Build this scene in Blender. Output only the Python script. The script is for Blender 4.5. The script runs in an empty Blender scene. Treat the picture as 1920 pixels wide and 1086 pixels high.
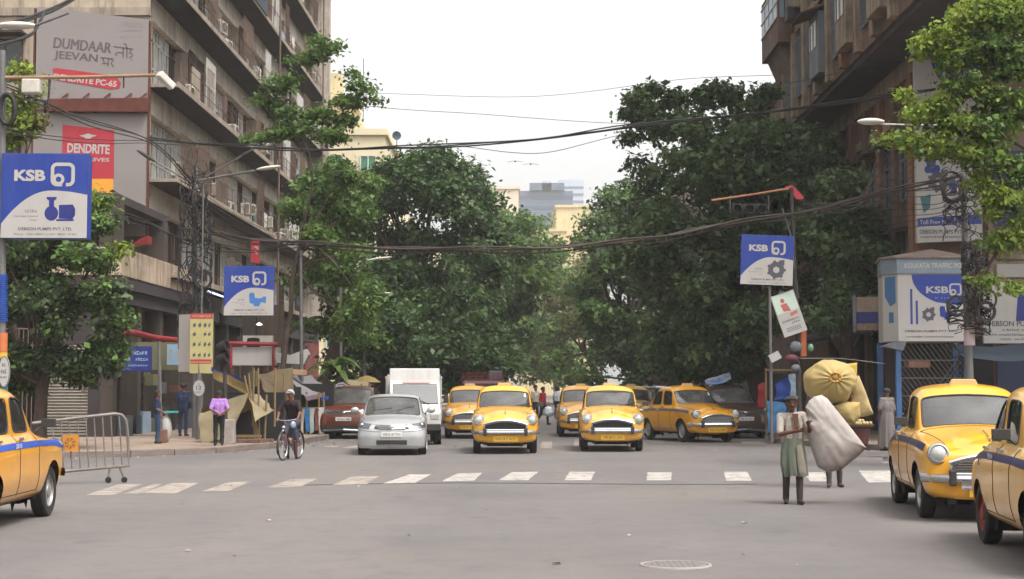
import bpy, bmesh, math, random
import numpy as np
from mathutils import Vector, Matrix, noise as mnoise

SC = bpy.context.scene
COL = SC.collection
PI = math.pi
rad = math.radians
# ---------------------------------------------------------------- camera
FPX, CX, CY, HY, CAMH = 2900.0, 960.0, 543.0, 725.0, 1.65     # focal length, centre and horizon in pixels of the photo
PITCH = math.atan((HY - CY) / FPX)
cam_d = bpy.data.cameras.new('camera')
cam_d.sensor_width = 36.0
cam_d.lens = 36.0 * FPX / 1920.0
cam_d.clip_start = 0.1
cam_d.clip_end = 6000
cam = bpy.data.objects.new('camera', cam_d)
cam.location = (0, 0, CAMH)
cam.rotation_euler = (PI / 2 + PITCH, 0, 0)
COL.objects.link(cam)
SC.camera = cam
# ---------------------------------------------------------------- sky and sun (bright overcast)
SUN_EL, SUN_AZ = rad(62), rad(132)          # azimuth clockwise from +Y
world = bpy.data.worlds.new('World')
SC.world = world
world.use_nodes = True
wn = world.node_tree
wn.nodes.clear()
sky = wn.nodes.new('ShaderNodeTexSky')
sky.sky_type = 'NISHITA'
sky.sun_disc = False
sky.sun_elevation = SUN_EL
sky.sun_rotation = SUN_AZ
sky.air_density = 1.0
sky.dust_density = 6.0
sky.ozone_density = 1.0
hsv = wn.nodes.new('ShaderNodeHueSaturation')
hsv.inputs['Saturation'].default_value = 0.05      # cloud cover: nearly colourless sky light
bg = wn.nodes.new('ShaderNodeBackground')
bg.inputs['Strength'].default_value = 0.15
wo = wn.nodes.new('ShaderNodeOutputWorld')
wn.links.new(sky.outputs[0], hsv.inputs['Color'])
wn.links.new(hsv.outputs[0], bg.inputs[0])
wn.links.new(bg.outputs[0], wo.inputs[0])
sun_d = bpy.data.lights.new('sun', 'SUN')
sun_d.energy = 0.9
sun_d.angle = rad(16)
sun_d.color = (1.0, 0.95, 0.88)
sun = bpy.data.objects.new('sun', sun_d)
sdir = Vector((math.sin(SUN_AZ) * math.cos(SUN_EL), math.cos(SUN_AZ) * math.cos(SUN_EL), math.sin(SUN_EL)))
sun.rotation_euler = sdir.to_track_quat('Z', 'Y').to_euler()
sun.location = (0, -20, 60)
COL.objects.link(sun)
SC.view_settings.view_transform = 'Standard'
SC.view_settings.look = 'None'
SC.view_settings.exposure = 1.28
SC.view_settings.gamma = 1.0
SC.view_settings.use_curve_mapping = False
SC.cycles.max_bounces = 6
SC.cycles.diffuse_bounces = 3
SC.cycles.glossy_bounces = 3
SC.cycles.transmission_bounces = 4
SC.cycles.transparent_max_bounces = 12
SC.cycles.volume_bounces = 0
SC.cycles.use_adaptive_sampling = True
SC.cycles.adaptive_threshold = 0.02
SC.cycles.use_denoising = True

# ---------------------------------------------------------------- layout helpers
def P(px, py, D):
    """point seen at photo pixel (px, py) standing D metres in front of the camera"""
    u, v = (px - CX) / FPX, (CY - py) / FPX
    yy = math.cos(PITCH) - v * math.sin(PITCH)
    zz = math.sin(PITCH) + v * math.cos(PITCH)
    k = D / yy
    return Vector((u * k, D, CAMH + zz * k))

def G(px, py, z=0.0):
    """point of the ground (height z) seen at photo pixel"""
    u, v = (px - CX) / FPX, (CY - py) / FPX
    yy = math.cos(PITCH) - v * math.sin(PITCH)
    zz = math.sin(PITCH) + v * math.cos(PITCH)
    k = (z - CAMH) / zz
    return Vector((u * k, yy * k, z))

SKEW = 0.0121
def S(L, D, z=0.0):
    """street frame: L metres right of the street axis, D metres away"""
    return Vector((L + SKEW * D, D, z))

def lin(c):
    return c / 12.92 if c <= 0.04045 else ((c + 0.055) / 1.055) ** 2.4
def hexc(h):
    h = h.lstrip('#')
    return tuple(lin(int(h[i:i + 2], 16) / 255) for i in (0, 2, 4))

# ---------------------------------------------------------------- materials
_M = {}
def mat(name, col, rough=0.7, metal=0.0, var=0.25, vscale=2.5, bump=0.0, bscale=30.0, coat=0.0, streak=0.0,
        col2=None, spec=0.4, emit=0.0, detail=5.0, translucent=0.0, island=0.0, grime=0.0, grimecol=(0.03, 0.025, 0.02)):
    if name in _M:
        return _M[name]
    m = bpy.data.materials.new(name)
    m.use_nodes = True
    nt = m.node_tree
    N, Lk = nt.nodes, nt.links
    b = N['Principled BSDF']
    if isinstance(col, str):
        col = hexc(col)
    if isinstance(col2, str):
        col2 = hexc(col2)
    b.inputs['Roughness'].default_value = rough
    b.inputs['Metallic'].default_value = metal
    b.inputs['Specular IOR Level'].default_value = spec
    if coat:
        b.inputs['Coat Weight'].default_value = coat
        b.inputs['Coat Roughness'].default_value = 0.12
    tc = N.new('ShaderNodeTexCoord')
    oi = N.new('ShaderNodeObjectInfo')
    mul = N.new('ShaderNodeVectorMath'); mul.operation = 'MULTIPLY_ADD'
    mul.inputs[1].default_value = (37, 61, 23)
    Lk.new(oi.outputs['Random'], mul.inputs[0])
    Lk.new(tc.outputs['Object'], mul.inputs[2])
    vec = mul.outputs[0]
    c2 = col2 or tuple(x * (1 - 0.75 * var) for x in col)
    nz = N.new('ShaderNodeTexNoise')
    nz.inputs['Scale'].default_value = vscale
    nz.inputs['Detail'].default_value = detail
    nz.inputs['Roughness'].default_value = 0.65
    Lk.new(vec, nz.inputs['Vector'])
    rp = N.new('ShaderNodeMapRange')
    rp.inputs[1].default_value, rp.inputs[2].default_value = 0.35, 0.68
    Lk.new(nz.outputs[0], rp.inputs[0])
    mx = N.new('ShaderNodeMix'); mx.data_type = 'RGBA'
    mx.inputs[6].default_value = (*col, 1)
    mx.inputs[7].default_value = (*c2, 1)
    Lk.new(rp.outputs[0], mx.inputs[0])
    out = mx.outputs[2]
    if streak:
        mp = N.new('ShaderNodeMapping')
        mp.inputs['Scale'].default_value = (3.0, 3.0, 0.22)
        Lk.new(vec, mp.inputs[0])
        n2 = N.new('ShaderNodeTexNoise')
        n2.inputs['Scale'].default_value = 1.6
        n2.inputs['Detail'].default_value = 6
        n2.inputs['Roughness'].default_value = 0.7
        Lk.new(mp.outputs[0], n2.inputs['Vector'])
        r2 = N.new('ShaderNodeMapRange')
        r2.inputs[1].default_value, r2.inputs[2].default_value = 0.47, 0.72
        r2.inputs[4].default_value = streak
        Lk.new(n2.outputs[0], r2.inputs[0])
        m2 = N.new('ShaderNodeMix'); m2.data_type = 'RGBA'
        m2.inputs[7].default_value = (*grimecol, 1)
        Lk.new(r2.outputs[0], m2.inputs[0])
        Lk.new(out, m2.inputs[6])
        out = m2.outputs[2]
    if grime:
        n3 = N.new('ShaderNodeTexNoise')
        n3.inputs['Scale'].default_value = 0.9
        n3.inputs['Detail'].default_value = 8
        n3.inputs['Roughness'].default_value = 0.75
        Lk.new(vec, n3.inputs['Vector'])
        r3 = N.new('ShaderNodeMapRange')
        r3.inputs[1].default_value, r3.inputs[2].default_value = 0.48, 0.75
        r3.inputs[4].default_value = grime
        Lk.new(n3.outputs[0], r3.inputs[0])
        m3 = N.new('ShaderNodeMix'); m3.data_type = 'RGBA'
        m3.inputs[7].default_value = (*grimecol, 1)
        Lk.new(r3.outputs[0], m3.inputs[0])
        Lk.new(out, m3.inputs[6])
        out = m3.outputs[2]
    if island:
        g = N.new('ShaderNodeNewGeometry')
        hs = N.new('ShaderNodeHueSaturation')
        ma = N.new('ShaderNodeMapRange')
        ma.inputs[3].default_value, ma.inputs[4].default_value = 1 - island, 1 + island
        Lk.new(g.outputs['Random Per Island'], ma.inputs[0])
        Lk.new(ma.outputs[0], hs.inputs['Value'])
        mh = N.new('ShaderNodeMapRange')
        mh.inputs[3].default_value, mh.inputs[4].default_value = 0.5 - 0.05 * island, 0.5 + 0.03 * island
        Lk.new(g.outputs['Random Per Island'], mh.inputs[0])
        Lk.new(mh.outputs[0], hs.inputs['Hue'])
        Lk.new(out, hs.inputs['Color'])
        out = hs.outputs[0]
    Lk.new(out, b.inputs['Base Color'])
    if emit:
        Lk.new(out, b.inputs['Emission Color'])
        b.inputs['Emission Strength'].default_value = emit
    if bump:
        nb = N.new('ShaderNodeTexNoise')
        nb.inputs['Scale'].default_value = bscale
        nb.inputs['Detail'].default_value = 4
        Lk.new(vec, nb.inputs['Vector'])
        bp = N.new('ShaderNodeBump')
        bp.inputs['Strength'].default_value = bump
        bp.inputs['Distance'].default_value = 0.02
        Lk.new(nb.outputs[0], bp.inputs['Height'])
        Lk.new(bp.outputs[0], b.inputs['Normal'])
    if translucent:
        tr = N.new('ShaderNodeBsdfTranslucent')
        Lk.new(out, tr.inputs[0])
        ms = N.new('ShaderNodeMixShader')
        ms.inputs[0].default_value = translucent
        Lk.new(b.outputs[0], ms.inputs[1])
        Lk.new(tr.outputs[0], ms.inputs[2])
        Lk.new(ms.outputs[0], N['Material Output'].inputs[0])
    _M[name] = m
    return m

def glass_mat(name, tint=(0.35, 0.38, 0.4), dust=0.15, dustcol=(0.42, 0.40, 0.38)):
    if name in _M:
        return _M[name]
    m = bpy.data.materials.new(name); m.use_nodes = True
    nt = m.node_tree; N, Lk = nt.nodes, nt.links
    N.remove(N['Principled BSDF'])
    t = N.new('ShaderNodeBsdfTransparent'); t.inputs[0].default_value = (*tint, 1)
    g = N.new('ShaderNodeBsdfGlossy'); g.inputs['Roughness'].default_value = 0.04
    d = N.new('ShaderNodeBsdfDiffuse'); d.inputs[0].default_value = (*dustcol, 1)
    fr = N.new('ShaderNodeFresnel'); fr.inputs[0].default_value = 1.85
    nz = N.new('ShaderNodeTexNoise'); nz.inputs['Scale'].default_value = 2.0; nz.inputs['Detail'].default_value = 5
    tc = N.new('ShaderNodeTexCoord'); Lk.new(tc.outputs['Object'], nz.inputs['Vector'])
    mr = N.new('ShaderNodeMapRange'); mr.inputs[1].default_value = 0.3; mr.inputs[2].default_value = 0.7
    mr.inputs[3].default_value = dust * 0.5; mr.inputs[4].default_value = dust * 1.4
    Lk.new(nz.outputs[0], mr.inputs[0])
    m1 = N.new('ShaderNodeMixShader'); Lk.new(mr.outputs[0], m1.inputs[0]); Lk.new(t.outputs[0], m1.inputs[1]); Lk.new(d.outputs[0], m1.inputs[2])
    m2 = N.new('ShaderNodeMixShader'); Lk.new(fr.outputs[0], m2.inputs[0]); Lk.new(m1.outputs[0], m2.inputs[1]); Lk.new(g.outputs[0], m2.inputs[2])
    Lk.new(m2.outputs[0], N['Material Output'].inputs[0])
    _M[name] = m
    return m

# ---------------------------------------------------------------- mesh builder
class MB:
    def __init__(s):
        s.v, s.f, s.m = [], [], []
    def add(s, vs, fs, mi=0):
        o = len(s.v)
        s.v.extend([tuple(p) for p in vs])
        s.f.extend([tuple(i + o for i in f) for f in fs])
        s.m.extend([mi] * len(fs))
        return s
    def box(s, c, d, mi=0, R=None, taper=1.0):
        hx, hy, hz = d[0] / 2, d[1] / 2, d[2] / 2
        vs = []
        for z in (-hz, hz):
            t = taper if z > 0 else 1
            for x, y in ((-hx, -hy), (hx, -hy), (hx, hy), (-hx, hy)):
                p = Vector((x * t, y * t, z))
                if R is not None:
                    p = R @ p
                vs.append((p.x + c[0], p.y + c[1], p.z + c[2]))
        return s.add(vs, [(3, 2, 1, 0), (4, 5, 6, 7), (0, 1, 5, 4), (1, 2, 6, 5), (2, 3, 7, 6), (3, 0, 4, 7)], mi)
    def span(s, a, b, mi=0):
        """axis aligned box from corner a to corner b"""
        return s.box([(a[i] + b[i]) / 2 for i in range(3)], [abs(b[i] - a[i]) for i in range(3)], mi)
    def bar(s, p0, p1, w, h=None, mi=0, up=(0, 0, 1)):
        p0, p1 = Vector(p0), Vector(p1)
        d = p1 - p0
        if d.length < 1e-6:
            return s
        x = d.normalized(); u = Vector(up)
        if abs(x.dot(u)) > 0.98:
            u = Vector((0, 1, 0))
        y = u.cross(x).normalized(); z = x.cross(y)
        R = Matrix((x, y, z)).transposed()
        return s.box((p0 + p1) / 2, (d.length, w, h or w), mi, R)
    def tube(s, pts, r, n=8, mi=0, caps=True, closed=False):
        pts = [Vector(p) for p in pts]
        K = len(pts)
        rs = r if isinstance(r, (list, tuple)) else [r] * K
        vs, fs = [], []
        prev = None
        for i, p in enumerate(pts):
            if closed:
                t = pts[(i + 1) % K] - pts[i - 1]
            else:
                t = pts[min(i + 1, K - 1)] - pts[max(i - 1, 0)]
            t = t.normalized() if t.length > 1e-9 else Vector((0, 0, 1))
            if prev is None:
                a = Vector((0, 0, 1)) if abs(t.z) < 0.9 else Vector((1, 0, 0))
                n1 = t.cross(a).normalized()
            else:
                n1 = (prev - t * prev.dot(t))
                n1 = n1.normalized() if n1.length > 1e-6 else t.orthogonal().normalized()
            prev = n1
            n2 = t.cross(n1)
            for k in range(n):
                a = 2 * PI * k / n
                vs.append(p + (n1 * math.cos(a) + n2 * math.sin(a)) * rs[i])
        for i in range(K if closed else K - 1):
            j = (i + 1) % K
            for k in range(n):
                fs.append((i * n + k, i * n + (k + 1) % n, j * n + (k + 1) % n, j * n + k))
        if caps and not closed:
            fs.append(tuple(range(n))[::-1])
            fs.append(tuple((K - 1) * n + k for k in range(n)))
        return s.add(vs, fs, mi)
    def lathe(s, prof, n=20, mi=0, T=None, ang=2 * PI):
        """profile of (radius, height) turned about local Z, moved by matrix T"""
        vs, fs = [], []
        full = abs(ang - 2 * PI) < 1e-6
        nn = n if full else n + 1
        for (r, z) in prof:
            for k in range(nn):
                a = ang * k / n
                p = Vector((r * math.cos(a), r * math.sin(a), z))
                vs.append(T @ p if T is not None else p)
        for i in range(len(prof) - 1):
            for k in range(n):
                k2 = (k + 1) % nn
                fs.append((i * nn + k, i * nn + k2, (i + 1) * nn + k2, (i + 1) * nn + k))
        return s.add(vs, fs, mi)
    def ball(s, c, r, nu=12, nv=8, mi=0, T=None):
        if not isinstance(r, (tuple, list)):
            r = (r, r, r)
        vs, fs = [], []
        for i in range(nv + 1):
            th = PI * i / nv
            for k in range(nu):
                a = 2 * PI * k / nu
                p = Vector((r[0] * math.sin(th) * math.cos(a), r[1] * math.sin(th) * math.sin(a), r[2] * math.cos(th)))
                if T is not None:
                    p = T @ p
                vs.append(p + Vector(c))
        for i in range(nv):
            for k in range(nu):
                fs.append((i * nu + k, (i + 1) * nu + k, (i + 1) * nu + (k + 1) % nu, i * nu + (k + 1) % nu))
        return s.add(vs, fs, mi)
    def prism(s, poly, y0, y1, mi=0, T=None):
        """outline of (x, z) points extruded from y0 to y1"""
        n = len(poly)
        vs = [Vector((x, y0, z)) for x, z in poly] + [Vector((x, y1, z)) for x, z in poly]
        if T is not None:
            vs = [T @ v for v in vs]
        fs = [tuple(range(n)), tuple(range(2 * n - 1, n - 1, -1))]
        for i in range(n):
            j = (i + 1) % n
            fs.append((i, i + n, j + n, j))
        return s.add(vs, fs, mi)
    def grid(s, A, mi=0, flip=False):
        nu, nv = len(A), len(A[0])
        vs = [p for row in A for p in row]
        fs = []
        for i in range(nu - 1):
            for j in range(nv - 1):
                q = (i * nv + j, (i + 1) * nv + j, (i + 1) * nv + j + 1, i * nv + j + 1)
                fs.append(q[::-1] if flip else q)
        return s.add(vs, fs, mi)
    def ribbon(s, pts, w, y, mi=0, closed=False, T=None):
        """flat stroke of width w along (x, z) points, facing -Y"""
        K = len(pts)
        vs, fs = [], []
        for i in range(K):
            a = Vector(pts[i - 1] if (closed or i > 0) else pts[i]); b = Vector(pts[(i + 1) % K] if (closed or i < K - 1) else pts[i])
            t = (b - a).normalized()
            nrm = Vector((-t.y, t.x)) * w / 2
            p = Vector(pts[i])
            vs += [Vector((p.x + nrm.x, y, p.y + nrm.y)), Vector((p.x - nrm.x, y, p.y - nrm.y))]
        if T is not None:
            vs = [T @ v for v in vs]
        for i in range(K if closed else K - 1):
            j = (i + 1) % K
            fs.append((2 * i, 2 * i + 1, 2 * j + 1, 2 * j))
        return s.add(vs, fs, mi)
    def mesh(s, name, mats, smooth=False, angle=40, merge=0.0, bevel=0.0):
        me = bpy.data.meshes.new(name)
        me.from_pydata(s.v, [], s.f)
        if not isinstance(mats, (list, tuple)):
            mats = [mats]
        for m in mats:
            me.materials.append(m)
        me.polygons.foreach_set('material_index', s.m)
        if merge or bevel:
            bm = bmesh.new(); bm.from_mesh(me)
            if merge:
                bmesh.ops.remove_doubles(bm, verts=bm.verts, dist=merge)
            if bevel:
                es = [e for e in bm.edges if len(e.link_faces) == 2 and e.calc_face_angle(0) > 0.6]
                bmesh.ops.bevel(bm, geom=es, offset=bevel, segments=2, profile=0.5, affect='EDGES', clamp_overlap=True)
            bm.to_mesh(me); bm.free()
        if smooth:
            me.polygons.foreach_set('use_smooth', [True] * len(me.polygons))
            me.set_sharp_from_angle(angle=rad(angle))
        me.update()
        return me
    def build(s, name, mats, parent=None, smooth=False, loc=None, rotz=0.0, **k):
        o = bpy.data.objects.new(name, s.mesh(name, mats, smooth, **k))
        COL.objects.link(o)
        if parent is not None:
            o.parent = parent
        if loc is not None:
            o.location = loc
        if rotz:
            o.rotation_euler = (0, 0, rotz)
        return o

def build_each(mb, name, mats, parent=None, smooth=False, **k):
    """one object for every connected piece of the builder"""
    n = len(mb.v); par = list(range(n))
    def find(a):
        while par[a] != a:
            par[a] = par[par[a]]; a = par[a]
        return a
    for f in mb.f:
        r = find(f[0])
        for i in f[1:]: par[find(i)] = r
    groups = {}
    for f, m in zip(mb.f, mb.m): groups.setdefault(find(f[0]), []).append((f, m))
    out = []
    for fs in groups.values():
        ids = sorted({i for f, _ in fs for i in f}); ix = {o: j for j, o in enumerate(ids)}
        q = MB(); q.v = [mb.v[i] for i in ids]; q.f = [tuple(ix[i] for i in f) for f, _ in fs]; q.m = [m for _, m in fs]
        out.append(q.build(name, mats, parent, smooth, **k))
    return out
def tag(o, label=None, cat=None, group=None, kind=None):
    if label: o['label'] = label
    if cat: o['category'] = cat
    if group: o['group'] = group
    if kind: o['kind'] = kind
    return o
def thing(name, label, cat, loc=(0, 0, 0), rotz=0.0, group=None):
    o = bpy.data.objects.new(name, None)
    o.empty_display_size = 0.2
    COL.objects.link(o)
    o.location = loc
    o.rotation_euler = (0, 0, rotz)
    return tag(o, label, cat, group)
def inst(name, me, parent=None, loc=(0, 0, 0), rot=(0, 0, 0), scale=None):
    o = bpy.data.objects.new(name, me)
    COL.objects.link(o)
    if parent is not None: o.parent = parent
    o.location = loc
    o.rotation_euler = rot
    if scale: o.scale = scale
    return o
def copy_tree(o, parent=None):
    c = o.copy(); COL.objects.link(c)
    if parent is not None: c.parent = parent
    for ch in list(o.children):
        copy_tree(ch, c)
    return c
def structure(o):
    o['kind'] = 'structure'; return o
def RX(a): return Matrix.Rotation(a, 3, 'X')
def RY(a): return Matrix.Rotation(a, 3, 'Y')
def RZ(a): return Matrix.Rotation(a, 3, 'Z')
def M4(loc, R=None):
    m = (R.to_4x4() if R is not None else Matrix.Identity(4)); m.translation = Vector(loc); return m

# ---------------------------------------------------------------- lettering
_txt = {}
def text_geo(t, bold=0.0, font=None):
    k = (t, bold)
    if k in _txt:
        return _txt[k]
    cu = bpy.data.curves.new('lettering', 'FONT')
    cu.body = t
    cu.size = 1.0
    cu.resolution_u = 3
    cu.offset = bold
    ob = bpy.data.objects.new('lettering', cu)
    COL.objects.link(ob)
    me = bpy.data.meshes.new_from_object(ob.evaluated_get(bpy.context.evaluated_depsgraph_get()))
    vs = np.array([v.co[:] for v in me.vertices]).reshape(-1, 3)
    fs = [tuple(p.vertices) for p in me.polygons]
    bpy.data.objects.remove(ob); bpy.data.curves.remove(cu); bpy.data.meshes.remove(me)
    if len(vs):
        vs[:, :2] -= vs[:, :2].min(0)
    _txt[k] = (vs, fs)
    return _txt[k]
def write(mb, t, x, z, h, w=None, y=-0.006, mi=0, bold=0.0, align='c', T=None, italic=0.0):
    """text of height h with its middle (or left end) at x, base line at z, facing -Y"""
    vs, fs = text_geo(t, bold)
    if not len(vs):
        return
    W, H = vs[:, 0].max(), vs[:, 1].max()
    sz = h / H
    sx = (w / W) if w else sz
    x0 = x - W * sx / 2 if align == 'c' else x
    out = [Vector((x0 + a * sx + italic * b * sz, y, z + b * sz)) for a, b, _ in vs]
    if T is not None:
        out = [T @ p for p in out]
    mb.add(out, fs, mi)

def scrawl(mb, x, z, h, w, y=-0.006, n=9, align='c', mi=0, seed=1):
    """a printed line too small to be read: a row of letter-sized strokes"""
    r = random.Random(n * 31 + seed)
    x0 = x - w / 2 if align == 'c' else x
    st = w / n
    for k in range(n):
        if r.random() < .12 and 0 < k < n - 1: continue
        a = x0 + k * st; hh = h * r.uniform(.7, 1.0); q = st * .72
        kind = r.random()
        if kind < .4: bars = ((a, z, a + q * .3, z + hh), (a + q * .3, z + hh * .75, a + q, z + hh), (a + q * .3, z + hh * .3, a + q * .8, z + hh * .5))
        elif kind < .7: bars = ((a, z, a + q * .3, z + hh), (a + q * .7, z, a + q, z + hh), (a + q * .3, z + hh * .4, a + q * .7, z + hh * .6))
        else: bars = ((a, z, a + q, z + hh * .25), (a, z + hh * .25, a + q * .3, z + hh), (a + q * .3, z + hh * .75, a + q, z + hh))
        for (xa, za, xb, zb) in bars: mb.add([(xa, y, za), (xb, y, za), (xb, y, zb), (xa, y, zb)], [(0, 1, 2, 3)], mi)
# ================================================================ SETTING
rng = random.Random(7)
NP = np.random.default_rng(11)
# ---- road material: worn dusty asphalt
def road_mat():
    m = bpy.data.materials.new('asphalt'); m.use_nodes = True
    nt = m.node_tree; N, Lk = nt.nodes, nt.links
    b = N['Principled BSDF']
    tc = N.new('ShaderNodeTexCoord')
    def noise(sc, det, ro=0.6, vec=None):
        n = N.new('ShaderNodeTexNoise'); n.inputs['Scale'].default_value = sc
        n.inputs['Detail'].default_value = det; n.inputs['Roughness'].default_value = ro
        Lk.new(vec or tc.outputs['Object'], n.inputs['Vector']); return n.outputs[0]
    def ramp(s, a, c, lo=0.0, hi=1.0):
        r = N.new('ShaderNodeMapRange'); r.inputs[1].default_value = a; r.inputs[2].default_value = c
        r.inputs[3].default_value = lo; r.inputs[4].default_value = hi
        Lk.new(s, r.inputs[0]); return r.outputs[0]
    def mix(f, a, c):
        x = N.new('ShaderNodeMix'); x.data_type = 'RGBA'
        if isinstance(f, float): x.inputs[0].default_value = f
        else: Lk.new(f, x.inputs[0])
        for i, q in ((6, a), (7, c)):
            if isinstance(q, tuple): x.inputs[i].default_value = (*q, 1)
            else: Lk.new(q, x.inputs[i])
        return x.outputs[2]
    c = mix(ramp(noise(0.35, 6), 0.35, 0.65), (0.104, 0.095, 0.092), (0.140, 0.126, 0.119))
    mp = N.new('ShaderNodeMapping'); mp.inputs['Scale'].default_value = (0.9, 0.05, 1)       # traffic wear runs along the lanes
    Lk.new(tc.outputs['Object'], mp.inputs[0])
    c = mix(ramp(noise(1.0, 5, 0.6, mp.outputs[0]), 0.45, 0.7, 0, 0.55), c, (0.108, 0.099, 0.098))
    c = mix(ramp(noise(0.12, 5), 0.48, 0.66, 0, 0.5), c, (0.185, 0.148, 0.122))               # brown dust
    c = mix(ramp(noise(55, 3), 0.45, 0.8, 0, 0.6), c, (0.075, 0.070, 0.070))                  # grain
    c = mix(ramp(noise(130, 2), 0.55, 0.75, 0, 0.5), c, (0.24, 0.22, 0.21))
    mp2 = N.new('ShaderNodeMapping'); mp2.inputs['Scale'].default_value = (0.28, 0.02, 1)
    Lk.new(tc.outputs['Object'], mp2.inputs[0])
    c = mix(ramp(noise(1.0, 4, 0.55, mp2.outputs[0]), 0.42, 0.62, 0, 0.5), c, (0.165, 0.142, 0.128))
    c = mix(ramp(noise(2.2, 7, 0.75), 0.48, 0.68, 0, 0.6), c, (0.092, 0.085, 0.083))
    c = mix(ramp(noise(7, 6, 0.7), 0.5, 0.72, 0, 0.4), c, (0.10, 0.09, 0.088))
    st = ramp(noise(0.8, 3, 0.5), 0.66, 0.74, 0, 0.45)
    c = mix(st, c, (0.06, 0.055, 0.055))
    Lk.new(c, b.inputs['Base Color'])
    b.inputs['Roughness'].default_value = 0.85
    b.inputs['Specular IOR Level'].default_value = 0.3
    bp = N.new('ShaderNodeBump'); bp.inputs['Strength'].default_value = 0.35; bp.inputs['Distance'].default_value = 0.008
    Lk.new(noise(90, 3), bp.inputs['Height']); Lk.new(bp.outputs[0], b.inputs['Normal'])
    return m
M_ROAD = road_mat()
mb = MB(); mb.add([(-1800, -40, 0), (1800, -40, 0), (1800, 2500, 0), (-1800, 2500, 0)], [(0, 1, 2, 3)])
structure(mb.build('road', M_ROAD))

# ---- pavements with kerb stones
M_PAVE = mat('pavement', '#8d7b6c', 0.9, var=0.45, vscale=1.4, bump=0.3, bscale=18, grime=0.5)
M_KERB = mat('kerb', '#7d7068', 0.9, var=0.5, vscale=2.0, bump=0.4, bscale=14, grime=0.5)
KL = [Vector((-40, 27.5, 0)), G(-330, 892), G(0, 864), G(130, 859), G(240, 857), G(400, 850), G(500, 842), G(560, 833), G(610, 824), S(-7.0, 60), S(-7.2, 80), S(-7.2, 420)]
KR = [S(9.6, 420), S(9.5, 80), S(9.2, 60), S(8.6, 52), G(1450, 830), G(1500, 835), G(1575, 840), G(1660, 845), G(1800, 850), G(2200, 858), Vector((60, 39.5, 0))]
def pavement(name, line, extra, H=0.14):
    poly = [Vector((p.x, p.y, 0)) for p in line] + extra
    mb = MB()
    n = len(poly)
    mb.add([(p.x, p.y, H) for p in poly], [tuple(range(n))])
    o = structure(mb.build(name, M_PAVE))
    me = MB().box((0, 0, 0), (1, 1, 1)).mesh('kerb_stone', M_KERB, bevel=0.04)
    for a, b in zip(line[:-1], line[1:]):
        L = (b - a).length
        if min(a.y, b.y) > 100: continue
        k = max(1, int(L / 0.95))
        d = (b - a).normalized()
        ang = math.atan2(d.y, d.x)
        for i in range(k):
            c = a + (b - a) * ((i + 0.5) / k)
            if c.y > 95 or abs(c.x) > 0.36 * c.y + 1.5: continue
            q = inst('kerb_stone', me, o, (c.x, c.y, 0.07 + rng.uniform(-.012, .012)), (0, 0, ang + rng.uniform(-.02, .02)), (L / k * 0.975, 0.2 + rng.uniform(-.01, .02), 0.17))
    # skirt under the far kerb
    mb = MB()
    for a, b in zip(line[:-1], line[1:]):
        mb.bar(a + Vector((0, 0, .065)), b + Vector((0, 0, .065)), 0.10, 0.13)
    structure(mb.build(name + '_kerb', M_KERB))
    return o
pavement('pavement', KL, [Vector((-60, 420, 0)), Vector((-60, 27.5, 0))])
pavement('pavement', KR, [Vector((60, 420, 0))])

# ---- painted markings
M_PAINT = mat('road_paint', '#aaa39b', 0.8, var=0.35, vscale=6, grime=0.9, grimecol=(0.2, 0.18, 0.17))
M_PAINT2 = mat('road_paint_faded', '#9b9085', 0.85, var=0.4, vscale=5, grime=0.95, grimecol=(0.16, 0.14, 0.13))
for m_ in (M_PAINT, M_PAINT2):          # paint worn through to the asphalt in chips and along the tyre tracks
    nt = m_.node_tree; b_ = nt.nodes['Principled BSDF']
    tr_ = nt.nodes.new('ShaderNodeBsdfTransparent'); ms_ = nt.nodes.new('ShaderNodeMixShader')
    tc_ = nt.nodes.new('ShaderNodeTexCoord'); nz_ = nt.nodes.new('ShaderNodeTexNoise'); nz_.inputs['Scale'].default_value = 3.5; nz_.inputs['Detail'].default_value = 9; nz_.inputs['Roughness'].default_value = .72
    mr_ = nt.nodes.new('ShaderNodeMapRange'); mr_.inputs[1].default_value = .50 if m_ is M_PAINT else .44; mr_.inputs[2].default_value = .70; mr_.inputs[4].default_value = .7 if m_ is M_PAINT else .5
    nt.links.new(tc_.outputs['Object'], nz_.inputs['Vector']); nt.links.new(nz_.outputs[0], mr_.inputs[0]); nt.links.new(mr_.outputs[0], ms_.inputs[0])
    nt.links.new(b_.outputs[0], ms_.inputs[1]); nt.links.new(tr_.outputs[0], ms_.inputs[2]); nt.links.new(ms_.outputs[0], nt.nodes['Material Output'].inputs[0])
def marking(pts, m, name='crossing_stripe'):
    A = [G(*p) for p in pts]
    # sub-divide and roughen the outline
    mb = MB()
    L0, L1 = A[0], A[3]; R0, R1 = A[1], A[2]
    nu, nv = 5, 12
    rows = []
    for j in range(nv + 1):
        t = j / nv
        a = L0.lerp(L1, t); b = R0.lerp(R1, t)
        row = []
        for i in range(nu + 1):
            s = i / nu
            e = 0.02 * (rng.random() - 0.5) if i in (0, nu) else 0
            q = a.lerp(b, s)
            row.append((q.x + e, q.y + (0.03 * (rng.random() - .5) if j in (0, nv) else 0), 0.004))
        rows.append(row)
    mb.grid(rows, flip=True)
    structure(mb.build(name, m))
for q in ([(160, 929), (212, 929), (268, 908), (222, 909)], [(266, 925), (330, 926), (372, 906), (322, 906)],
          [(378, 922), (428, 921), (470, 904), (430, 904)]):
    marking(q, M_PAINT2)
marking([(232, 926), (262, 926), (305, 908), (290, 908)], M_PAINT2)
for q in ([(500, 915), (562, 914), (595, 898), (545, 899)], [(622, 910), (688, 908), (712, 893), (660, 894)]):
    marking(q, M_PAINT2)
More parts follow.
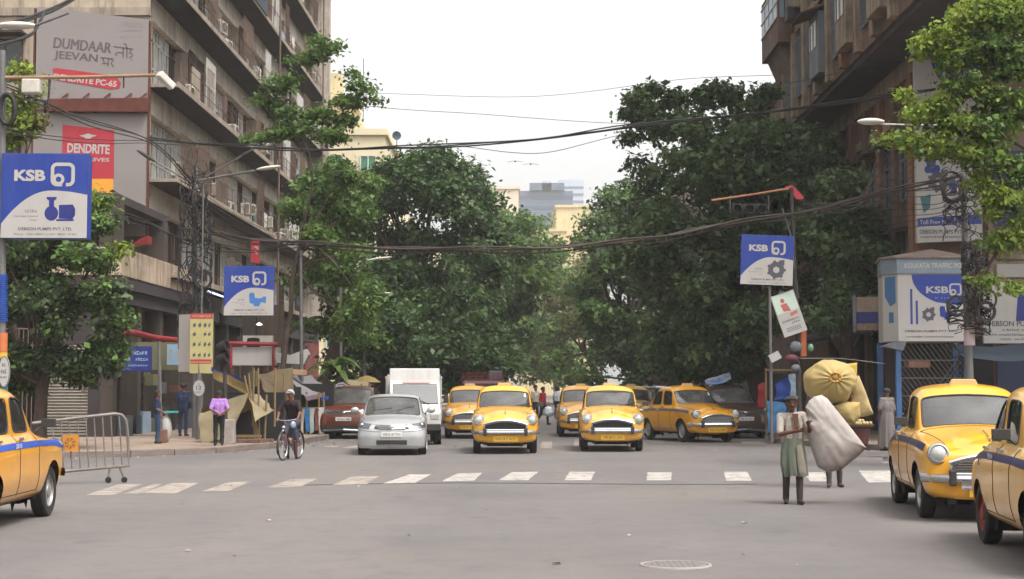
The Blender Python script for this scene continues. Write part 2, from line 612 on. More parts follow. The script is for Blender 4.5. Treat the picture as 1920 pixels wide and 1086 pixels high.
for q in ([(718, 907), (778, 906), (808, 890), (768, 890)], [(828, 903), (888, 902), (905, 887), (858, 888)],
          [(934, 901), (990, 901), (1010, 885), (960, 886)], [(1058, 901), (1108, 901), (1116, 885), (1068, 885)],
          [(1212, 901), (1258, 901), (1260, 886), (1214, 886)], [(1362, 902), (1410, 902), (1401, 885), (1357, 885)],
          [(1518, 903), (1560, 904), (1545, 886), (1507, 886)], [(1628, 905), (1690, 905), (1668, 883), (1610, 883)],
          [(1760, 906), (1812, 906), (1790, 886), (1744, 886)]):
    marking(q, M_PAINT)
for q in ([(640, 840), (672, 840), (690, 836), (662, 836)], [(1012, 841), (1034, 841), (1036, 828), (1016, 828)], [(1076, 838), (1088, 838), (1090, 824), (1078, 824)],
          [(605, 838), (632, 839), (640, 836), (615, 836)], [(1390, 832), (1440, 833), (1430, 828), (1392, 828)]):
    marking(q, M_PAINT2, 'lane_dash')
# tar joint across the road
M_TAR = mat('tar', (0.045, 0.04, 0.04), 0.8, var=0.2)
mb = MB(); rows = []
for i in range(60):
    t = i / 59
    px = 520 + t * 900
    y0 = 911 - 6 * t - 3 * math.sin(t * 5)
    a, b = G(px, y0 + 0.8), G(px, y0 - 0.6)
    rows.append([(a.x, a.y + 0.03 * rng.random(), 0.003), (b.x, b.y, 0.003)])
mb.grid(rows, flip=True)
structure(mb.build('road_joint', M_TAR))
# manhole cover: iron disc with raised studs in a concrete collar
M_IRON = mat('cast_iron', (0.15, 0.138, 0.132), 0.85, metal=0.0, var=0.3, vscale=12)
M_CONC = mat('concrete_collar', '#948a83', 0.9, var=0.4, vscale=5)
mh = thing('manhole_cover', 'round iron manhole cover set in the empty asphalt in front of the crossing', 'manhole', G(1267, 1060))
mb = MB(); mb.lathe([(0.335, 0.0), (0.33, 0.012), (0.305, 0.014), (0.30, 0.004)], 40); mb.build('collar', M_CONC, mh, True)
mb = MB(); mb.lathe([(0.29, 0.004), (0.285, 0.012), (0.001, 0.013)], 40)
for i in range(-4, 5):
    for j in range(-4, 5):
        if i * i + j * j < 19:
            mb.box((i * .055, j * .055, .012), (.02, .02, .005))
mb.build('lid', M_IRON, mh)
# scraps of paper and leaves on the road and by the kerbs
M_SCRAP = mat('scrap', '#9a8f80', 0.9, var=0.3, island=0.5)
mb = MB()
for i in range(220):
    side = rng.random()
    if side < .55:
        a, b = KL[3], KL[8]; t = rng.random(); p = KL[rng.randint(2, 7)].lerp(KL[rng.randint(3, 8)], t) + Vector((abs(rng.gauss(0.1, .5)), rng.uniform(-.3, .3), 0))
    elif side < .85:
        k = rng.randint(3, 7); p = KR[k].lerp(KR[k + 1], rng.random()) + Vector((rng.gauss(-.2, .4), -abs(rng.gauss(.15, .3)), 0))
    else:
        p = Vector((rng.uniform(-6, 7), rng.uniform(14, 45), 0))
    s = rng.uniform(.015, .045)
    R = RZ(rng.random() * 6.3) @ RX(rng.uniform(-.5, .5))
    mb.add([p + Vector((0, 0, .012)) + R @ Vector(q) * s for q in ((-1, -.6, 0), (1, -.5, .2), (.8, .7, 0), (-.9, .5, .25))], [(0, 1, 2, 3)])
tag(mb.build('litter', M_SCRAP), 'small scraps of paper and leaf scattered along the kerbs', 'litter', kind='stuff')

# ================================================================ LEFT APARTMENT BLOCK
M_CREAM = mat('cream_render', '#e2d5c6', 0.9, var=0.25, vscale=0.8, streak=0.6, grime=0.35, bump=0.15, bscale=8, grimecol=(0.05, 0.043, 0.04))
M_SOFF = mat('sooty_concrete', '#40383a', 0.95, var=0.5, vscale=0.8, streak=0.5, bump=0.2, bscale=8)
M_LEDGE = mat('ledge_concrete', '#a39484', 0.9, var=0.4, vscale=1.2, streak=0.6, bump=0.2, bscale=10)
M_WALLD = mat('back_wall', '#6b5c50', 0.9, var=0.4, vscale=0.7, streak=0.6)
M_FRAMEW = mat('window_paint', '#cdc9c2', 0.7, var=0.25, vscale=3, grime=0.35)
M_FRAMEB = mat('window_brown', '#5b4438', 0.7, var=0.35)
M_PANED = mat('pane_dark', (0.03, 0.035, 0.04), 0.15, var=0.5, vscale=0.8, spec=0.6)
M_PANEC = mat('pane_curtain', '#b9b6b0', 0.5, var=0.45, vscale=1.5)
M_PANEG = mat('pane_green', '#6f8079', 0.35, var=0.4, vscale=1.2)
M_PANEB = mat('pane_blue', '#8b9bab', 0.35, var=0.3)
M_RAIL = mat('rusty_pipe', '#6f5a4c', 0.7, var=0.5, vscale=8)
M_ACW = mat('ac_white', '#c4beb2', 0.6, var=0.3, vscale=4, grime=0.4)
M_SLATEG = mat('dull_slate', '#55595c', .8, var=.4, vscale=2, streak=.4)
M_RUSTG = mat('dull_rust', '#6a4638', .8, var=.4, vscale=3)
M_DARK = mat('inner_shade_and_tank', (0.012, 0.011, 0.011), 0.9, var=0.2)  # flat black painting inner shade of shops and stalls; also the tank's colour
YAW = -math.atan(SKEW)
blk = thing('apartment_block', 'long grimy cream apartment block with projecting ledges behind the tall billboard', 'building', S(-13.2, 53), YAW)
LEN, FH, ZB0, NF = 38.0, 3.3, 4.60, 8
win_frames = {}
def window_meshes():
    res = []
    for k, (fm, panes) in enumerate(((M_FRAMEW, (M_PANEC, M_PANED, M_PANEC)), (M_FRAMEW, (M_PANED, M_PANEC, M_PANED)), (M_FRAMEB, (M_PANED, M_PANED, M_PANEG)),
                                     (M_FRAMEB, (M_PANEG, M_PANED, M_PANEC)), (M_FRAMEB, (M_PANEC, M_PANED, M_PANED)), (M_FRAMEB, (M_PANED, M_PANED, M_PANED)), (M_FRAMEW, (M_PANEB, M_PANEC, M_PANED)), (M_FRAMEW, (M_PANEC, M_PANEC, M_PANEC)))):
        W, H = 1.22, 2.2
        f = MB()
        for y in (-W / 2, -W / 6, W / 6, W / 2):
            f.box((0.03, y, H / 2), (0.07, 0.055, H))
        for z in (0.03, 0.75, H - 0.45, H - 0.03):
            f.box((0.025, 0, z), (0.06, W, 0.05))
        fm_ = f.mesh('window_frame', fm)
        p = MB()
        for i in range(3):
            y0 = -W / 2 + i * W / 3
            for (z0, z1, mi) in ((0, .75, i), (.75, H - .45, i), (H - .45, H, (i + 1) % 3)):
                p.add([(0.0, y0, z0), (0.0, y0 + W / 3, z0), (0.012, y0 + W / 3, z1), (0.012, y0, z1)], [(0, 1, 2, 3)], mi)
        res.append((fm_, p.mesh('pane', list(panes))))
    return res
WM = window_meshes()
# core and end walls
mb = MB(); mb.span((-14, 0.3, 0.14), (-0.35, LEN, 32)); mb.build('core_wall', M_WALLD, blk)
mb = MB(); mb.span((-15.5, 0, 4.6), (0.0, 0.3, 32)); mb.build('end_wall', mat('end_render', '#b5a591', .9, var=.3, vscale=.6, streak=.6, grime=.3), blk)
for k in range(1, 8):
    mb = MB(); mb.span((-15.5, -0.10, ZB0 + k * FH), (0.03, -0.002, ZB0 + k * FH + .28)); mb.build('string_course', M_LEDGE, blk)
# dark windows in the end wall left of the billboard
for k in range(1, 8):
    for x in (-5.05, -7.6, -10.2):
        w = MB(); w.span((x - .62, -.02, ZB0 + k * FH + 1.0), (x + .62, -.005, ZB0 + k * FH + 2.5))
        o = w.build('window', M_PANED, blk)
        f = MB(); 
        for xx in (x - .62, x, x + .62): f.box((xx, -.035, ZB0 + k * FH + 1.75), (.06, .05, 1.5))
        f.build('window_frame', M_FRAMEB, o)
        h = MB(); h.box((x, -.35, ZB0 + k * FH + 2.62), (1.6, .7, .08)); h.build('sunshade', M_SOFF, blk)
panel_me = MB().box((0, 0, 0), (0.35, 5.40, 0.86)).mesh('spandrel_panel', M_CREAM, bevel=0.012)
for k in range(0, NF):
    zb = ZB0 + k * FH
    for i in range(7):
        inst('spandrel_panel', panel_me, blk, (-0.175, 2.72 + i * 5.425, zb + 0.35))
    mb = MB(); mb.span((-0.35, -0.06, zb + .785), (1.03, LEN + .1, zb + .9)); mb.span((0.96, -0.06, zb + .9), (1.03, LEN + .1, zb + 0.98))
    mb.build('ledge', M_LEDGE, blk, bevel=0.01)
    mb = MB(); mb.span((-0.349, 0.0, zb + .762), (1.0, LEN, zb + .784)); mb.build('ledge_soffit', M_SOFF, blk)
    # pipe railing along the ledge, with a few irregular uprights
    if 0 < k:
        mb = MB()
        for h in (.42, .85):
            y = rng.uniform(0, 2)
            while y < LEN - 2:
                L = rng.uniform(2.5, 6)
                mb.tube([(1.0, y, zb + .9 + h + rng.uniform(-.05, .05)), (1.0, min(LEN, y + L), zb + .9 + h + rng.uniform(-.05, .05))], .016, 5)
                y += L + rng.choice((0, 0, 1.5, 3))
        y = 0.4
        while y < LEN:
            mb.tube([(1.0, y, zb + .9), (1.0, y, zb + 1.78 + rng.uniform(-.1, .15))], .016, 5); y += rng.uniform(1.2, 2.0)
        mb.build('railing', M_RAIL, blk)
    # windows
    n = 30
    for i in range(n):
        y = 0.75 + i * (LEN - 0.6) / n
        fm, pm = WM[rng.randrange(len(WM))]
        x = -0.33 + (0.55 if rng.random() < .25 and k > 1 else 0.0)        # some galleries are glazed further out
        o = inst('window', fm, blk, (x, y, zb + 0.92 + rng.uniform(0, .12)))
        inst('pane', pm, o, (0, 0, 0))
        if x > 0:
            c = MB(); c.box((x - .3, y, zb + 2.02), (.54, 1.34, 2.2)); c.build('bay_box', M_LEDGE, blk)
# clutter of the galleries: iron grilles, boxes, sheets and washing along the ledges
for k in range(1, NF - 1):
    zb = ZB0 + k * FH + .9
    for q in range(7):
        y = rng.uniform(.5, LEN - 3); w = rng.uniform(1.2, 2.6); h = rng.uniform(1.6, 2.2)
        g = MB()
        for i in range(int(w / .13)): g.box((.93, y + i * .13, zb + h / 2), (.018, .018, h))
        for z in (.1, h * .5, h): g.box((.93, y + w / 2 - .06, zb + z), (.02, w, .025))
        g.build('window_grille', rng.choice((M_RAIL, M_FRAMEW, M_FRAMEB)), blk)
    for q in range(9):
        y = rng.uniform(.3, LEN - 1.5); w, h = rng.uniform(.3, 1.3), rng.uniform(.3, 1.3)
        c = MB(); c.box((rng.uniform(.5, .96), y, zb + h / 2 + rng.choice((0, 0, .5))), (.06, w, h), R=RX(rng.uniform(-.06, .06)))
        c.build(rng.choice(('hung_sheet', 'ledge_panel', 'ledge_box')), rng.choice((M_SLATEG, M_PANEC, M_PANEB, M_PANEG, M_LEDGE, M_RUSTG, M_FRAMEB, M_ACW)), blk)
# drain pipes
for y in (21.0, 36.5):
    mb = MB(); mb.tube([(1.08, y, 5), (1.08, y, 31)], .05, 6)
    mb.build('drain_pipe', M_RAIL, blk)
mb = MB(); mb.span((-.4, LEN, 4.6), (1.25, LEN + .55, 32)); mb.build('corner_pier', mat('pier_render', '#b9ada0', .9, var=.3, streak=.5), blk)
# cooling units standing on the ledges
ac = thing('air_conditioner', '', 'air conditioner')
mb = MB(); mb.box((0, 0, .25), (.42, .72, .5)); mb.build('casing', M_ACW, ac, bevel=.02)
mb = MB()
for i in range(8): mb.box((.215, 0, .08 + i * .045), (.012, .6, .012))
for i in range(7): mb.box((-.05 + i * .035, -.366, .25), (.012, .012, .4))
mb.lathe([(.17, 0), (.17, .015), (.13, .015), (.13, 0)], 14, T=M4((0.21, 0.08, .28), RY(PI / 2)))
mb.build('grille', M_FRAMEB, ac)
STO = ['first', 'second', 'third', 'fourth', 'fifth', 'sixth', 'seventh', 'eighth']
ORD = ['first', 'second', 'third', 'fourth', 'fifth', 'sixth', 'seventh', 'eighth', 'ninth']
first = True
Rb = Matrix.Rotation(YAW, 4, 'Z')
for k in range(1, 7):
    ys = sorted(0.5 + (LEN - 1.5) * (q + rng.uniform(.1, .9)) / 9 for q in range(9)) or sorted(rng.uniform(0.5, LEN - 1) for _ in range(9))
    for j, y in enumerate(ys):
        o = ac if first else copy_tree(ac)
        first = False
        p = blk.location + (Rb @ Vector((0.62 + rng.uniform(-.1, .22), y, ZB0 + k * FH + .9 + rng.choice((0, 0, .35)))))
        o.location = p; o.rotation_euler = (0, 0, YAW + rng.choice((0, 0, .15, -.2)))
        tag(o, '%s off-white air conditioner from the billboard on the %s ledge of the long cream block' % (ORD[j], STO[k]), 'air conditioner', 'air conditioners on the %s ledge' % STO[k])
# dark gallery awning on an upper ledge and a few hanging sheets
M_BLUEG = mat('blue_grey_sheet', '#3c4652', .8, var=.4, vscale=2, streak=.3)
def on_block(x, y, z): return blk.location + (Rb @ Vector((x, y, z)))
t = thing('balcony_awning', 'dark blue-grey sheet awning over a railed gallery high on the cream block', 'awning', on_block(1.0, 12.5, ZB0 + 4 * FH + .9), YAW)
mb = MB(); mb.prism([(-1.0, 2.3), (.45, 1.9), (.45, 1.8), (-1.0, 2.2)], 0, 5.0); mb.build('canopy', M_BLUEG, t)
mb = MB(); mb.box((.05, 2.5, .95), (.05, 4.9, 1.9)); mb.build('side_sheet', M_BLUEG, t)
mb = MB()
for y in (0.1, 2.5, 4.9): mb.tube([(.42, y, 0), (.42, y, 1.82)], .03, 6)
mb.build('post', M_RAIL, t)

# ---------------------------------------------------------------- ground floor shops of the block
M_SHUT = mat('shutter_steel', '#857d72', .55, metal=.35, var=.3, vscale=2, grime=.4)
M_SHUTD = mat('shutter_dark', '#2f2a27', .6, metal=.2, var=.4, vscale=2, streak=.4)
M_PLAST = mat('shop_plaster', '#4b413a', .9, var=.4, vscale=1, streak=.6)
M_RED = mat('red_paint', '#8c2129', .55, var=.3, vscale=4, grime=.25)
M_OLIVE = mat('olive_board', '#6f6c4e', .8, var=.3, vscale=2, grime=.4)
pod = thing('shop_block', 'dark ground floor shops with a deep first floor balcony under the cream block', 'building', S(-12.6, 46.8), YAW)
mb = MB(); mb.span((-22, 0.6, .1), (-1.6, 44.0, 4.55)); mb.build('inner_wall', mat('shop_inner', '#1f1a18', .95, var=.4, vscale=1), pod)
mb = MB(); mb.span((-22, -.15, 4.2), (.1, 44.0, 4.62)); mb.build('lintel', M_SOFF, pod)
for i in range(13):
    y = .25 + i * 2.9
    mb = MB(); mb.span((-.55, y - .22, .1), (-.02, y + .22, 4.2)); mb.build('pillar', M_PLAST, pod)
    if i < 12 and i % 3 != 1:
        q = MB(); n = 34
        for r in range(n):
            q.prism([(-.9, .14 + r * .1), (-.87, .14 + r * .1 + .05), (-.9, .14 + r * .1 + .1), (-.93, .14 + r * .1 + .05)], y + .3, y + 2.6)
        q.build('roller_shutter', M_SHUTD, pod)
# front facing the junction: steel shutter, dark grille gate, pillars
q = MB()
for r in range(30):
    z = .16 + r * .092
    q.add([(-1.98, -.02, z), (-.76, -.02, z), (-.76, -.055, z + .045), (-1.98, -.055, z + .045), (-.76, -.02, z + .09), (-1.98, -.02, z + .09)], [(0, 1, 2, 3), (3, 2, 4, 5)])
q.build('roller_shutter', M_SHUT, pod)
mb = MB(); mb.span((-2.12, -.06, .1), (-1.99, .3, 4.2)); mb.span((-.75, -.06, .1), (-.45, .3, 4.2)); mb.span((-1.99, -.05, 2.93), (-.75, .3, 4.2)); mb.build('shutter_surround', M_SOFF, pod)
g = MB()
for i in range(64):
    x = -2.2 - i * .14
    g.tube([(x, 0, .15), (x, 0, 3.4)], .016, 4)
for z in (.3, 1.6, 2.9, 3.4): g.bar((-2.15, 0, z), (-11.2, 0, z), .03, .04)
g.build('grille_gate', M_RAIL, pod)
for x in (-4.4, -6.9, -9.4, -11.9):
    mb = MB(); mb.span((x - .25, -.1, .1), (x + .25, .4, 4.2)); mb.build('pillar', M_PLAST, pod)
# first-floor balcony: cream parapet, dark loggia, square pier
mb = MB(); mb.span((-5.2, -.3, 5.0), (.25, 11.5, 5.86)); mb.build('parapet', mat('parapet_render', '#b9a48e', .9, var=.35, vscale=.9, streak=.8, grime=.6), pod, bevel=.02)
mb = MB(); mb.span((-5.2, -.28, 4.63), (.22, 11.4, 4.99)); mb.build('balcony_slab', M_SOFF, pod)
mb = MB(); mb.span((-5.2, -.25, 7.25), (.1, 6.2, 7.5)); mb.build('balcony_roof', M_SOFF, pod)
for (x, y) in ((-.15, 0.05), (-3.2, .05), (-.15, 5.8)):
    mb = MB(); mb.span((x - .3, y - .25, 5.86), (x + .3, y + .3, 7.25)); mb.build('pier', M_PLAST, pod)
mb = MB(); mb.span((-5.2, 3.6, 5.0), (-1.2, 3.7, 7.15)); mb.build('loggia_wall', M_WALLD, pod)
# clutter hung on the first storey: boards and boxes in sooty colours
for i in range(26):
    y = rng.uniform(8, 40); z = rng.uniform(3.2, 6.8)
    w, h = rng.uniform(.4, 1.5), rng.uniform(.3, .9)
    mb = MB(); mb.box((.2 + rng.uniform(0, .5), y, z), (.08, w, h))
    mb.build('fascia_board', rng.choice((M_SOFF, M_PLAST, M_OLIVE, M_WALLD, M_BLUEG, M_SHUTD)), pod)
for i in range(64):
    y = rng.uniform(.4, 30); w, h = rng.uniform(.12, .6), rng.uniform(.15, .9)
    mb = MB(); mb.box((rng.uniform(-.3, .25), y, rng.choice((.14 + h / 2, .14 + h / 2, rng.uniform(1.2, 3.4)))), (rng.uniform(.06, .4), w, h), R=RZ(rng.uniform(-.3, .3)))
    mb.build(rng.choice(('shop_goods', 'hung_goods', 'crate')), rng.choice((M_PLAST, M_OLIVE, M_RUSTG, M_SLATEG, M_PANEC, M_PANEB, M_LEDGE, M_SHUTD, M_BLUEG)), pod)
M_SIGNB = mat('sign_navy', '#232a6e', .5, var=.2)
M_LTBLUE = mat('sign_light_blue', '#8fb2cd', .5, var=.25)
M_WHITE = mat('print_white', '#a8a39e', .5, var=.1, vscale=1.0, streak=.3, grime=.25, grimecol=(.3, .28, .26))
M_BLUE = mat('print_blue', '#193485', .5, var=.2, vscale=1.2, streak=.2, grime=.2, grimecol=(.12, .13, .2))
M_GREYT = mat('print_grey', '#4c4a52', .6, var=.1)
M_POLE = mat('pole_steel', '#6d6a68', .6, metal=.4, var=.4, vscale=3)
M_POLED = mat('pole_dark', '#38322f', .75, var=.4, vscale=4)
# red pipe awning rail, boards below it
t = thing('awning_rail', 'thick red pipe rail sagging along the shop fronts above the olive boards', 'rail', P(330, 640, 47))
a, b = P(232, 620, 46.3) - t.location, P(345, 640, 51) - t.location
mb = MB(); mb.tube([a, a.lerp(b, .5) + Vector((0, 0, -.06)), b], .10, 10); mb.build('pipe', M_RED, t, True)
mb = MB()
for s in (.1, .5, .9):
    p = a.lerp(b, s); mb.bar(p, p + Vector((-.5, .3, -.5)), .05)
mb.build('bracket', M_POLED, t)
t = thing('shop_board', 'olive green fascia board under the red rail of the corner shops', 'board', P(320, 668, 47.6))
mb = MB(); mb.box((0, 0, 0), (2.4, .1, .85), R=RZ(.35)); mb.build('panel', M_OLIVE, t)
t = thing('shop_board', 'navy shop signboard with pale lettering half hidden by the dark tree', 'sign', P(257, 673, 46.2))
mb = MB(); mb.box((0, 0, 0), (.88, .08, .74)); mb.build('panel', M_SIGNB, t)
mb = MB(); scrawl(mb, .08, .12, .12, .5, -.045, 6); scrawl(mb, .05, -.06, .10, .6, -.045, 8, seed=2); scrawl(mb, .05, -.22, .05, .6, -.045, 12, seed=3); mb.build('lettering', M_LTBLUE, t)
t = thing('shop_board', 'pale blue shop signboard next to the yellow chart board', 'sign', P(329, 665, 47.2))
mb = MB(); mb.box((0, 0, 0), (.50, .08, .62)); mb.build('panel', M_LTBLUE, t)
mb = MB()
for z in (.1, -.08):
    for x in (-.12, .1): mb.box((x, -.045, z), (.14, .01, .12))
mb.build('print', M_WHITE, t)
# white railing balcony with red pipes over the stalls
t = thing('shop_balcony', 'white parapet balcony edged with red pipes over the tarpaulin stalls', 'balcony', P(475, 668, 51))
s = 51 / FPX
mb = MB(); mb.box((0, .4, 0), (90 * s, .8, 34 * s)); mb.build('parapet', M_WHITE, t)
mb = MB(); mb.tube([(-45 * s, -.06, 24 * s), (46 * s, -.06, 22 * s)], .07, 8); mb.tube([(-42 * s, -.06, 24 * s), (-42 * s, -.06, -22 * s)], .06, 8); mb.tube([(38 * s, -.06, 20 * s), (38 * s, -.06, -60 * s)], .04, 8)
mb.build('pipe', M_RED, t, True)
mb = MB(); mb.box((-2 * s, 2.2, 60 * s), (80 * s, .2, 85 * s)); mb.build('rear_wall', M_WALLD, t)
mb = MB(); mb.span((-.55, 1.2, -.3), (-.15, 1.6, 1.9)); mb.build('column', M_PLAST, t)
t2 = thing('water_tank', 'round dark water tank and white box standing on the red piped balcony', 'tank', P(472, 652, 51.3))
mb = MB(); mb.lathe([(.001, .45), (.2, .42), (.22, .3), (.22, 0)], 16, T=M4((0, .3, -.1))); mb.build('drum', M_DARK, t2, True)
mb = MB(); mb.span((-.4, .6, -.1), (.6, .9, .42)); mb.build('box', M_ACW, t2)
# ================================================================ RIGHT CORNER BLOCK
M_ORANGE = mat('orange_render', '#86604a', .9, var=.35, vscale=.9, streak=.5, grime=.35, bump=.15, bscale=9)
M_TAN = mat('tan_render', '#978471', .9, var=.4, vscale=.9, streak=.8, grime=.6, bump=.15, bscale=9)
M_BROWN = mat('brown_wall', '#735a4d', .9, var=.4, vscale=.8, streak=.7, grime=.5)
M_SLATE = mat('slate_shutter', '#6c7076', .7, var=.4, vscale=1.5, streak=.5)
M_RUST = mat('rust_sheet', '#5e2f22', .8, var=.5, vscale=3)
M_BLACK = mat('black_matt', (.015, .014, .014), .7, var=.2)
rb = thing('corner_block', 'tall stained brown and orange block whose upper floors overhang the pavement', 'building', S(12.0, 47.6), YAW)
RL = 15.6
mb = MB(); mb.span((.02, .02, .1), (14, RL, 12.0)); mb.build('lower_wall', M_BROWN, rb)
mb = MB(); mb.span((-1.5, -9, 12.2), (14, RL, 30)); mb.build('upper_wall', M_BROWN, rb)
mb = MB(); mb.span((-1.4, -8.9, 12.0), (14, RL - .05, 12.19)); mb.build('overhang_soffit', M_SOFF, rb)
mb = MB(); mb.span((-.12, -.12, 11.4), (.5, RL, 11.98)); mb.build('cornice_beam', M_TAN, rb)
mb = MB(); mb.span((-.06, -.06, 10.2), (.3, RL, 10.5)); mb.build('string_course', M_TAN, rb)
for i in range(7):
    y = .28 + i * 2.2
    mb = MB(); mb.span((-.2, y - .28, .1), (.02, y + .28, 11.4)); mb.build('pilaster', M_ORANGE if i % 2 == 0 else M_BROWN, rb, bevel=.01)
    for z in (4.6, 7.6):
        w = MB(); w.span((-.02, y + .45, z), (.03, y + 1.75, z + 1.9)); o = w.build('window', M_PANED, rb)
        f = MB()
        for yy in (y + .45, y + 1.1, y + 1.75): f.box((-.05, yy, z + .95), (.06, .07, 1.9))
        for zz in (z, z + 1.3, z + 1.9): f.box((-.045, y + 1.1, zz), (.05, 1.3, .07))
        f.build('window_frame', M_SLATE, o)
        h = MB(); h.box((-.3, y + 1.1, z + 2.05), (.6, 1.5, .06), R=RY(-.2)); h.build('sunshade', M_SOFF, rb)
for fl in range(4):
    z0 = 12.4 + fl * 3.5
    mb = MB(); mb.span((-1.62, -9.05, z0 + 3.1), (-1.48, RL, z0 + 3.4)); mb.build('floor_band', M_TAN, rb)
    for i in range(11):
        y = -8.6 + i * 2.35
        if fl == 0 or True:
            mb = MB(); mb.span((-1.74, y - .22, z0 - .2), (-1.48, y + .22, z0 + 3.1)); mb.build('pilaster', rng.choice((M_TAN, M_ORANGE, M_TAN)), rb, bevel=.01)
        kind = rng.random()
        if y > RL - 2.3: continue
        if kind < .55:      # recessed window with slatted slate shutters
            w = MB(); w.span((-1.56, y + .4, z0 + .5), (-1.505, y + 1.95, z0 + 2.7)); o = w.build('window', M_PANED, rb)
            f = MB()
            for j in range(6):
                f.box((-1.60, y + .4 + j * .31, z0 + 1.6), (.07, .06, 2.2))
            for zz in (.5, 1.5, 2.7): f.box((-1.59, y + 1.17, z0 + zz), (.06, 1.6, .07))
            f.build('shutter_frame', M_SLATE, o)
        else:               # boxed-in bay with plaster face
            w = MB(); w.span((-1.95, y + .3, z0 + .2), (-1.5, y + 2.0, z0 + 2.4)); w.build('bay_box', rng.choice((M_TAN, M_SLATE, M_TAN)), rb, bevel=.015)
            f = MB(); f.span((-1.97, y + .6, z0 + 1.2), (-1.94, y + 1.7, z0 + 2.1)); o = f.build('window', M_PANED, rb)
            q = MB()
            for yy in (.6, 1.15, 1.7): q.box((-1.985, y + yy, z0 + 1.65), (.04, .06, .9))
            q.build('window_frame', M_FRAMEW, o)
            h = MB(); h.box((-1.95, y + 1.15, z0 + 2.5), (1.3, 2.0, .05), R=RY(-.35)); h.build('sheet_hood', M_RUST, rb)
# oriel on the far corner of the block
mb = MB(); mb.prism([(-2.25, 15.2), (-1.5, 15.2), (-1.5, 18.0), (-2.25, 17.7)], RL - 3.0, RL + 1.2); mb.prism([(-2.1, 15.2), (-1.5, 15.2), (-1.5, 13.8)], RL - 2.6, RL + .8); mb.build('oriel', M_BROWN, rb, bevel=.02)
for i in range(4):
    w = MB(); w.box((-2.26, RL - 2.5 + i * 1.05, 16.8), (.03, .85, 1.2)); o = w.build('window', M_PANEB, rb)
    f = MB()
    for zz in (16.2, 16.8, 17.4): f.box((-2.29, RL - 2.5 + i * 1.05, zz), (.04, .9, .06))
    f.build('window_frame', M_FRAMEW, o)
for i in range(3):
    w = MB(); w.box((-2.08 + i * .22, RL - 3.02, 16.8), (.17, .03, 1.2)); w.build('window', M_PANEB, rb)
# near face of the block towards the junction, right of the tall pump board
mb = MB(); mb.span((2.1, -.14, 3.0), (14, .01, 11.2)); mb.build('junction_wall', mat('junction_render', '#94836f', .9, var=.3, vscale=.8, streak=.5), rb)
for k, (x0, x1, z0, z1, m) in enumerate(((2.25, 5.5, 6.6, 8.9, M_SIGNB), (2.3, 5.5, 5.55, 6.5, M_TAN), (2.3, 5.5, 5.0, 5.4, M_WHITE))):
    mb = MB(); mb.span((x0, -.26, z0), (x1, -.16, z1)); o = mb.build('wall_panel', m, rb)
    if k == 1:
        q = MB(); write(q, 'ORI', x0 + 1.0, z0 + .12, .2, y=-.27); q.build('lettering', M_GREYT, o)
for (x0, x1) in ((2.3, 3.9), (4.1, 5.7), (5.9, 7.5)):
    mb = MB(); mb.span((x0, -.06, .1), (x1, -.02, 2.9)); mb.build('shop_door', mat('blue_shutter', '#22304f', .6, var=.4, streak=.3), rb)
mb = MB(); mb.span((0, -.05, .1), (2.2, .0, 3.2)); mb.build('shop_shade_panel', M_DARK, rb)  # flat dark panel painting the shade of the shop's inside
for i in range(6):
    mb = MB(); mb.span((-.04, .62 + i * 2.2, .1), (.0, 2.14 + i * 2.2, 3.7)); mb.build('shop_shade_panel', M_DARK, rb)  # dark slabs on the wall paint the shade inside the shops
mb = MB(); mb.prism([(-1.5, 3.3), (.0, 3.9), (.0, 4.0), (-1.5, 3.4)], .5, RL); mb.build('shop_canopy', M_SOFF, rb)
# cooling units on the overhang front
M_ACD = mat('ac_black', (.03, .028, .027), .6, var=.3)
Rr = Matrix.Rotation(YAW, 4, 'Z')
for k, (y, z) in enumerate(((7.5, 16.6), (11.2, 15.7), (3.0, 18.2), (13.0, 15.4), (9.8, 18.8))):
    o = thing('air_conditioner', 'black air conditioner on the overhanging brown block, %s' % ('high beside a slate shutter', 'under a rusty sheet hood', 'nearest the leafy bough', 'beside the glazed corner oriel', 'topmost of those in view')[k], 'air conditioner', rb.location + Rr @ Vector((-1.9, y, z)), YAW + PI, 'air conditioners on the overhanging block')
    mb = MB(); mb.box((0, 0, .25), (.5, .7, .5)); mb.build('casing', M_ACD, o, bevel=.02)
    mb = MB()
    for i in range(7): mb.box((.255, 0, .08 + i * .055), (.012, .6, .014))
    mb.build('grille', M_SLATE, o)

